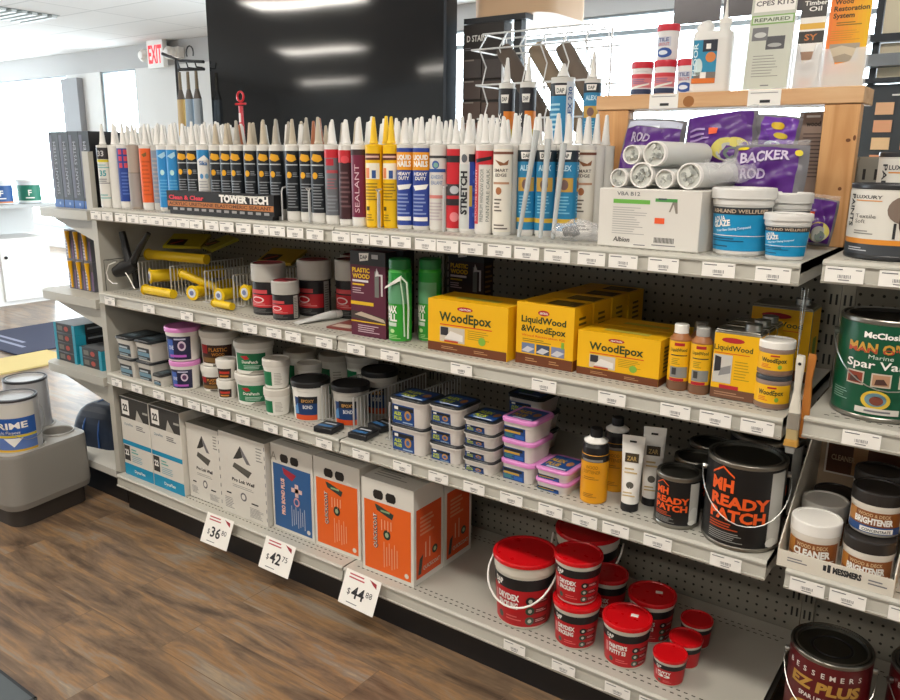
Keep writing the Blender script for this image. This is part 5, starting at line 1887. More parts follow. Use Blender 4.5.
def tube_body(kind, h, r):
    mb = MB()
    body = {'yellow': M('#efbf0d', 0.4), 'grey': M('#c4c1bb', 0.45), 'taupe': M('#a89a8e', 0.45)}.get(kind, TW)
    mb.lathe([(0, 0.001, body), (r * 0.93, 0.0, body), (r * 0.93, 0.004, body), (r, 0.005, body), (r, h - 0.006, body), (r * 1.02, h - 0.005, body), (r * 1.02, h, body), (r * 0.3, h + 0.003, body), (0, h + 0.0031, body)], 20)
    S = Cyl(r, 0.005, r, h - 0.006)
    H = h - 0.011
    k = r
    full = k * 2.0

    def wrap(c, a, b, l=1):
        rect(mb, S, -full, H * a, full, H * b, M(c, 0.4), l)
    if kind == 'white33':
        rect(mb, S, -full, H * 0.80, full, H * 0.99, M('#343033', 0.4), 1)
        text(mb, S, '33', -k * 0.2, H * 0.85, H * 0.09, M('#c9c9c9'), 2, w=k * 0.9)
        wrap('#d9c92f', 0.75, 0.79)
        lines(mb, S, -k, H * 0.64, k, H * 0.72, 2, M('#7fb4b4'), 1)
        text(mb, S, '35', -k * 0.1, H * 0.52, H * 0.09, M('#3d9ba3'), 1, w=k * 1.0, bold=0.03)
        lines(mb, S, -k, H * 0.38, k * 0.9, H * 0.48, 3, GREYINK, 1)
        lines(mb, S, -k * 0.9, H * 0.12, k * 0.9, H * 0.22, 2, M('#7fb4b4'), 1)
    elif kind == 'navyred':
        wrap('#22408f', 0.10, 0.98)
        for q in range(3):
            for e in (-0.6, 0.15):
                rect(mb, S, k * e, H * (0.66 + 0.11 * q), k * (e + 0.5), H * (0.74 + 0.11 * q), M('#d04a5c'), 2)
        lines(mb, S, -k * 0.4, H * 0.2, k * 0.8, H * 0.6, 7, M('#5570b8'), 2)
    elif kind == 'taupe':
        wrap('#9b9490', 0.02, 0.58)
        rect(mb, S, -full, H * 0.575, full, H * 0.585, M('#6d675f'), 2)
    elif kind == 'orange':
        wrap('#e5622a', 0.10, 0.98)
        shape(mb, S, [(-k * 0.5, H * 0.88), (k * 0.2, H * 0.92), (k * 0.2, H * 0.86), (-k * 0.2, H * 0.84)], M('#7a5a2a'), 2)
        lines(mb, S, -k * 0.6, H * 0.2, k * 0.6, H * 0.8, 9, M('#c95320'), 2)
    elif kind == 'grey':
        wrap('#8690a0', 0.1, 0.95)
        lines(mb, S, -k * 0.8, H * 0.15, k * 0.8, H * 0.85, 10, M('#a9a0a0'), 2)
    elif kind == 'sky':
        wrap('#2c86c4', 0.04, 0.96)
        shape(mb, S, [(-k * 0.7, H * 0.86), (k * 0.4, H * 0.93), (k * 0.5, H * 0.86), (0, H * 0.82)], M('#a9d0e2'), 2)
        disc(mb, S, -k * 0.1, H * 0.6, k * 0.3, H * 0.045, M('#b9e0e0'), 2)
        lines(mb, S, -k * 0.6, H * 0.2, k * 0.7, H * 0.5, 6, M('#5ba7d6'), 2)
    elif kind == 'tower':
        wrap('#1b2026', 0.12, 0.95)
        shape(mb, S, [(-k * 0.8, H * 0.84), (-k * 0.5, H * 0.91), (k * 0.4, H * 0.89), (k * 0.6, H * 0.83), (k * 0.1, H * 0.80), (-k * 0.4, H * 0.81)], M('#e3a51c'), 2)
        lines(mb, S, -k * 0.8, H * 0.74, k * 0.8, H * 0.78, 1, M('#b9bcc0'), 2)
        disc(mb, S, -k * 0.35, H * 0.62, k * 0.34, H * 0.045, M('#e3a51c'), 2)
        lines(mb, S, k * 0.1, H * 0.59, k * 0.8, H * 0.66, 3, M('#9a9da2'), 2)
        lines(mb, S, -k * 0.7, H * 0.16, k * 0.7, H * 0.52, 9, M('#8d9096'), 2, fill=0.35)
    elif kind == 'sika':
        rect(mb, S, -full, H * 0.80, full, H * 0.96, M('#2f86c0', 0.4), 1)
        shape(mb, S, [(-k * 0.9, H * 0.80), (k * 0.9, H * 0.80), (k * 0.2, H * 0.88)], PAPER, 2)
        text(mb, S, 'Sika', 0, H * 0.73, H * 0.06, M('#2467a8'), 1, w=k * 1.1)
        disc(mb, S, -k * 0.3, H * 0.56, k * 0.25, H * 0.04, M('#4f8fc4'), 1); disc(mb, S, k * 0.4, H * 0.56, k * 0.25, H * 0.04, M('#7fa9c4'), 1)
        lines(mb, S, -k * 0.8, H * 0.15, k * 0.8, H * 0.5, 8, M('#b0aeb0'), 1)
    elif kind == 'silver':
        wrap('#6d7076', 0.10, 0.86)
        wrap('#c32532', 0.86, 0.97)
        rect(mb, S, -k * 0.8, H * 0.76, k * 0.2, H * 0.85, M('#b92a38'), 2)
        rect(mb, S, -k * 0.7, H * 0.66, k * 0.7, H * 0.70, M('#b94a52'), 2)
        lines(mb, S, -k * 0.7, H * 0.44, k * 0.6, H * 0.60, 4, M('#a3646c'), 2)
        lines(mb, S, -k * 0.7, H * 0.14, k * 0.7, H * 0.38, 5, M('#8b8e94'), 2)
    elif kind == 'redblack':
        wrap('#3a1b20', 0.06, 0.96)
        wrap('#c3242e', 0.80, 0.96, 2)
        disc(mb, S, 0, H * 0.84, k * 0.5, H * 0.05, M('#d9474f'), 3)
        lines(mb, S, -k * 0.7, H * 0.2, k * 0.7, H * 0.7, 8, M('#6e5054'), 2)
    elif kind == 'maroon':
        wrap('#6f1a3a', 0.10, 0.97)
        rect(mb, S, -full, H * 0.90, full, H * 0.97, M('#3a2226'), 2)
        text(mb, S, 'SEALANT', k * 0.18, H * 0.16, k * 0.55, M('#d9b9c4'), 2, w=H * 0.62, rot=PI / 2, align='L', bold=0.0)
    elif kind == 'yellow':
        rect(mb, S, -k * 1.0, H * 0.84, k * 1.0, H * 0.92, M('#5b2a1c'), 1)
        lines(mb, S, -k * 0.9, H * 0.85, k * 0.9, H * 0.91, 1, M('#d9b0a0'), 2)
        rect(mb, S, -k * 0.9, H * 0.60, k * 0.9, H * 0.80, M('#f0ead8'), 1)
        rect(mb, S, -k * 0.8, H * 0.61, -k * 0.3, H * 0.74, M('#e58a5c'), 2); rect(mb, S, 0, H * 0.61, k * 0.45, H * 0.71, M('#2b4f8f'), 2)
        lines(mb, S, -k * 0.9, H * 0.32, k * 0.9, H * 0.56, 6, M('#a07d10'), 1)
        rect(mb, S, -k * 0.8, H * 0.20, -k * 0.35, H * 0.25, M('#4a3c10'), 1)
        lines(mb, S, -k * 0.8, H * 0.06, k * 0.2, H * 0.16, 3, M('#a07d10'), 1)
    elif kind == 'heavy':
        wrap('#2a4398', 0.03, 0.99)
        wrap('#e59a1c', 0.72, 0.94, 2)
        text(mb, S, 'LIQUID', 0, H * 0.85, H * 0.055, PAPER, 3, w=k * 1.7, bold=0.05)
        text(mb, S, 'NAILS', 0, H * 0.765, H * 0.065, PAPER, 3, w=k * 1.6, bold=0.05)
        text(mb, S, 'HEAVY', 0, H * 0.655, H * 0.04, PAPER, 3, w=k * 1.5, bold=0.03)
        text(mb, S, 'DUTY', 0, H * 0.60, H * 0.04, PAPER, 3, w=k * 1.2, bold=0.03)
        shape(mb, S, [(-k * 0.9, H * 0.53), (k * 0.9, H * 0.55), (k * 0.6, H * 0.49), (-k * 0.6, H * 0.47)], PAPER, 3)
        lines(mb, S, -k * 0.9, H * 0.16, k * 0.7, H * 0.44, 6, M('#8fa0d0'), 3)
        rect(mb, S, -k * 0.9, H * 0.09, k * 0.8, H * 0.14, PAPER, 3)
    elif kind == 'eco':
        rect(mb, S, -k * 1.2, H * 0.87, k * 1.2, H * 0.90, M('#3b3b3f'), 1)
        disc(mb, S, -k * 0.1, H * 0.79, k * 0.42, H * 0.05, M('#3d5fa8'), 1); disc(mb, S, -k * 0.05, H * 0.785, k * 0.26, H * 0.03, M('#7fae9c'), 2)
        rect(mb, S, -k * 1.2, H * 0.70, k * 1.1, H * 0.74, M('#2a5298'), 1)
        text(mb, S, 'ADHESIVE', 0, H * 0.62, H * 0.045, M('#7f93b8'), 1, w=k * 1.5)
        text(mb, S, 'SEALANT', 0, H * 0.55, H * 0.045, M('#7f93b8'), 1, w=k * 1.4)
        rect(mb, S, -k * 1.0, H * 0.38, k * 1.0, H * 0.42, M('#d9837c'), 1)
        lines(mb, S, -k, H * 0.10, k * 0.9, H * 0.34, 6, M('#c4b9bd'), 1)
    elif kind == 'redduo':
        wrap('#c7202c', 0.02, 0.98)
        wrap('#262226', 0.82, 0.90, 2)
        wrap('#39363a', 0.42, 0.56, 2)
        disc(mb, S, 0, H * 0.49, k * 0.5, H * 0.05, M('#b9bcc0'), 3)
        wrap('#262226', 0.30, 0.38, 2)
        disc(mb, S, 0, H * 0.16, k * 0.5, H * 0.06, M('#e3858a'), 3)
    elif kind == 'stretch':
        rect(mb, S, -full, H * 0.03, -k * 0.1, H * 0.8, M('#c9cbc8', 0.4), 1)
        shape_pts = [(-k * 0.1, H * 0.03), (full, H * 0.03), (full, H * 0.84), (k * 0.1, H * 0.84)]
        rect(mb, S, k * 0.0, H * 0.03, full, H * 0.84, M('#2345a3', 0.35), 1)
        rect(mb, S, -k * 0.1, H * 0.83, full, H * 0.92, M('#17191f'), 2)
        text(mb, S, 'STRETCH', -k * 0.28, H * 0.20, k * 0.72, M('#1c1e24'), 3, w=H * 0.52, rot=PI / 2, align='L', bold=0.05)
        rect(mb, S, k * 0.0, H * 0.30, k * 0.3, H * 0.55, M('#b59a3c'), 2)
        disc(mb, S, -k * 0.6, H * 0.87, k * 0.35, H * 0.05, M('#5b5d63'), 2)
        lines(mb, S, k * 0.35, H * 0.15, k * 1.2, H * 0.75, 6, M('#4468c4'), 2)
    elif kind == 'redstripe':
        wrap('#cb2430', 0.80, 0.96)
        shape(mb, S, [(-k * 0.9, H * 0.86), (k * 1.0, H * 0.90), (k * 1.0, H * 0.86), (-k * 0.7, H * 0.82)], BLK, 2)
        rect(mb, S, -k * 1.2, H * 0.1, -k * 0.4, H * 0.80, M('#cb3a40'), 1)
        text(mb, S, 'SILICONE SEALANT', -k * 0.62, H * 0.13, k * 0.38, M('#e9d5d2'), 2, w=H * 0.62, rot=PI / 2, align='L', bold=0.0)
        text(mb, S, 'PREMIUM WINDOW DOOR', k * 0.15, H * 0.13, k * 0.36, M('#6d7a74'), 2, w=H * 0.62, rot=PI / 2, align='L', bold=0.0)
        text(mb, S, 'PAINTABLE CAULK', k * 0.8, H * 0.13, k * 0.36, M('#6d7a74'), 2, w=H * 0.62, rot=PI / 2, align='L', bold=0.0)
    elif kind == 'ivory':
        wrap('#e6dfd2', 0.02, 0.98)
        rect(mb, S, -full, H * 0.92, full, H * 0.95, M('#7a4a36'), 2)
        shape(mb, S, [(-k * 0.8, H * 0.86), (k * 0.2, H * 0.82), (k * 0.7, H * 0.86), (k * 0.6, H * 0.80), (-k * 0.2, H * 0.79)], M('#8a5836'), 2)
        text(mb, S, 'SMART', -k * 0.1, H * 0.72, H * 0.035, M('#4a4038'), 2, w=k * 1.5)
        text(mb, S, 'EDGE', -k * 0.1, H * 0.665, H * 0.035, M('#4a4038'), 2, w=k * 1.2)
        lines(mb, S, -k, H * 0.56, k * 0.9, H * 0.62, 1, M('#b98a6a'), 2)
        disc(mb, S, -k * 0.3, H * 0.50, k * 0.32, H * 0.045, M('#a5673f'), 2)
        lines(mb, S, -k * 0.8, H * 0.25, k * 0.1, H * 0.42, 4, M('#6b6259'), 2)
        lines(mb, S, -k * 0.8, H * 0.04, k * 0.8, H * 0.12, 2, M('#6b6259'), 2)
    elif kind == 'dap':
        wrap('#2a86b6', 0.05, 0.97)
        wrap('#1d2a34', 0.84, 0.97, 2)
        shape(mb, S, [(-k * 0.5, H * 0.87), (k * 0.5, H * 0.87), (k * 0.6, H * 0.95), (-k * 0.6, H * 0.95)], PAPER, 3)
        text(mb, S, 'DAP', 0, H * 0.885, H * 0.045, INK, 4, w=k * 0.7)
        text(mb, S, 'ALEX', 0, H * 0.74, H * 0.06, M('#bfe0ee'), 3, w=k * 1.3, bold=0.04)
        rect(mb, S, -k * 0.9, H * 0.50, k * 0.9, H * 0.66, M('#caa04a'), 2)
        disc(mb, S, 0, H * 0.58, k * 0.4, H * 0.06, M('#7a5d58'), 3)
        rect(mb, S, -k * 1.2, H * 0.14, k * 1.2, H * 0.19, M('#d9b23c'), 2)
        lines(mb, S, -k * 0.7, H * 0.24, k * 0.7, H * 0.46, 6, M('#7fc4e0'), 2)
    elif kind == 'dapamber':
        wrap('#25242a', 0.1, 0.95)
        rect(mb, S, -k * 0.1, H * 0.2, full, H * 0.62, M('#e07f22'), 2)
        rect(mb, S, -k * 0.1, H * 0.2, full, H * 0.36, M('#c9b02c'), 3)
        shape(mb, S, [(-k * 0.4, H * 0.74), (k * 0.4, H * 0.74), (k * 0.5, H * 0.86), (-k * 0.5, H * 0.86)], PAPER, 3)
        text(mb, S, 'DAP', 0, H * 0.765, H * 0.06, INK, 4, w=k * 0.6)
        text(mb, S, 'MAX', -k * 0.45, H * 0.25, k * 0.5, PAPER, 3, w=H * 0.35, rot=PI / 2, align='L')
    elif kind == 'dapblue':
        wrap('#2a86b6', 0.05, 0.78)
        wrap('#25242a', 0.78, 0.95)
        shape(mb, S, [(-k * 0.4, H * 0.80), (k * 0.4, H * 0.80), (k * 0.5, H * 0.92), (-k * 0.5, H * 0.92)], PAPER, 3)
        text(mb, S, 'DAP', 0, H * 0.82, H * 0.06, INK, 4, w=k * 0.6)
        rect(mb, S, k * 0.5, H * 0.0, k * 1.3, H * 0.97, M('#d5dbe2'), 2)
        text(mb, S, 'DYNAFLEX 230', k * 1.05, H * 0.10, k * 0.4, M('#3b5f9c'), 3, w=H * 0.8, rot=PI / 2, align='L')
        lines(mb, S, -k, H * 0.3, k * 0.2, H * 0.7, 6, M('#a9d7e8'), 2)
    return mb.build('tube_body'), None


def nozzle(col, r, h, ln=0.072):
    c = M(TCLR[col], 0.4)
    mb = MB()
    mb.lathe([(0, h + 0.0035, c), (r * 0.52, h + 0.0035, c), (r * 0.50, h + 0.008, c), (r * 0.44, h + 0.012, c), (r * 0.18, h + ln - 0.002, c), (r * 0.10, h + ln, c), (0, h + ln + 0.0003, c)], 12)
    return mb.build('nozzle')


TR, TH = 0.0238, 0.222
_tb = {}
_nz = {}


def caulk(kind, noz, x, y, z, rz, label, group=None, r=TR, h=TH, ln=0.072):
    t = thing('caulk_tube', label, 'caulk tube', (x, y, z), rz, group)
    k = (kind, r, h)
    if k not in _tb:
        b, _ = tube_body(kind, h, r)
        _tb[k] = b
        b.parent = t
    else:
        b = D.objects.new('tube_body', _tb[k].data)
        COL.objects.link(b); b.parent = t
    k = (noz, r, h, ln)
    if k not in _nz:
        n = nozzle(noz, r, h, ln)
        _nz[k] = n
        n.parent = t
    else:
        n = D.objects.new('nozzle', _nz[k].data)
        COL.objects.link(n); n.parent = t
    return t


PL = 'standing in the front row of the top shelf'
row = [
    ('white33', 'w', 0.026, 0.056, 'white caulk tube with black top and teal figures at the far left of the row', None),
    ('plain', 'w', 0.076, 0.070, 'plain white caulk tube between the teal figured one and the navy one', None),
    ('navyred', 'w', 0.122, 0.076, 'navy caulk tube with red squares near the left end of the row', None),
    ('taupe', 'w', 0.174, 0.082, 'taupe caulk tube between the navy and the orange one', None),
    ('orange', 'w', 0.236, 0.090, 'orange caulk tube near the left end of the row', None),
    ('grey', 'w', 0.287, 0.102, 'grey blue caulk tube between the orange and the sky blue ones', None),
    ('sky', 'w', 0.335, 0.092, 'sky blue caulk tube, left one of the pair', None),
    ('sky', 'w', 0.384, 0.096, 'sky blue caulk tube, right one of the pair', None),
    ('tower', 'w', 0.432, 0.104, 'black and yellow caulk tube right of the sky blue pair', None),
    ('tower', 'w', 0.481, 0.104, 'black and yellow caulk tube left of the white and blue tube', None),
    ('sika', 'w', 0.546, 0.098, 'white and blue caulk tube among the black and yellow ones', None),
    ('tower', 'b', 0.602, 0.104, 'black and yellow caulk tube right beside the white and blue one', None),
    ('tower', 'b', 0.656, 0.104, 'black and yellow caulk tube, second right of the white and blue one', None),
    ('tower', 'g', 0.707, 0.104, 'black and yellow caulk tube, third right of the white and blue one', None),
    ('tower', 'b', 0.772, 0.104, 'black and yellow caulk tube above the middle of the tube sign', None),
    ('tower', 'b', 0.833, 0.104, 'black and yellow caulk tube above the white letters of the sign', None),
    ('tower', 'g', 0.889, 0.104, 'black and yellow caulk tube above the right end of the sign', None),
    ('tower', 'b', 0.990, 0.076, 'black and yellow caulk tube, first one right of the sign', None),
    ('tower', 'g', 1.043, 0.082, 'black and yellow caulk tube, second one right of the sign', None),
    ('tower', 'b', 1.098, 0.074, 'black and yellow caulk tube beside the silver and red one', None),
    ('silver', 'w', 1.152, 0.076, 'silver caulk tube with red top', None),
    ('redblack', 'w', 1.204, 0.078, 'dark caulk tube with red top left of the maroon one', None),
    ('maroon', 'w', 1.256, 0.074, 'maroon caulk tube with sideways lettering left of the yellow one', None),
    ('yellow', 'y', 1.308, 0.074, 'bright yellow caulk tube with picture label', None),
    ('yellow', 'y', 1.357, 0.090, 'bright yellow caulk tube half hidden by a wire divider', None),
    ('heavy', 'w', 1.405, 0.092, 'blue and orange caulk tube, left one of the pair', None),
    ('heavy', 'w', 1.453, 0.100, 'blue and orange caulk tube, right one of the pair', None),
    ('eco', 'w', 1.501, 0.110, 'white caulk tube with round blue emblem beside the blue and orange pair', None),
    ('redduo', 'w', 1.549, 0.122, 'narrow looking red and black caulk tube left of the grey and blue one', None),
    ('stretch', 'w', 1.597, 0.112, 'grey and blue caulk tube with bold sideways lettering', None),
    ('redstripe', 'w', 1.646, 0.112, 'white caulk tube with red top and sideways red stripe', None),
    ('ivory', 'w', 1.700, 0.112, 'ivory caulk tube with brown brush stroke', None),
    ('dap', 'w', 1.748, 0.150, 'blue and gold caulk tube, left one of three', None),
    ('dap', 'w', 1.798, 0.156, 'blue and gold caulk tube, middle one of three', None),
    ('dap', 'w', 1.847, 0.175, 'blue and gold caulk tube, right one of three', None),
    ('ivory', 'w', 1.868, 0.232, 'ivory caulk tube right behind the blue and gold ones', None),
]
rr = random.Random(5)
for (kd, nz, x, y, lb, g) in row:
    rz = 0.72 * math.atan2(2.77 - x, 1.65 + y) + (0.25 if kd == 'stretch' else rr.uniform(-0.12, 0.08))
    caulk(kd, nz, x, y, Z1, rz, lb, ln=rr.uniform(0.066, 0.078))
# deeper rows: only their nozzles and tops show
for (kd, nz, x, y, lb, g) in row:
    if x > 1.9:
        continue
    for j in range(1, 5 if x < 1.2 else 4):
        yy = y + 0.0535 * j
        if x > 1.78 and j > 2:
            continue
        n = nz
        if kd == 'tower' and x > 0.6:
            n = rr.choice('bgbbwt' if j < 4 else 'bgw')
        if kd == 'yellow':
            n = rr.choice('yw')
        kk = kd if kd in ('tower', 'sky', 'dap', 'heavy') else 'plain'
        sect = ('at the left end', 'behind the tube sign', 'in the middle', 'behind the blue and red labels', 'near the wire rack')[0 if x < 0.45 else 1 if x < 0.95 else 2 if x < 1.4 else 3 if x < 1.76 else 4]
        cn = {'w': 'white', 'b': 'beige', 'g': 'grey', 'y': 'yellow', 't': 'brown'}[n]
        caulk(kk, n, x + rr.uniform(-0.0012, 0.0012), yy, Z1, 0.3, '%s nozzled caulk tube behind the front row, %s' % (cn, sect), '%s nozzled caulk tubes behind the front row %s' % (cn, sect), ln=rr.choice((0.066, 0.072, 0.078)))

# tube sign
sg = thing('shelf_sign', 'long black sign with large white letters lying before the caulk tubes', 'sign', (0.440, 0.018, Z1), 0.03)
mb = MB()
mb.box(0, 0.505, 0, 0.030, 0.012, 0.076, BLK)
S = front(0, 0, 0)
OC = M('#b9743a', 0.5)
rect(mb, S, 0.004, 0.026, 0.503, 0.043, OC)
text(mb, S, 'Clean & Clear', 0.012, 0.049, 0.013, M('#d9384a'), 2, w=0.175, align='L', bold=0.04)
text(mb, S, 'ACRYLIC URETHANE ELASTOMERIC SEALANT', 0.010, 0.030, 0.010, M('#5e3315'), 2, w=0.485, align='L', bold=0.03)
text(mb, S, 'TOWER TECH', 0.262, 0.048, 0.021, WHITE, 2, w=0.220, align='L', bold=0.06)
shape(mb, S, [(0.285, 0.071), (0.34, 0.066), (0.44, 0.068), (0.49, 0.072), (0.44, 0.0705), (0.34, 0.069)], WHITE, 2)
for q in range(13):
    rect(mb, S, 0.03 + q * 0.036, 0.014, 0.052 + q * 0.036, 0.022, M('#9a9a9a', 0.5), 1)
mb.build('sign_face', sg)
mb = MB(); mb.box(0.01, 0.495, 0.002, 0.028, 0.0, 0.0115, M('#2a2a2c', 0.4)); mb.build('base_strip', sg)


def u_divider(label, x, y0, y1, h):
    mb = MB()
    mb.tube([(0, 0, 0.002), (0, 0, h - 0.012), (0, 0.004, h - 0.003), (0, 0.014, h), (0, y1 - y0 - 0.014, h), (0, y1 - y0, h - 0.012), (0, y1 - y0, 0.002)], 0.0026, WIRE, 7)
    tag(mb.build('wire_divider', loc=(x, y0, Z1)), label, 'wire divider')


u_divider('looped wire divider touching the right end of the long black sign', 0.957, 0.055, 0.42, 0.10)
u_divider('looped wire divider before the black and yellow tubes right of the sign', 1.086, 0.040, 0.045, 0.10)
u_divider('looped wire divider beside the yellow tubes', 1.350, 0.040, 0.046, 0.105)
u_divider('looped wire divider before the white tube with round emblem', 1.553, 0.062, 0.068, 0.12)

# red stick tool among the nozzles
rs = thing('nozzle_tool', 'red stick with looped top rising above the nozzles before the black panel', 'tool', (0.415, 0.372, Z1))
RS = M('#c9202c', 0.35)
mb = MB()
mb.tube([(0, 0, 0.0), (0, 0, 0.30)], 0.010, RS, 12)
mb.tube([(0, 0, 0.30), (0, 0, 0.365)], 0.0085, M('#d0404a', 0.35), 12)
S = Cyl(0.0085, 0.30, 0.0085, 0.365)
rect(mb, S, -0.006, 0.008, 0.006, 0.040, M('#e9d5d5'), 1)
mb.build('stick', rs)
mb = MB()
mb.tube([(0.017 * math.sin(a), 0, 0.397 - 0.017 * math.cos(a)) for a in [2 * PI * (k + 0.5) / 16 for k in range(16)]], 0.004, RS, 7, closed=True)
mb.tube([(-0.028, 0, 0.372), (0.028, 0, 0.372)], 0.004, RS, 7)
mb.build('loop_handle', rs)

# translucent extension nozzles leaning on the blue tubes
CLR = M('#b4b8b8', 0.25)
for i, (x0, y0, x1, y1, h, lb) in enumerate(((1.775, 0.072, 1.758, 0.112, 0.255, 'long translucent extension nozzle leaning on the left blue and gold tube'),
                                              (1.832, 0.078, 1.822, 0.118, 0.235, 'long translucent extension nozzle leaning on the middle blue and gold tube'),
                                              (1.862, 0.085, 1.862, 0.122, 0.225, 'long translucent extension nozzle leaning on the right blue and gold tube'))):
    mb = MB()
    a = Vector((x0, y0, Z1 + 0.003)); b = Vector((x1 + (0.035 if i == 0 else 0.0), y1, Z1 + h))
    mb.tube([tuple(a), tuple(a.lerp(b, 0.5)), tuple(b)], [0.005, 0.0065, 0.008], CLR, 10)
    tag(mb.build('extension_nozzle'), lb, 'nozzle')

# bag of black capped nozzles


def pillow(mb, w, d, h, mat, wr=0.006, seed=3, nx=18, ny=14, plane='xy'):
    rd = random.Random(seed)
    ph = [rd.uniform(0, 6) for _ in range(6)]
    top = []; bot = []
    for j in range(ny + 1):
        for i in range(nx + 1):
            u = i / nx * 2 - 1; v = j / ny * 2 - 1
            e = max(0, (1 - u ** 4) * (1 - v ** 4)) ** 0.5
            n = wr * (math.sin(5 * u + ph[0] + 3 * v) + math.sin(9 * v + ph[1] - 4 * u) * 0.6 + math.sin(13 * u + 7 * v + ph[2]) * 0.4) * e
            x = u * w / 2 * (1 - 0.04 * v * v); y = v * d / 2 * (1 - 0.05 * u * u)
            top.append((x, y, h * 0.5 * e + n)); bot.append((x, y, -h * 0.5 * e + n * 0.3))
    F = [(j * (nx + 1) + i, j * (nx + 1) + i + 1, (j + 1) * (nx + 1) + i + 1, (j + 1) * (nx + 1) + i) for j in range(ny) for i in range(nx)]
    mb.add(top, F, mat)
    mb.add(bot, [tuple(reversed(f)) for f in F], mat)
    return lambda u, v, off=0.0: (u, v)


def pillow_surface(w, d, h, wr=0.006, seed=3):
    rd = random.Random(seed)
    ph = [rd.uniform(0, 6) for _ in range(6)]

    class PS:
        step = w / 16

        def at(s, x, y, l):
            u = max(-1, min(1, x / (w / 2))); v = max(-1, min(1, y / (d / 2)))
            e = max(0, (1 - u ** 4) * (1 - v ** 4)) ** 0.5
            n = wr * (math.sin(5 * u + ph[0] + 3 * v) + math.sin(9 * v + ph[1] - 4 * u) * 0.6 + math.sin(13 * u + 7 * v + ph[2]) * 0.4) * e
            return (x * (1 - 0.04 * v * v), y * (1 - 0.05 * u * u), h * 0.5 * e + n + 0.0012 * l)
    return PS()


def prect(mb, P, u0, v0, u1, v1, mat, l=1, n=10):
    vs = []
    for j in range(n + 1):
        for i in range(n + 1):
            vs.append(P.at(u0 + (u1 - u0) * i / n, v0 + (v1 - v0) * j / n, l))
    mb.add(vs, [(j * (n + 1) + i, j * (n + 1) + i + 1, (j + 1) * (n + 1) + i + 1, (j + 1) * (n + 1) + i) for j in range(n) for i in range(n)], mat)


nb = thing('nozzle_bag', 'clear plastic bag with black caps lying beside the white caulking gun box', 'bag', (1.925, 0.105, Z1 + 0.0225), 0.25)
mb = MB(); pillow(mb, 0.130, 0.085, 0.040, FILM, 0.0055, 4, 26, 20); mb.build('plastic_film', nb)
for k, (x, y) in enumerate(((-0.030, -0.012), (-0.022, 0.012), (-0.012, -0.006))):
    mb = MB(); mb.T = Matrix.Translation((x, y, -0.0)) @ Matrix.Rotation(1.2, 4, 'Y')
    mb.lathe([(0, -0.008, BLK), (0.011, -0.008, BLK), (0.011, 0.008, BLK), (0, 0.008, BLK)], 14); mb.build('black_cap', nb)

# ------------------------------------------------------------------ pine display frame on the top shelf
fr = thing('wooden_frame', 'pine board frame standing on the top shelf around the backer rod bags', 'frame', (1.83, 0.365, Z1))
KN = M('#6b3d17', 0.6)
mb = MB(); mb.box(0.0, 0.085, 0.0, 0.038, 0.0, 0.3125, PINEV); mb.build('post', fr, bevel=0.002)
mb = MB(); mb.box(0.548, 0.622, 0.0, 0.038, 0.0, 0.3125, PINEV)
S = front(0.545, 0, 0); disc(mb, S, 0.060, 0.235, 0.005, 0.004, KN); disc(mb, S, 0.055, 0.13, 0.004, 0.004, KN); disc(mb, S, 0.072, 0.24, 0.003, 0.006, KN)
mb.build('post', fr, bevel=0.002)
mb = MB(); mb.box(-0.004, 0.626, -0.004, 0.120, 0.313, 0.349, PINE)
S = front(-0.004, -0.004, 0.313); disc(mb, S, 0.245, 0.015, 0.014, 0.013, M('#9a6330', 0.6))
for u in (0.145, 0.385):
    rect(mb, S, u, 0.000, u + 0.074, 0.035, PAPER, 2)
    lines(mb, S, u + 0.028, 0.006, u + 0.052, 0.013, 1, INK, 3, fill=0.9)
    lines(mb, S, u + 0.006, 0.026, u + 0.070, 0.031, 1, GREYINK, 3, fill=0.3)
mb.build('top_board', fr, bevel=0.002)
ZT = Z1 + 0.3495


def art_canis(red):
    def f(mb, S):
        H = S.z1 - S.z0
        k = S.rm
        if red:
            rect(mb, S, -k * 1.3, H * 0.28, k * 1.3, H * 0.9, M('#d8838a'), 1)
            rect(mb, S, -k * 1.3, H * 0.72, k * 1.3, H * 0.88, M('#cf3c46'), 2)
            shape(mb, S, [(-k * 1.0, H * 0.2), (k * 0.9, H * 0.42), (k * 0.9, H * 0.5), (-k * 1.0, H * 0.3)], WHITE, 2)
            rect(mb, S, -k * 1.3, H * 0.0, k * 1.3, H * 0.22, M('#2c3a5c'), 3)
            lines(mb, S, -k * 0.8, H * 0.45, k * 0.8, H * 0.68, 3, M('#8a6f96'), 3)
        else:
            rect(mb, S, -k * 1.0, H * 0.50, k * 0.4, H * 0.9, M('#c9ccd9'), 1)
            text(mb, S, 'TILE', -k * 0.3, H * 0.70, H * 0.16, M('#3c4f8c'), 2, w=k * 1.0)
            text(mb, S, 'GROUT', -k * 0.3, H * 0.52, H * 0.13, M('#c05560'), 2, w=k * 1.1)
            disc(mb, S, -k * 0.2, H * 0.22, k * 0.75, H * 0.22, M('#2f55a0'), 2)
            disc(mb, S, -k * 0.3, H * 0.22, k * 0.45, H * 0.10, M('#dfe6f0'), 3)
    return f


RL = M('#c92a3c', 0.35)
for (x, y, z, rd_, lb) in ((1.919, 0.430, ZT, True, 'white canister with pink red lid and red label, left of the bottom row'),
                           (1.981, 0.428, ZT, True, 'white canister with red lid and red label, directly under the stacked one'),
                           (2.040, 0.432, ZT, False, 'white canister with red lid and blue label beside the jug'),
                           (1.983, 0.428, ZT + 0.0845, False, 'white canister with red lid and blue label stacked on top')):
    round_tub('grout_canister', lb, 'canister', (x, y, z), 0.15, 0.0275, 0.084, M('#e4e2e2', 0.4), RL, art_canis(rd_), lidh=0.017, taper=0.93, lidr=1.03)

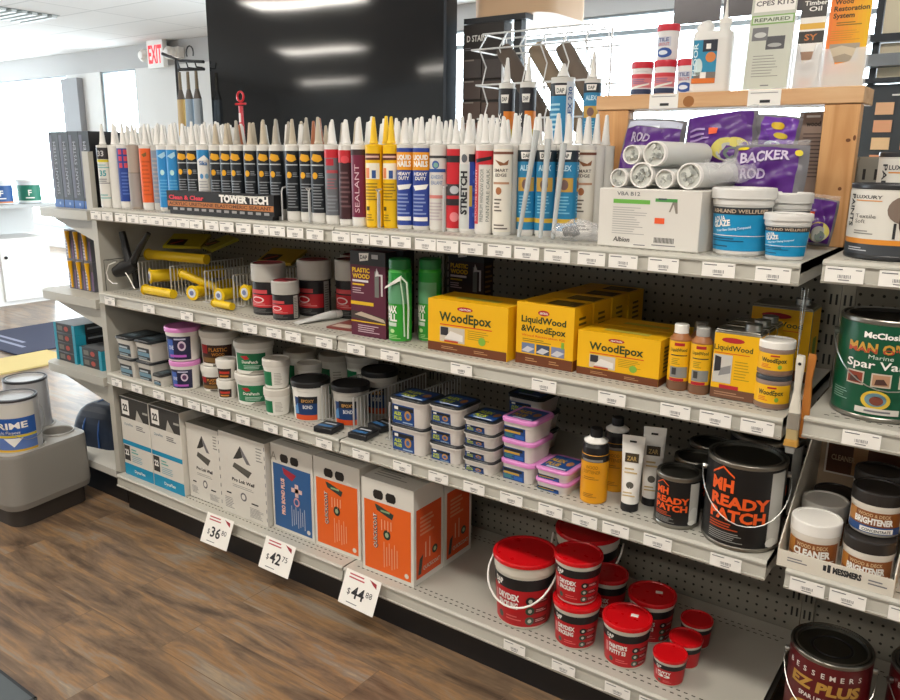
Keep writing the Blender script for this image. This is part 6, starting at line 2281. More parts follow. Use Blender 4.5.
# jug
jg = thing('jug', 'white plastic jug with pointed nozzle and blue label on the pine frame', 'jug', (2.098, 0.430, ZT), 0.12)
JW = M('#e3e1dd', 0.4)
mb = MB()
mb.loft([rrect(0.043, 0.030, 0.012, 0.0, 4), rrect(0.046, 0.032, 0.014, 0.006, 4), rrect(0.046, 0.032, 0.014, 0.125, 4), rrect(0.044, 0.030, 0.016, 0.142, 4)], [JW] * 3, True, True)
mb.loft([rrect(0.019, 0.024, 0.012, 0.1395, 4, -0.022), rrect(0.019, 0.022, 0.012, 0.155, 4, -0.021), rrect(0.012, 0.016, 0.008, 0.166, 4, -0.018), rrect(0.004, 0.006, 0.003, 0.170, 4, -0.016)], [JW] * 3)
mb.lathe([(0.014, 0.1395, JW), (0.0135, 0.160, JW), (0, 0.1602, JW)], 16, 0.024, 0)
S = front(-0.046, -0.032, 0)
rect(mb, S, 0.006, 0.022, 0.062, 0.122, M('#2f8db4', 0.4))
rect(mb, S, 0.028, 0.095, 0.062, 0.122, M('#2c2f3c', 0.4), 2)
rect(mb, S, 0.036, 0.101, 0.047, 0.113, PAPER, 3)
disc(mb, S, 0.048, 0.082, 0.012, 0.012, M('#d98448'), 3)
disc(mb, S, 0.020, 0.060, 0.010, 0.020, M('#cfe3e3'), 2)
text(mb, S, 'FLOOR', 0.017, 0.04, 0.010, M('#d9eef2'), 3, w=0.075, rot=PI / 2, align='L')
rect(mb, S, 0.010, 0.034, 0.062, 0.048, M('#7a716c'), 2)
rect(mb, S, 0.006, 0.022, 0.062, 0.034, M('#e0772c'), 3)
rect(mb, S, 0.026, 0.034, 0.040, 0.048, PAPER, 4)
mb.build('jug_body', jg)
mb = MB()
mb.lathe([(0.0148, 0.1604, WHITE), (0.0148, 0.172, WHITE), (0.006, 0.174, WHITE), (0.0045, 0.180, WHITE), (0.0012, 0.222, WHITE), (0, 0.2222, WHITE)], 16, 0.024, 0)
mb.build('nozzle', jg)

# leaflet holders on the frame
def leaflet(name, label, x, y, w, h, art, lean=0.10, front_lip=None, rz=0.0):
    t = thing(name, label, 'leaflet', (x, y, ZT), rz)
    M_ = Matrix.Rotation(-lean, 4, 'X')
    mb = MB(); mb.T = M_
    mb.box(0, w, 0, 0.006, 0.004, h, PAPER)
    art(mb, Flat((0, 0, 0.004), (1, 0, 0), (0, 0, 1)), w, h)
    mb.build('leaflets', t)
    mb = MB(); mb.T = M_
    mb.box(-0.004, w + 0.004, 0.008, 0.010, 0.002, h * 0.8, ACRYL)
    mb.box(-0.004, w + 0.004, -0.014, 0.008, 0.0, 0.002, ACRYL)
    fl = h * 0.33 if front_lip is None else front_lip
    v = [(-0.004, -0.014, 0.002), (w + 0.004, -0.014, 0.002), (w + 0.004, -0.014, fl), (w * 0.8, -0.014, fl), (w * 0.68, -0.014, fl * 0.66), (w * 0.32, -0.014, fl * 0.60), (w * 0.15, -0.014, fl), (-0.004, -0.014, fl)]
    mb.loft([[(a, b + 0.0015, c) for a, b, c in v], v], [ACRYL])
    for xx in (-0.006, w + 0.004):
        mb.box(xx, xx + 0.002, -0.014, 0.010, 0.002, h * 0.5, ACRYL)
    mb.build('acrylic_holder', t)
    return t


def art_l1(mb, S, w, h):
    rect(mb, S, 0, 0, w, h, M('#c9ccc0', 0.6), 1)
    rect(mb, S, w * 0.06, h * 0.835, w * 0.98, h * 0.975, PAPER, 2)
    text(mb, S, 'CPES KITS', w * 0.52, h * 0.90, h * 0.05, M('#5d5a5d'), 3, w=w * 0.85)
    rect(mb, S, w * 0.03, h * 0.70, w * 0.99, h * 0.80, M('#8ab36a'), 2)
    rect(mb, S, w * 0.06, h * 0.715, w * 0.96, h * 0.785, M('#d9e0cf'), 3)
    text(mb, S, 'REPAIRED', w * 0.5, h * 0.73, h * 0.038, M('#5d6a55'), 4, w=w * 0.8)
    rect(mb, S, w * 0.08, h * 0.53, w * 0.44, h * 0.67, M('#77777a'), 2)
    disc(mb, S, w * 0.27, h * 0.59, w * 0.14, h * 0.03, M('#c9cac7'), 3)
    rect(mb, S, w * 0.42, h * 0.43, w * 0.84, h * 0.57, M('#55565a'), 2)
    disc(mb, S, w * 0.62, h * 0.475, w * 0.16, h * 0.022, M('#a9aaa8'), 3)
    lines(mb, S, w * 0.16, h * 0.13, w * 0.80, h * 0.38, 8, M('#8a8b85'), 2, fill=0.25)
    lines(mb, S, w * 0.4, h * 0.03, w * 0.6, h * 0.06, 1, GREYINK, 2)


def art_l2(mb, S, w, h):
    rect(mb, S, 0, h * 0.72, w, h * 0.99, M('#4a4746'), 1)
    text(mb, S, 'Timber', w * 0.55, h * 0.84, h * 0.045, PAPER, 2, w=w * 0.9)
    text(mb, S, 'Oil', w * 0.55, h * 0.78, h * 0.045, PAPER, 2, w=w * 0.5)
    rect(mb, S, 0, h * 0.60, w, h * 0.66, M('#e2b24a'), 1)
    rect(mb, S, 0, h * 0.46, w, h * 0.58, M('#3d3936'), 1)
    text(mb, S, 'SY', w * 0.5, h * 0.49, h * 0.06, M('#c97e44'), 2, w=w * 0.5)
    for q, c in ((0.29, '#a5836c'), (0.18, '#b09a8a'), (0.02, '#dc7c2c')):
        rect(mb, S, w * 0.2, h * q, w * 0.75, h * (q + 0.085), M(c), 1)
    rect(mb, S, w * 0.05, h * 0.29, w * 0.2, h * 0.375, M('#5a4740'), 1)


def art_l3(mb, S, w, h):
    n = 10
    for i in range(n):
        t_ = i / (n - 1)
        c = (0.93, 0.50 + 0.22 * t_, 0.20 - 0.14 * t_)
        rect(mb, S, w * i / n, 0, w * (i + 1) / n, h, M('#%02x%02x%02x' % tuple(int(255 * q) for q in c)), 1)
    text(mb, S, 'Wood', w * 0.10, h * 0.90, h * 0.052, M('#4c3a12'), 2, w=w * 0.45, align='L', bold=0.03)
    text(mb, S, 'Restoration', w * 0.10, h * 0.825, h * 0.052, M('#4c3a12'), 2, w=w * 0.86, align='L', bold=0.03)
    text(mb, S, 'System', w * 0.10, h * 0.75, h * 0.052, M('#4c3a12'), 2, w=w * 0.52, align='L', bold=0.03)
    lines(mb, S, w * 0.2, h * 0.66, w * 0.85, h * 0.71, 2, M('#8a6b18'), 2)
    lines(mb, S, w * 0.08, h * 0.50, w * 0.85, h * 0.62, 5, M('#c98f2a'), 2, fill=0.25)
    rect(mb, S, w * 0.10, h * 0.27, w * 0.84, h * 0.47, M('#a79a88'), 2)
    shape(mb, S, [(w * 0.12, h * 0.32), (w * 0.5, h * 0.36), (w * 0.84, h * 0.30), (w * 0.84, h * 0.40), (w * 0.4, h * 0.45), (w * 0.12, h * 0.42)], M('#cdbfa6'), 3)
    rect(mb, S, w * 0.02, h * 0.02, w * 0.98, h * 0.14, M('#dcc49a'), 2)


leaflet('leaflet_holder', 'sage green repair leaflet in a clear holder beside the jug', 2.178, 0.425, 0.100, 0.212, art_l1, 0.10, 0.005)
leaflet('leaflet_holder', 'narrow leaflet with wood colour squares in a clear holder', 2.287, 0.440, 0.055, 0.220, art_l2, 0.10, 0.10)
leaflet('leaflet_holder', 'orange and yellow wood restoration leaflet in a clear holder', 2.352, 0.428, 0.084, 0.198, art_l3, 0.08, 0.085)

# ------------------------------------------------------------------ white caulking gun carton, clear tubes, pails, purple bags
def art_guns(mb, w=0.236, d=0.17, h=0.128):
    S = front(0, 0, 0)
    text(mb, S, 'VBA B12', w * 0.30, h * 0.885, 0.008, M('#6d6d70'), 1, w=0.055)
    rect(mb, S, w * 0.15, h * 0.75, w * 0.52, h * 0.82, M('#69ad45'))
    rect(mb, S, w * 0.57, h * 0.80, w * 0.78, h * 0.855, M('#4d9a4a'))
    rect(mb, S, w * 0.60, h * 0.83, w * 0.68, h * 0.86, M('#45585a'), 2)
    shape(mb, S, [(w * 0.74, h * 0.81), (w * 0.78, h * 0.81), (w * 0.79, h * 0.62), (w * 0.77, h * 0.62)], M('#8a8278'))
    shape(mb, S, [(w * 0.735, h * 0.80), (w * 0.755, h * 0.80), (w * 0.72, h * 0.64), (w * 0.705, h * 0.64)], M('#8a8278'))
    lines(mb, S, w * 0.15, h * 0.22, w * 0.50, h * 0.70, 12, M('#a9a6a3'), 1, fill=0.3, ragged=0.45)
    rect(mb, S, w * 0.575, h * 0.44, w * 0.67, h * 0.535, M('#ea5b2c'), 2)
    text(mb, S, 'Albion', w * 0.25, h * 0.10, 0.010, M('#55524f'), 1, w=0.040, shear=0.2, bold=0.03)
    u = w * 0.58
    while u < w * 0.77:
        rect(mb, S, u, h * 0.12, u + 0.0016, h * 0.21, INK); u += 0.0031
    lines(mb, S, w * 0.56, h * 0.06, w * 0.80, h * 0.10, 1, GREYINK, 1, fill=0.4)
    lines(mb, S, w * 0.38, h * 0.04, w * 0.50, h * 0.08, 1, GREYINK, 1, fill=0.4)


ZC1 = Z1 + 0.1285
carton('caulking_gun_box', 'white carton with green stripe under the clear tube bundle', 'box', (1.995, 0.050, Z1), -0.06, 0.236, 0.17, 0.128, M('#d8d4cd', 0.6), art_guns)

CT1 = M('#ece9e5', 0.3)
tubeb = (((2.035, 0.000, 0.0215), 0.021, 'outermost left in the bottom row'), ((2.088, 0.0, 0.0285), 0.028, 'second from the left in the bottom row'), ((2.140, 0.0, 0.0215), 0.021, 'third from the left in the bottom row'), ((2.193, 0.0, 0.0285), 0.028, 'rightmost in the bottom row'),
         ((2.062, 0.0, 0.0715), 0.021, 'left one in the upper row'), ((2.114, 0.0, 0.0735), 0.027, 'right one in the upper row'))
for i, ((x, y, z), r, lb) in enumerate(tubeb):
    ang = -0.18
    t = thing('foam_tube', 'clear foam filled tube, %s' % lb, 'tube', (x, 0.055, ZC1 + z), -0.10)
    mb = MB()
    mb.T = Matrix.Rotation(-PI / 2, 4, 'X')
    ln = 0.235
    mb.lathe([(r * 0.86, 0.0, CT1), (r * 0.98, 0.0, CT1), (r * 0.98, 0.012, FILM2), (r * 0.98, ln, FILM2), (0, ln, FILM2)], 24)
    mb.lathe([(r * 0.86, 0.0, CT1), (r * 0.86, 0.02, CT1)], 24)
    mb.build('clear_sleeve', t)
    mb = MB()
    rd = random.Random(i)
    G1, G2 = M('#d0d2cc', 0.7), M('#a5a8a3', 0.7)
    mb.T = Matrix.Rotation(-PI / 2, 4, 'X')
    mb.lathe([(0, 0.006, G1), (r * 0.84, 0.006, G1), (r * 0.84, ln - 0.01, M('#e2dcdd', 0.6)), (0, ln - 0.009, G1)], 20)
    mb.T = None
    for q in range(12 if r > 0.025 else 8):
        a = rd.uniform(0, 2 * PI); q_ = r * 0.62 * rd.uniform(0.2, 1)
        px, pz = q_ * math.cos(a), q_ * math.sin(a)
        rb = r * rd.uniform(0.12, 0.22)
        mb.tube([(px, 0.0005, pz), (px, 0.0058, pz)], rb, G2 if q % 2 else G1, 8)
    mb.build('foam_filling', t)


pw = thing('plastic_wrap', 'clear plastic wrap trailing from the right end of the foam tube bundle', 'wrap', (2.244, 0.150, ZC1 + 0.036), -0.1)
mb = MB(); pillow(mb, 0.085, 0.14, 0.040, film_material('thin_wrap', '#e8e8ea', 0.8), 0.008, 21, 26, 20); mb.build('plastic_film', pw)


def art_aqua(mb, S):
    H = S.z1 - S.z0
    k = S.rm
    A = M('#1690c4', 0.4)
    rect(mb, S, -k * 1.25, H * 0.06, k * 1.35, H * 0.90, A)
    rect(mb, S, -k * 1.25, H * 0.82, k * 1.35, H * 0.97, M('#2b2e33', 0.4), 2)
    text(mb, S, 'ASHLAND WELLFLEET', 0.0, H * 0.855, H * 0.075, M('#c9b49c'), 3, w=k * 2.1)
    text(mb, S, 'AQUA', -k * 1.0, H * 0.65, H * 0.10, PAPER, 3, w=k * 0.55, align='L', rot=0.15)
    text(mb, S, 'GLAZE', -k * 1.0, H * 0.53, H * 0.12, PAPER, 3, w=k * 0.75, align='L', rot=0.15, bold=0.04)
    text(mb, S, 'Water Base Glazing Compound', -k * 0.85, H * 0.44, H * 0.05, M('#d5eef7'), 3, w=k * 1.3, align='L', rot=0.15)
    rect(mb, S, -k * 1.2, H * 0.37, k * 1.3, H * 0.385, PAPER, 3)
    lines(mb, S, -k * 1.1, H * 0.24, k * 0.3, H * 0.34, 2, M('#0c4f70'), 3)
    lines(mb, S, -k * 1.1, H * 0.12, -k * 0.3, H * 0.18, 1, M('#0c4f70'), 3)


PW = M('#dad8d4', 0.4)
round_tub('glazing_pail', 'large white and blue glazing pail beside the white carton', 'pail', (2.297, 0.098, Z1), 0.05, 0.061, 0.136, PW, PW, art_aqua, lidh=0.022, taper=0.86)
round_tub('glazing_pail', 'small white and blue glazing pail at the right end of the top shelf', 'pail', (2.396, 0.066, Z1), 0.05, 0.044, 0.090, PW, PW, art_aqua, lidh=0.014, taper=0.82)
round_tub('glazing_pail', 'white and blue glazing pail standing behind the small one', 'pail', (2.360, 0.205, Z1), 0.05, 0.048, 0.125, PW, PW, art_aqua, lidh=0.022, taper=0.86)

PUR = M('#501b78', 0.35)
GRYB = M('#8d8b8c', 0.35)


def rod_bag(label, loc, rot, w, hgt_, th, seed, style):
    """clear bag of grey foam rod with a printed purple header"""
    t = thing('backer_rod_bag', label, 'bag', loc)
    t.rotation_euler = rot
    mb = MB()
    pillow(mb, w, hgt_, th, M('#77757a', 0.3), 0.005, seed)
    P = pillow_surface(w, hgt_, th, 0.005, seed)
    W2, H2 = w / 2, hgt_ / 2
    if style == 0:
        prect(mb, P, -W2 * 0.82, -H2 * 0.85, W2 * 0.78, H2 * 0.80, PUR, 1, 14)
        text(mb, P, 'BACKER', -W2 * 0.70, H2 * 0.22, H2 * 0.36, M('#cfc3da'), 3, w=W2 * 1.28, align='L', bold=0.03, rot=0.08)
        text(mb, P, 'ROD', -W2 * 0.62, -H2 * 0.36, H2 * 0.36, M('#b9abc8'), 3, w=W2 * 0.62, align='L', bold=0.03, rot=0.05)
        disc(mb, P, -W2 * 0.70, H2 * 0.78, W2 * 0.16, H2 * 0.07, M('#d9c41c'), 3)
        disc(mb, P, W2 * 0.78, H2 * 0.62, W2 * 0.10, H2 * 0.12, M('#d9c41c'), 3)
    elif style == 1:
        prect(mb, P, -W2 * 0.9, -H2 * 0.9, W2 * 0.9, H2 * 0.62, PUR, 1, 14)
        text(mb, P, 'ROD', -W2 * 0.35, H2 * 0.12, H2 * 0.28, M('#b9abc8'), 3, w=W2 * 0.62, align='C', bold=0.03, rot=-0.1)
        lines(mb, P, -W2 * 0.7, -H2 * 0.35, W2 * 0.1, -H2 * 0.05, 3, M('#9d82b8'), 3)
        rect(mb, P, W2 * 0.0, -H2 * 0.5, W2 * 0.2, -H2 * 0.34, M('#ea5b2c'), 4)
        prect(mb, P, -W2 * 0.9, H2 * 0.64, W2 * 0.9, H2 * 0.86, M('#c5cadb', 0.2), 1, 10)
    elif style == 2:
        prect(mb, P, -W2 * 0.9, -H2 * 0.9, W2 * 0.9, H2 * 0.9, PUR, 1, 14)
        lines(mb, P, -W2 * 0.8, -H2 * 0.1, -W2 * 0.2, H2 * 0.4, 3, M('#a98cc4'), 3)
        rect(mb, P, -W2 * 0.25, H2 * 0.12, -W2 * 0.02, H2 * 0.34, M('#ea5b2c'), 4)
        disc(mb, P, W2 * 0.35, -H2 * 0.45, W2 * 0.50, H2 * 0.42, M('#c9bd5c'), 2, 24)
        disc(mb, P, W2 * 0.38, -H2 * 0.55, W2 * 0.38, H2 * 0.34, M('#a9a9a2'), 3, 24)
        disc(mb, P, W2 * 0.45, -H2 * 0.62, W2 * 0.24, H2 * 0.22, M('#5f6d66'), 4, 20)
    else:
        prect(mb, P, -W2 * 0.5, -H2 * 0.9, W2 * 0.9, H2 * 0.8, M('#6a35a0', 0.3), 1, 12)
        disc(mb, P, W2 * 0.15, H2 * 0.32, W2 * 0.26, H2 * 0.2, M('#d9b41c'), 3)
        disc(mb, P, W2 * 0.35, -H2 * 0.2, W2 * 0.26, H2 * 0.16, M('#e0c43c'), 3)
        disc(mb, P, W2 * 0.1, -H2 * 0.7, W2 * 0.36, H2 * 0.2, M('#c9d3e6', 0.2), 3)
    mb.build('bag', t)
    # crimped top seam
    mb = MB()
    n = 16
    a = [(-W2 * 0.93 + 2 * W2 * 0.93 * i / n, H2 * 0.97, 0.002 * math.sin(i * 1.7)) for i in range(n + 1)]
    b = [(-W2 * 0.97 + 2 * W2 * 0.97 * i / n, H2 * 1.14, 0.006 * math.sin(i * 1.3 + 1)) for i in range(n + 1)]
    mb.add(a + b, [(i, i + 1, n + 2 + i, n + 1 + i) for i in range(n)], FILM)
    mb.build('clear_header', t)
    return t


rod_bag('purple BACKER ROD bag lying on the glazing pails', (2.295, 0.275, Z1 + 0.165), (1.32, 0.0, 0.0), 0.165, 0.125, 0.05, 2, 0)
rod_bag('purple bag lettered ROD at the left inside the pine frame', (1.998, 0.330, Z1 + 0.215), (1.25, 0.05, 0.05), 0.155, 0.155, 0.045, 7, 1)
rod_bag('purple bag with yellow arc at the top middle inside the pine frame', (2.165, 0.335, Z1 + 0.235), (1.25, -0.1, 0.0), 0.170, 0.135, 0.045, 9, 2)
rod_bag('small purple bag with two yellow spots above the BACKER ROD bag', (2.282, 0.350, Z1 + 0.250), (1.35, 0.1, 0.0), 0.110, 0.085, 0.04, 11, 3)
rod_bag('purple bag with yellow arc standing behind the small glazing pail', (2.398, 0.300, Z1 + 0.060), (1.40, 0.1, 0.1), 0.085, 0.105, 0.035, 13, 2)
rod_bag('grey foam rod bag with purple edge under the purple bags', (2.150, 0.325, Z1 + 0.115), (1.30, 0.0, 0.0), 0.24, 0.11, 0.05, 15, 1)

# kraft leaflet card inside the frame at the right
cd_ = thing('leaflet_card', 'brown kraft paper card standing inside the pine frame at the right', 'card', (2.318, 0.415, Z1 + 0.0))
mb = MB(); mb.box(0, 0.095, 0, 0.004, 0.0, 0.300, M('#9a8478', 0.7))
S = front(0, 0, 0)
text(mb, S, 'wood finish', 0.047, 0.268, 0.011, M('#3c2f2b'), 1, w=0.062, bold=0.03)
lines(mb, S, 0.012, 0.150, 0.085, 0.255, 12, M('#5c4a44'), 1, fill=0.3)
rect(mb, S, 0.015, 0.287, 0.045, 0.292, PAPER, 2)
mb.build('card', cd_)
# ------------------------------------------------------------------ tall tubes and wire rack on the rear ledge
ZR = 1.3975
caulk('dapamber', 'w', 1.425, 0.565, ZR, 0.3, 'tall black and amber caulk tube on the rear ledge, left one', r=0.0245, h=0.215, ln=0.075)
caulk('dapamber', 'w', 1.500, 0.565, ZR, 0.3, 'tall black and amber caulk tube on the rear ledge, right one', r=0.0245, h=0.215, ln=0.075)
caulk('dapblue', 'w', 1.618, 0.565, ZR, 0.3, 'large blue and white caulk tube with square cap on the rear ledge', r=0.035, h=0.222, ln=0.04)
caulk('dap', 'w', 1.712, 0.570, ZR, 0.3, 'blue and gold caulk tube on the rear ledge beside the pine frame', r=0.0245, h=0.215, ln=0.075)

wr = thing('wire_rack', 'white wire basket rack holding rollers behind the caulk tubes', 'rack', (1.16, 0.78, ZR))
WRM = M('#e4e4e4', 0.35, 0.3)
mb = MB()
for (z, y0, y1, dx) in ((0.40, 0.0, 0.12, 0.0), (0.345, -0.05, 0.10, -0.012), (0.23, -0.06, 0.10, 0.015), (0.12, -0.07, 0.10, 0.03), (0.02, -0.08, 0.10, 0.05)):
    x0, x1 = 0.03 + dx, 0.44 + (0.06 if z < 0.38 else 0)
    mb.tube([(x0, y0, z), (x1, y0, z), (x1, y1, z), (x0, y1, z), (x0, y0, z)], 0.0032, WRM, 6)
for k in range(6):
    x = 0.05 + 0.078 * k
    mb.tube([(x, 0.0, 0.40), (x, -0.05, 0.345), (x + 0.015, -0.03, 0.29), (x + 0.02, -0.06, 0.23), (x + 0.03, -0.04, 0.17), (x + 0.035, -0.07, 0.12), (x + 0.045, -0.08, 0.02)], 0.0026, WRM, 6)
    mb.tube([(x, 0.12, 0.40), (x + 0.01, 0.10, 0.02)], 0.0026, WRM, 6)
for x in (0.05, 0.46):
    mb.tube([(x, 0.10, 0.40), (x, 0.10, 0.003)], 0.004, WRM, 6)
    mb.tube([(x, -0.08, 0.004), (x, 0.12, 0.004)], 0.0035, WRM, 6)
mb.build('wire_frame', wr)
for k, (x, c, e, lb) in enumerate(((0.135, '#5d5148', '#4a4038', 'dark brown roller cover slanting in the wire rack, left one'), (0.245, '#8d7c69', '#c9a45c', 'brown roller cover with tan core slanting in the wire rack, middle one'), (0.335, '#75675c', '#5a5048', 'brown roller cover slanting in the wire rack, right one'))):
    t = thing('roller_cover', lb, 'paint roller', (1.16 + x, 0.80 + 0.02 * k, ZR), 0)
    mb = MB()
    a = Vector((-0.01, -0.045, 0.350)); b = Vector((0.13, 0.055, 0.085))
    mb.tube([tuple(a), tuple(a.lerp(b, .06)), tuple(a.lerp(b, .94)), tuple(b)], [0.023, 0.029, 0.029, 0.023], M(c, 0.9), 20)
    n = (a - b).normalized()
    mb.tube([tuple(a + n * 0.0005), tuple(a + n * 0.002)], 0.018, M(e, 0.7), 14)
    mb.build('nap', t)

# ================================================================== RIGHT BAY
ZR1, ZR2, ZR3 = 1.2105, 0.9035, 0.5725


def art_paints(mb, S):
    H = S.z1 - S.z0
    k = S.rm
    rect(mb, S, -k * 1.35, 0, k * 1.5, H * 0.16, M('#3d4045', 0.4), 1)
    rect(mb, S, -k * 1.35, H * 0.16, k * 1.5, H * 0.24, M('#d98b2e', 0.4), 1)
    rect(mb, S, -k * 1.35, H * 0.24, k * 1.0, H * 0.98, M('#d9d5cc', 0.45), 1)
    text(mb, S, 'PAINTS', -k * 1.02, H * 0.92, k * 0.17, INK, 2, w=H * 0.5, rot=-PI / 2, align='L', bold=0.02)
    text(mb, S, 'LUXURY', -k * 0.45, H * 0.86, H * 0.05, INK, 2, w=k * 0.7)
    rect(mb, S, -k * 0.8, H * 0.82, -k * 0.1, H * 0.835, M('#d98b2e'), 2)
    text(mb, S, 'Textile', -k * 0.75, H * 0.56, H * 0.06, M('#55524e'), 2, w=k * 0.55, align='L', bold=0)
    text(mb, S, 'Soft', -k * 0.75, H * 0.48, H * 0.06, M('#55524e'), 2, w=k * 0.3, align='L', bold=0)
    lines(mb, S, -k * 0.75, H * 0.30, -k * 0.2, H * 0.38, 2, M('#8d8a84'), 2)
    disc(mb, S, k * 0.45, H * 0.70, k * 0.42, H * 0.22, M('#7b6a5e', 0.6), 2, 20)
    disc(mb, S, k * 0.65, H * 0.50, k * 0.35, H * 0.24, M('#3d2b26', 0.6), 3, 20)
    rect(mb, S, k * 0.2, H * 0.26, k * 0.26, H * 0.5, INK, 3)
    rect(mb, S, k * 0.98, H * 0.05, k * 1.3, H * 0.98, M('#c9c6c0'), 4)
    lines(mb, S, -k * 0.9, H * 0.04, -k * 0.3, H * 0.11, 2, M('#c9ccd0'), 2)


paint_can('paint_can', 'cream gallon can with orange band on the top right shelf', 'paint can', (2.572, 0.120, ZR1), -0.06, 0.078, 0.139, M('#c9c5bc', 0.4), art_paints, lid=M('#3a3a3c', 0.4), rim=M('#3d3d3f', 0.35, 0.5))
paint_can('paint_can', 'cream can higher up behind the one with orange band', 'paint can', (2.590, 0.320, ZR1), 0.1, 0.084, 0.198, M('#c9c5bc', 0.4), art_paints, lid=M('#3a3a3c', 0.4), rim=M('#3d3d3f', 0.35, 0.5))
gb = thing('slotted_box', 'grey slotted metal strip beside the pine post behind the cream can', 'bracket', (2.446, 0.470, ZR1 + 0.0))
mb = MB(); mb.box(0, 0.085, -0.012, 0.0, 0.0, 0.185, M('#8b8982', 0.45, 0.4))
S = front(0, -0.012, 0)
for u in (0.012, 0.036, 0.060):
    for v in (0.03, 0.09, 0.15):
        rect(mb, S, u, v - 0.012, u + 0.006, v + 0.012, BLK)
mb.build('strip', gb)

VG = M('#0b5136', 0.3)


def art_varn(mb, S):
    H = S.z1 - S.z0
    k = S.rm
    text(mb, S, 'McCloskey', -k * 0.55, H * 0.86, H * 0.06, PAPER, 2, w=k * 1.0, align='L', bold=0.04)
    text(mb, S, "MAN O'WAR", -k * 0.88, H * 0.70, H * 0.10, M('#c99a3c'), 2, w=k * 1.75, align='L', bold=0.04)
    text(mb, S, "MAN O'WAR", -k * 0.875, H * 0.698, H * 0.05, M('#b0452c'), 3, w=k * 1.74, align='L', bold=0.02)
    text(mb, S, 'Marine', -k * 0.15, H * 0.635, H * 0.045, M('#cfdccf'), 2, w=k * 0.5, bold=0)
    text(mb, S, 'Spar Varnish', -k * 0.88, H * 0.53, H * 0.085, PAPER, 2, w=k * 1.8, align='L', bold=0.015)
    for q, c in enumerate(('#8a3a24', '#b58a6a', '#8fa3b0')):
        a = -k * 0.84 + q * k * 0.55
        rect(mb, S, a, H * 0.335, a + k * 0.40, H * 0.485, M('#c9bfae'), 2)
        rect(mb, S, a + k * 0.03, H * 0.35, a + k * 0.37, H * 0.47, M(c), 3)
        shape(mb, S, [(a + k * 0.08, H * 0.36), (a + k * 0.34, H * 0.37), (a + k * 0.25, H * 0.43), (a + k * 0.10, H * 0.42)], M('#4a2f28'), 4)
    disc(mb, S, -k * 0.15, H * 0.19, k * 0.30, H * 0.105, M('#d9b93c'), 2, 22)
    disc(mb, S, -k * 0.15, H * 0.195, k * 0.22, H * 0.075, M('#6a8f9c'), 3, 20)
    disc(mb, S, -k * 0.13, H * 0.185, k * 0.14, H * 0.05, M('#7a3f30'), 4, 14)
    rect(mb, S, -k * 0.55, H * 0.035, k * 0.35, H * 0.10, M('#cfcac0'), 3)
    lines(mb, S, -k * 0.35, H * 0.05, k * 0.2, H * 0.085, 1, GREYINK, 4, fill=0.6)
    lines(mb, S, -k * 1.25, H * 0.13, -k * 0.75, H * 0.26, 5, M('#8fb5a2'), 2, fill=0.3)


paint_can('paint_can', 'dark green varnish gallon can with wire handle', 'paint can', (2.590, 0.120, ZR2), 0.20, 0.086, 0.198, VG, art_varn, bail=True, bail_dir=0.05, lid=M('#3c3b38', 0.35, 0.8))
# cardboard tray of jars
ty = thing('jar_tray', 'open white cardboard tray holding the cleaner and brightener jars', 'tray', (2.460, 0.004, ZR3), 0.0)
CB = M('#d9d2c4', 0.6)
CBI = M('#a78e74', 0.7)
mb = MB()
mb.box(0.0, 0.215, 0.0, 0.34, 0.0, 0.002, CB)
mb.box(0.0, 0.215, 0.0, 0.0025, 0.0022, 0.036, CB)
S = front(0, 0, 0)
rect(mb, S, 0.088, 0.016, 0.094, 0.028, INK); rect(mb, S, 0.096, 0.014, 0.102, 0.031, INK)
text(mb, S, 'MESSMERS', 0.106, 0.016, 0.012, INK, 1, w=0.052, align='L', bold=0.06)
lines(mb, S, 0.02, 0.014, 0.06, 0.026, 2, GREYINK, 1)
lines(mb, S, 0.17, 0.012, 0.205, 0.026, 2, GREYINK, 1)
mb.build('front_panel', ty)
for xx in (0.0, 0.2125):
    mb = MB()
    v = [(xx, 0.003, 0.0022), (xx, 0.34, 0.0022), (xx, 0.34, 0.24), (xx, 0.25, 0.24), (xx, 0.003, 0.045)]
    mb.loft([v, [(a + 0.0025, b, c) for a, b, c in v]], [CB])
    mb.build('side_panel', ty)
mb = MB()
mb.box(0.003, 0.212, 0.337, 0.3395, 0.0022, 0.25, CBI)
S = front(0.003, 0.337, 0)
rect(mb, S, 0.012, 0.10, 0.20, 0.215, M('#d8cfc2'), 1)
rect(mb, S, 0.016, 0.104, 0.196, 0.211, M('#5b3016'), 2)
rect(mb, S, 0.07, 0.105, 0.10, 0.21, M('#b98a5c'), 3)
text(mb, S, 'CLEANER', 0.025, 0.135, 0.013, M('#c9b08e'), 3, w=0.05, align='L')
mb.build('back_panel', ty)


def art_jar2(word, blue):
    def f(mb, S):
        H = S.z1 - S.z0
        k = S.rm
        BR = M('#8a4f22', 0.4)
        rect(mb, S, -k * 1.2, H * 0.04, k * 1.2, H * 0.92, BR)
        rect(mb, S, -k * 1.2, H * 0.40, -k * 0.75, H * 0.92, M('#b97a34', 0.4), 2)
        text(mb, S, 'WOOD & DECK', 0, H * 0.72, H * 0.13, M('#d9b98e'), 3, w=k * 1.3, bold=0.02)
        text(mb, S, word, 0, H * 0.42, H * 0.24, WHITE, 3, w=k * 1.55, bold=0.05)
        if blue:
            rect(mb, S, -k * 1.2, H * 0.04, k * 1.2, H * 0.34, M('#1f4a86', 0.4), 3)
            rect(mb, S, -k * 0.5, H * 0.08, k * 0.8, H * 0.28, PAPER, 4)
            text(mb, S, 'CONCENTRATE', k * 0.15, H * 0.12, H * 0.11, INK, 5, w=k * 1.1)
        else:
            rect(mb, S, -k * 1.1, H * 0.28, k * 1.0, H * 0.31, PAPER, 3)
            rect(mb, S, -k * 1.0, H * 0.10, k * 0.9, H * 0.22, M('#5b3016'), 3)
    return f


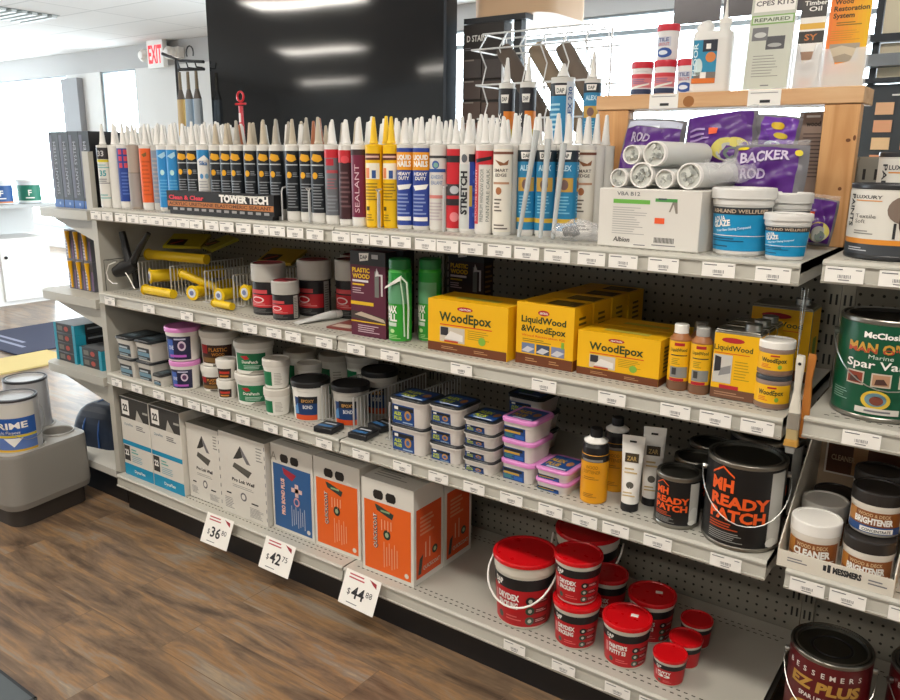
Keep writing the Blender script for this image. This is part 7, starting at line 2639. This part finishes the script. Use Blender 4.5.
BJ = M('#2a2624', 0.4)
for (x, y, z, r, h, lid, word, bl, lb) in ((2.517, 0.062, 0.0025, 0.049, 0.100, WHITE, 'CLEANER', False, 'CLEANER jar with white lid at the front of the cardboard tray'),
                                           (2.513, 0.170, 0.0025, 0.047, 0.100, WHITE, 'CLEANER', False, 'jar with white lid behind the front CLEANER jar'),
                                           (2.618, 0.060, 0.0025, 0.048, 0.094, BJ, 'BRIGHTENER', False, 'BRIGHTENER jar with black lid at the front of the cardboard tray'),
                                           (2.618, 0.088, 0.0970, 0.048, 0.090, BJ, 'BRIGHTENER', True, 'BRIGHTENER jar with blue strip, stacked on the front black lidded jar'),
                                           (2.614, 0.172, 0.0025, 0.048, 0.094, BJ, 'BRIGHTENER', True, 'black lidded jar at tray level behind the stacked BRIGHTENER jars'),
                                           (2.606, 0.190, 0.0970, 0.048, 0.090, BJ, 'BRIGHTENER', True, 'upper black lidded jar behind the stacked BRIGHTENER jar'),
                                           (2.514, 0.275, 0.0025, 0.044, 0.084, BJ, 'CLEANER', False, 'black lidded jar in the back left corner of the cardboard tray')):
    round_tub('cleaner_jar', lb, 'jar', (x, y, ZR3 + z), 0.12, r, h, M('#ddd6ca', 0.4), lid, art_jar2(word, bl), lidh=0.026, taper=0.96, lidr=1.0)
spray('spray_bottle', 'yellow bottle cut off by the right edge beside the cardboard tray', 2.735, 0.065, ZR3, 0.036, 0.15, AMB, art_amber, BLK, BLK)
sp = None

# swatch rack behind the right bay
rk = thing('swatch_rack', 'dark metal rack with cream panels and peach colour samples at the right edge', 'rack', (2.26, 1.40, 0))
DKM = M('#33373d', 0.4, 0.3)
CRM = M('#e9dcc0', 0.6)
mb = MB()
mb.box(0.035, 0.055, 0.0, 0.03, 0.0, 2.3, DKM); mb.box(0.9, 0.92, 0.0, 0.03, 0.0, 2.3, DKM)
mb.box(0.0, 0.95, -0.03, 0.03, 1.762, 1.785, DKM)
mb.box(0.015, 0.95, -0.06, 0.0, 1.685, 1.722, M('#7d8186', 0.4, 0.4))
mb.box(0.02, 0.95, -0.05, 0.0, 1.635, 1.65, DKM)
mb.box(0.035, 0.95, -0.02, 0.03, 1.20, 1.632, M('#3a4046', 0.45))
mb.build('rack_frame', rk)
mb = MB()
mb.box(0.058, 0.898, 0.005, 0.02, 1.79, 2.25, CRM); mb.build('cream_panel', rk)
mb = MB(); mb.box(0.058, 0.898, 0.005, 0.02, 1.652, 1.76, CRM); mb.build('cream_panel', rk)
for j in range(7):
    for i in range(5):
        c = ('#e8b48a', '#e8a880', '#f0c898', '#e89c70', '#eab890')[(i + j) % 5]
        mb = MB(); z = 1.575 - j * 0.055
        mb.box(0.072 + i * 0.085, 0.125 + i * 0.085, -0.028, -0.0205, z - 0.038, z, M(c, 0.5)); mb.build('colour_sample', rk)
mb = MB(); mb.box(0.115, 0.14, -0.026, -0.0205, 1.595, 1.60, PAPER); mb.build('label', rk)

# white wall cabinet bits behind the frame (bright window sill display)
# ================================================================== END BAY ITEMS
BB = M('#1b1c22', 0.35)


def art_book(last):
    def f(mb, w=0.066, d=0.26, h=0.285):
        S = front(0, 0, 0)
        rect(mb, S, 0, 0, w, 0.030, M('#2f62ad', 0.4))
        disc(mb, S, w * 0.6, 0.016, 0.006, 0.006, M('#9fb9dc'), 2)
        rect(mb, S, 0.004, 0.04, w * 0.35, h - 0.01, M('#59576a', 0.4))
        text(mb, S, 'SEALANT SYSTEM', w * 0.72, 0.05, 0.018, M('#b9b9c4'), 2, w=0.20, rot=PI / 2, align='L', bold=0.0)
        R = sideR(w, 0, 0)
        rect(mb, R, 0, h - 0.05, d, h, M('#2c5c96', 0.4))
        rect(mb, R, 0, h - 0.09, d, h - 0.05, M('#24406a', 0.4))
        rect(mb, R, 0, 0, d, 0.03, M('#1e3556', 0.4))
        text(mb, R, 'SEALANT', 0.030, 0.05, 0.016, M('#8a8c96'), 1, w=0.15, rot=PI / 2, align='L', bold=0.0)
        text(mb, R, 'SYSTEM KIT', 0.075, 0.05, 0.014, M('#77798a'), 1, w=0.17, rot=PI / 2, align='L', bold=0.0)
    return f


for k, lb in enumerate(('leftmost', 'second from the left', 'third from the left', 'rightmost, its dark side showing')):
    carton('kit_box', 'tall black and blue box on the end bay, %s' % lb, 'box', (-0.372 + 0.0715 * k, 0.070, 1.1855), 0.0, 0.069, 0.24, 0.288, BB, art_book(k == 3))
mb = MB()

for j in range(2):
    for i in range(3):
        t = thing('scraper_pack', 'yellow and grey tool pack on the end bay, %s row, %s' % (('lower', 'upper')[j], ('left', 'middle', 'right')[i]), 'tool pack', (-0.385 + 0.0625 * i, 0.10, 0.8525 + 0.121 * j), 0.0)
        mb = MB()
        mb.box(0, 0.060, 0, 0.030, 0, 0.120, M('#55555c', 0.4))
        S = front(0, 0, 0)
        rect(mb, S, 0.002, 0.004, 0.022, 0.116, M('#8f8fa2', 0.4))
        lines(mb, S, 0.004, 0.01, 0.020, 0.11, 8, M('#c9c9d2'), 2)
        rect(mb, S, 0.046, 0.004, 0.058, 0.08, M('#7d6a92', 0.4))
        mb.build('card', t)
        mb = MB()
        mb.tube([(0.034, -0.006, 0.006), (0.034, -0.006, 0.06), (0.032, -0.007, 0.095), (0.032, -0.007, 0.115)], [0.004, 0.005, 0.008, 0.010], M('#e2a812', 0.4), 10)
        mb.build('yellow_scraper', t)


def art_teal(w=0.185, d=0.19, h=0.040):
    def f(mb):
        S = front(0, 0, 0)
        rect(mb, S, 0.0, 0.0, 0.02, h, M('#1d93ad', 0.4))
        rect(mb, S, w - 0.02, 0.0, w, h, M('#1d93ad', 0.4))
        disc(mb, S, w * 0.6, h * 0.5, w * 0.10, h * 0.26, M('#a9463a'), 1)
        rect(mb, S, 0.03, h * 0.25, w * 0.42, h * 0.75, M('#6d6a62'), 1)
        R = sideR(w, 0, 0)
        rect(mb, R, 0.0, 0.0, 0.045, h, M('#1d93ad', 0.4))
        lines(mb, R, 0.055, h * 0.3, d - 0.02, h * 0.75, 1, M('#8d9298'), 1, ragged=0.1)
        rect(mb, topF(0, 0, h), 0.005, 0.005, w - 0.005, d - 0.005, M('#6b6d70'), 1)
    return f


for k, nm in enumerate(('lowest', 'second', 'third', 'top')):
    carton('abrasive_box', 'black and teal box in the left stack on the end bay, %s of four' % nm, 'box', (-0.465, 0.055, 0.5455 + 0.0405 * k), 0.0, 0.160, 0.19, 0.040, BB, art_teal(0.160))
for k, nm in enumerate(('lower', 'upper')):
    carton('abrasive_box', 'black and teal box in the right low stack on the end bay, %s of two' % nm, 'box', (-0.290, 0.060, 0.5455 + 0.0405 * k), 0.0, 0.160, 0.19, 0.040, BB, art_teal(0.160))

# dark blue bag on the end bay base
bg_ = thing('work_bag', 'dark navy rounded bag with blue piping on the end bay base', 'bag', (-0.385, 0.22, 0.1565), 0.2)
NV = M('#202c40', 0.55)
mb = MB()
secs = []
for k in range(9):
    a = k / 8
    z = 0.178 * math.sin(a * PI / 2)
    f = math.cos(a * PI / 2) ** 0.55 if a < 1 else 0.02
    secs.append(rrect(0.145 * max(f, 0.03), 0.115 * max(f, 0.03), 0.06 * max(f, 0.03), z, 5))
mb.loft(secs, [NV] * 8)
mb.build('bag_body', bg_)
mb = MB()
for sx in (-0.35, 0.35):
    pts = []
    for k in range(13):
        a = PI * k / 12
        pts.append((sx * 0.145 * (1 - 0.35 * math.sin(a)), -0.119 * math.cos(a), 0.004 + 0.174 * math.sin(a) ** 0.8))
    mb.tube(pts, 0.004, M('#25508f', 0.5), 6)
mb.build('piping', bg_)
mb = MB()
mb.tube([(0.12, -0.06, 0.10), (0.19, -0.05, 0.155), (0.235, -0.02, 0.13), (0.23, 0.02, 0.06), (0.16, 0.05, 0.02)], 0.014, M('#1a2230', 0.6), 8)
mb.build('strap', bg_)

# ================================================================== DISPLAY PODIUM with cans (left foreground)
pd = thing('display_podium', 'low grey plastic display podium with paint cans in its wells', 'display stand', (-0.36, -0.16, 0))
PG = M('#8d8983', 0.45)
PGT = M('#a9a6a0', 0.4)


def trap(s, z, fl=0.0):
    # rounded trapezoid footprint, front (towards the camera side, +X) wide and bowed
    pts = []
    cor = ((0.232, -0.185, 0.08), (0.178, 0.158, 0.04), (-0.23, 0.165, 0.05), (-0.50, -0.215, 0.06))
    cs = [Vector((a * s, b * s)) for a, b, _ in cor]
    n = len(cs)
    for i in range(n):
        p, q, r_ = cs[i - 1], cs[i], cs[(i + 1) % n]
        rad = cor[i][2] * s
        d1 = (p - q).normalized(); d2 = (r_ - q).normalized()
        a = q + d1 * rad; b = q + d2 * rad
        for k in range(7):
            t_ = k / 6
            w_ = a * (1 - t_) ** 2 + q * 2 * t_ * (1 - t_) + b * t_ ** 2
            pts.append((w_.x, w_.y, z))
    return pts


mb = MB()
mb.loft([trap(1.0, 0.075), trap(1.03, 0.10), trap(1.01, 0.285), trap(1.0, 0.296)], [PG] * 3, True, False)
mb.build('body', pd)
# top plate with three wells
import bmesh
bm = bmesh.new()
outer = [bm.verts.new(p) for p in trap(1.0, 0.2965)]
edges_ = [bm.edges.new((outer[i], outer[(i + 1) % len(outer)])) for i in range(len(outer))]
wells = ((0.120, -0.085, 0.087), (0.075, 0.090, 0.058), (-0.090, 0.065, 0.088), (-0.105, -0.125, 0.087))
rings = []
for (cx_, cy_, rad) in wells:
    ring = [bm.verts.new((cx_ + rad * math.cos(2 * PI * k / 28), cy_ + rad * math.sin(2 * PI * k / 28), 0.2965)) for k in range(28)]
    edges_ += [bm.edges.new((ring[i], ring[(i + 1) % 28])) for i in range(28)]
    rings.append(ring)
bmesh.ops.triangle_fill(bm, use_beauty=True, use_dissolve=False, edges=edges_)
# drop faces that filled the wells
kill = []
for f in bm.faces:
    c = f.calc_center_median()
    for (cx_, cy_, rad) in wells:
        if math.hypot(c.x - cx_, c.y - cy_) < rad * 0.97 and all(math.hypot(v.co.x - cx_, v.co.y - cy_) < rad * 1.001 for v in f.verts):
            kill.append(f); break
bmesh.ops.delete(bm, geom=kill, context='FACES_ONLY')
tm = D.meshes.new('top_plate')
bm.to_mesh(tm); bm.free()
tm.materials.append(PGT)
to = D.objects.new('top_plate', tm); COL.objects.link(to); to.parent = pd
mb = MB()
for (cx_, cy_, rad) in wells:
    mb.lathe([(rad + 0.006, 0.2970, PGT), (rad + 0.004, 0.3010, PGT), (rad, 0.3010, PGT), (rad - 0.002, 0.2965, PG), (rad - 0.004, 0.266, PG), (0, 0.2655, PG)], 28, cx_, cy_)
mb.build('can_wells', pd)
mb = MB()
mb.loft([trap(0.90, 0.0), trap(0.90, 0.0745)], [M('#3b3531', 0.5)])
mb.build('plinth', pd)


def art_prime(mb, S):
    H = S.z1 - S.z0
    k = S.rm
    rect(mb, S, -k * 2.2, H * 0.70, k * 1.25, H * 0.97, M('#cfccc6', 0.4))
    rect(mb, S, -k * 2.2, H * 0.42, k * 1.25, H * 0.72, M('#1e55a5', 0.4), 2)
    rect(mb, S, -k * 2.2, H * 0.37, k * 1.25, H * 0.41, M('#d9c33c', 0.4), 2)
    rect(mb, S, -k * 2.2, H * 0.14, k * 1.25, H * 0.37, M('#5a78b8', 0.4), 2)
    rect(mb, S, -k * 2.2, H * 0.0, k * 1.25, H * 0.15, M('#d9ad2c', 0.4), 3)
    text(mb, S, 'PRIME', k * 0.05, H * 0.53, H * 0.11, PAPER, 3, w=k * 1.6, bold=0.03, rot=0.03)
    text(mb, S, 'Multi Purpose', k * 0.0, H * 0.44, H * 0.05, PAPER, 3, w=k * 1.0, bold=0.0)
    shape(mb, S, [(-k * 0.2, H * 0.36), (k * 0.6, H * 0.36), (k * 0.2, H * 0.2)], PAPER, 4)
    text(mb, S, 'A', -k * 0.9, H * 0.76, H * 0.1, M('#d0453a'), 3)


CLR_ = M('#b9b9bc', 0.2, 0.2)
paint_can('paint_can', 'gallon can with blue and yellow label on the grey podium', 'paint can', (-0.24, -0.245, 0.2665), 0.75, 0.084, 0.235, M('#c9c9cb', 0.35, 0.3), art_prime, lid=M('#b9b9ba', 0.3, 0.6), rim=M('#55555a', 0.3, 0.6), bail=True, bail_dir=0.9)
paint_can('paint_can', 'unlabelled silver grey gallon can on the podium behind the labelled one', 'paint can', (-0.45, -0.095, 0.2665), 0.5, 0.084, 0.235, CLR_, None, lid=M('#cacacb', 0.3, 0.5), rim=M('#4a4a4e', 0.3, 0.6))
paint_can('paint_can', 'silver lidded can cut off by the left edge of the picture', 'paint can', (-0.465, -0.285, 0.2665), 0.5, 0.084, 0.235, CLR_, None, lid=M('#a9a9ab', 0.3, 0.5), rim=M('#4a4a4e', 0.3, 0.6))

# ------------------------------------------------------------------ floor mat bottom left, rugs far left
mt = thing('floor_mat', 'dark slate ribbed floor mat at the bottom left corner', 'mat', (0.86, -0.778, 0.001))
mb = MB()
SL = M('#4c5459', 0.6)
mb.box(-0.9, 0.0, -0.6, 0.0, 0, 0.006, SL)
T = topF(-0.9, -0.6, 0.006)
rect(mb, T, 0.0, 0.592, 0.9, 0.6, M('#22262a', 0.6))
rect(mb, T, 0.892, 0.0, 0.9, 0.6, M('#22262a', 0.6))
for i in range(14):
    for j in range(8):
        rect(mb, T, 0.02 + i * 0.062, 0.02 + j * 0.07 + (0.02 if i % 2 else 0), 0.06 + i * 0.062, 0.027 + j * 0.07 + (0.02 if i % 2 else 0), M('#22262a', 0.6))
mb.build('mat')
o = mt.children
m_ = [x for x in D.objects if x.name == 'mat'][0]; m_.parent = mt

mb = MB(); mb.box(-3.75, -2.85, 1.00, 1.9, 0.001, 0.012, M('#353a52', 0.9)); lines(mb, topF(0, 0, 0.012), -3.6, 1.1, -3.0, 1.25, 2, M('#8d92a8', 0.9), 1)
tag(mb.build('floor_rug'), 'navy rug on the floor at the far left', 'rug')
mb = MB(); mb.box(-2.83, -2.43, 0.55, 1.20, 0.001, 0.012, M('#c9b57a', 0.9)); 
tag(mb.build('floor_rug'), 'yellow tan rug on the floor before the navy one', 'rug')


def art_fc(c1, c2):
    def f(mb, S):
        H = S.z1 - S.z0
        k = S.rm
        rect(mb, S, -k * 2, H * 0.12, k * 2, H * 0.95, M(c1, 0.5))
        rect(mb, S, -k * 2, H * 0.04, k * 2, H * 0.12, M(c2, 0.5), 2)
        text(mb, S, 'F', k * 0.5, H * 0.4, H * 0.3, PAPER, 3)
        lines(mb, S, k * 0.1, H * 0.2, k * 0.9, H * 0.35, 1, PAPER, 3)
    return f


round_tub('paint_can', 'blue can with white lid on the far left shelf', 'paint can', (-5.02, 2.035, 0.9305), 1.2, 0.105, 0.22, M('#dfe4e8', 0.4), M('#e6e8ea', 0.4), art_fc('#27548f', '#d98a5c'), lidh=0.02, taper=0.95)
round_tub('paint_can', 'green can with white lid on the far left shelf', 'paint can', (-5.02, 2.300, 0.9305), 1.2, 0.105, 0.22, M('#dfe4e8', 0.4), M('#e6e8ea', 0.4), art_fc('#1f7a63', '#dfe8e2'), lidh=0.02, taper=0.95)
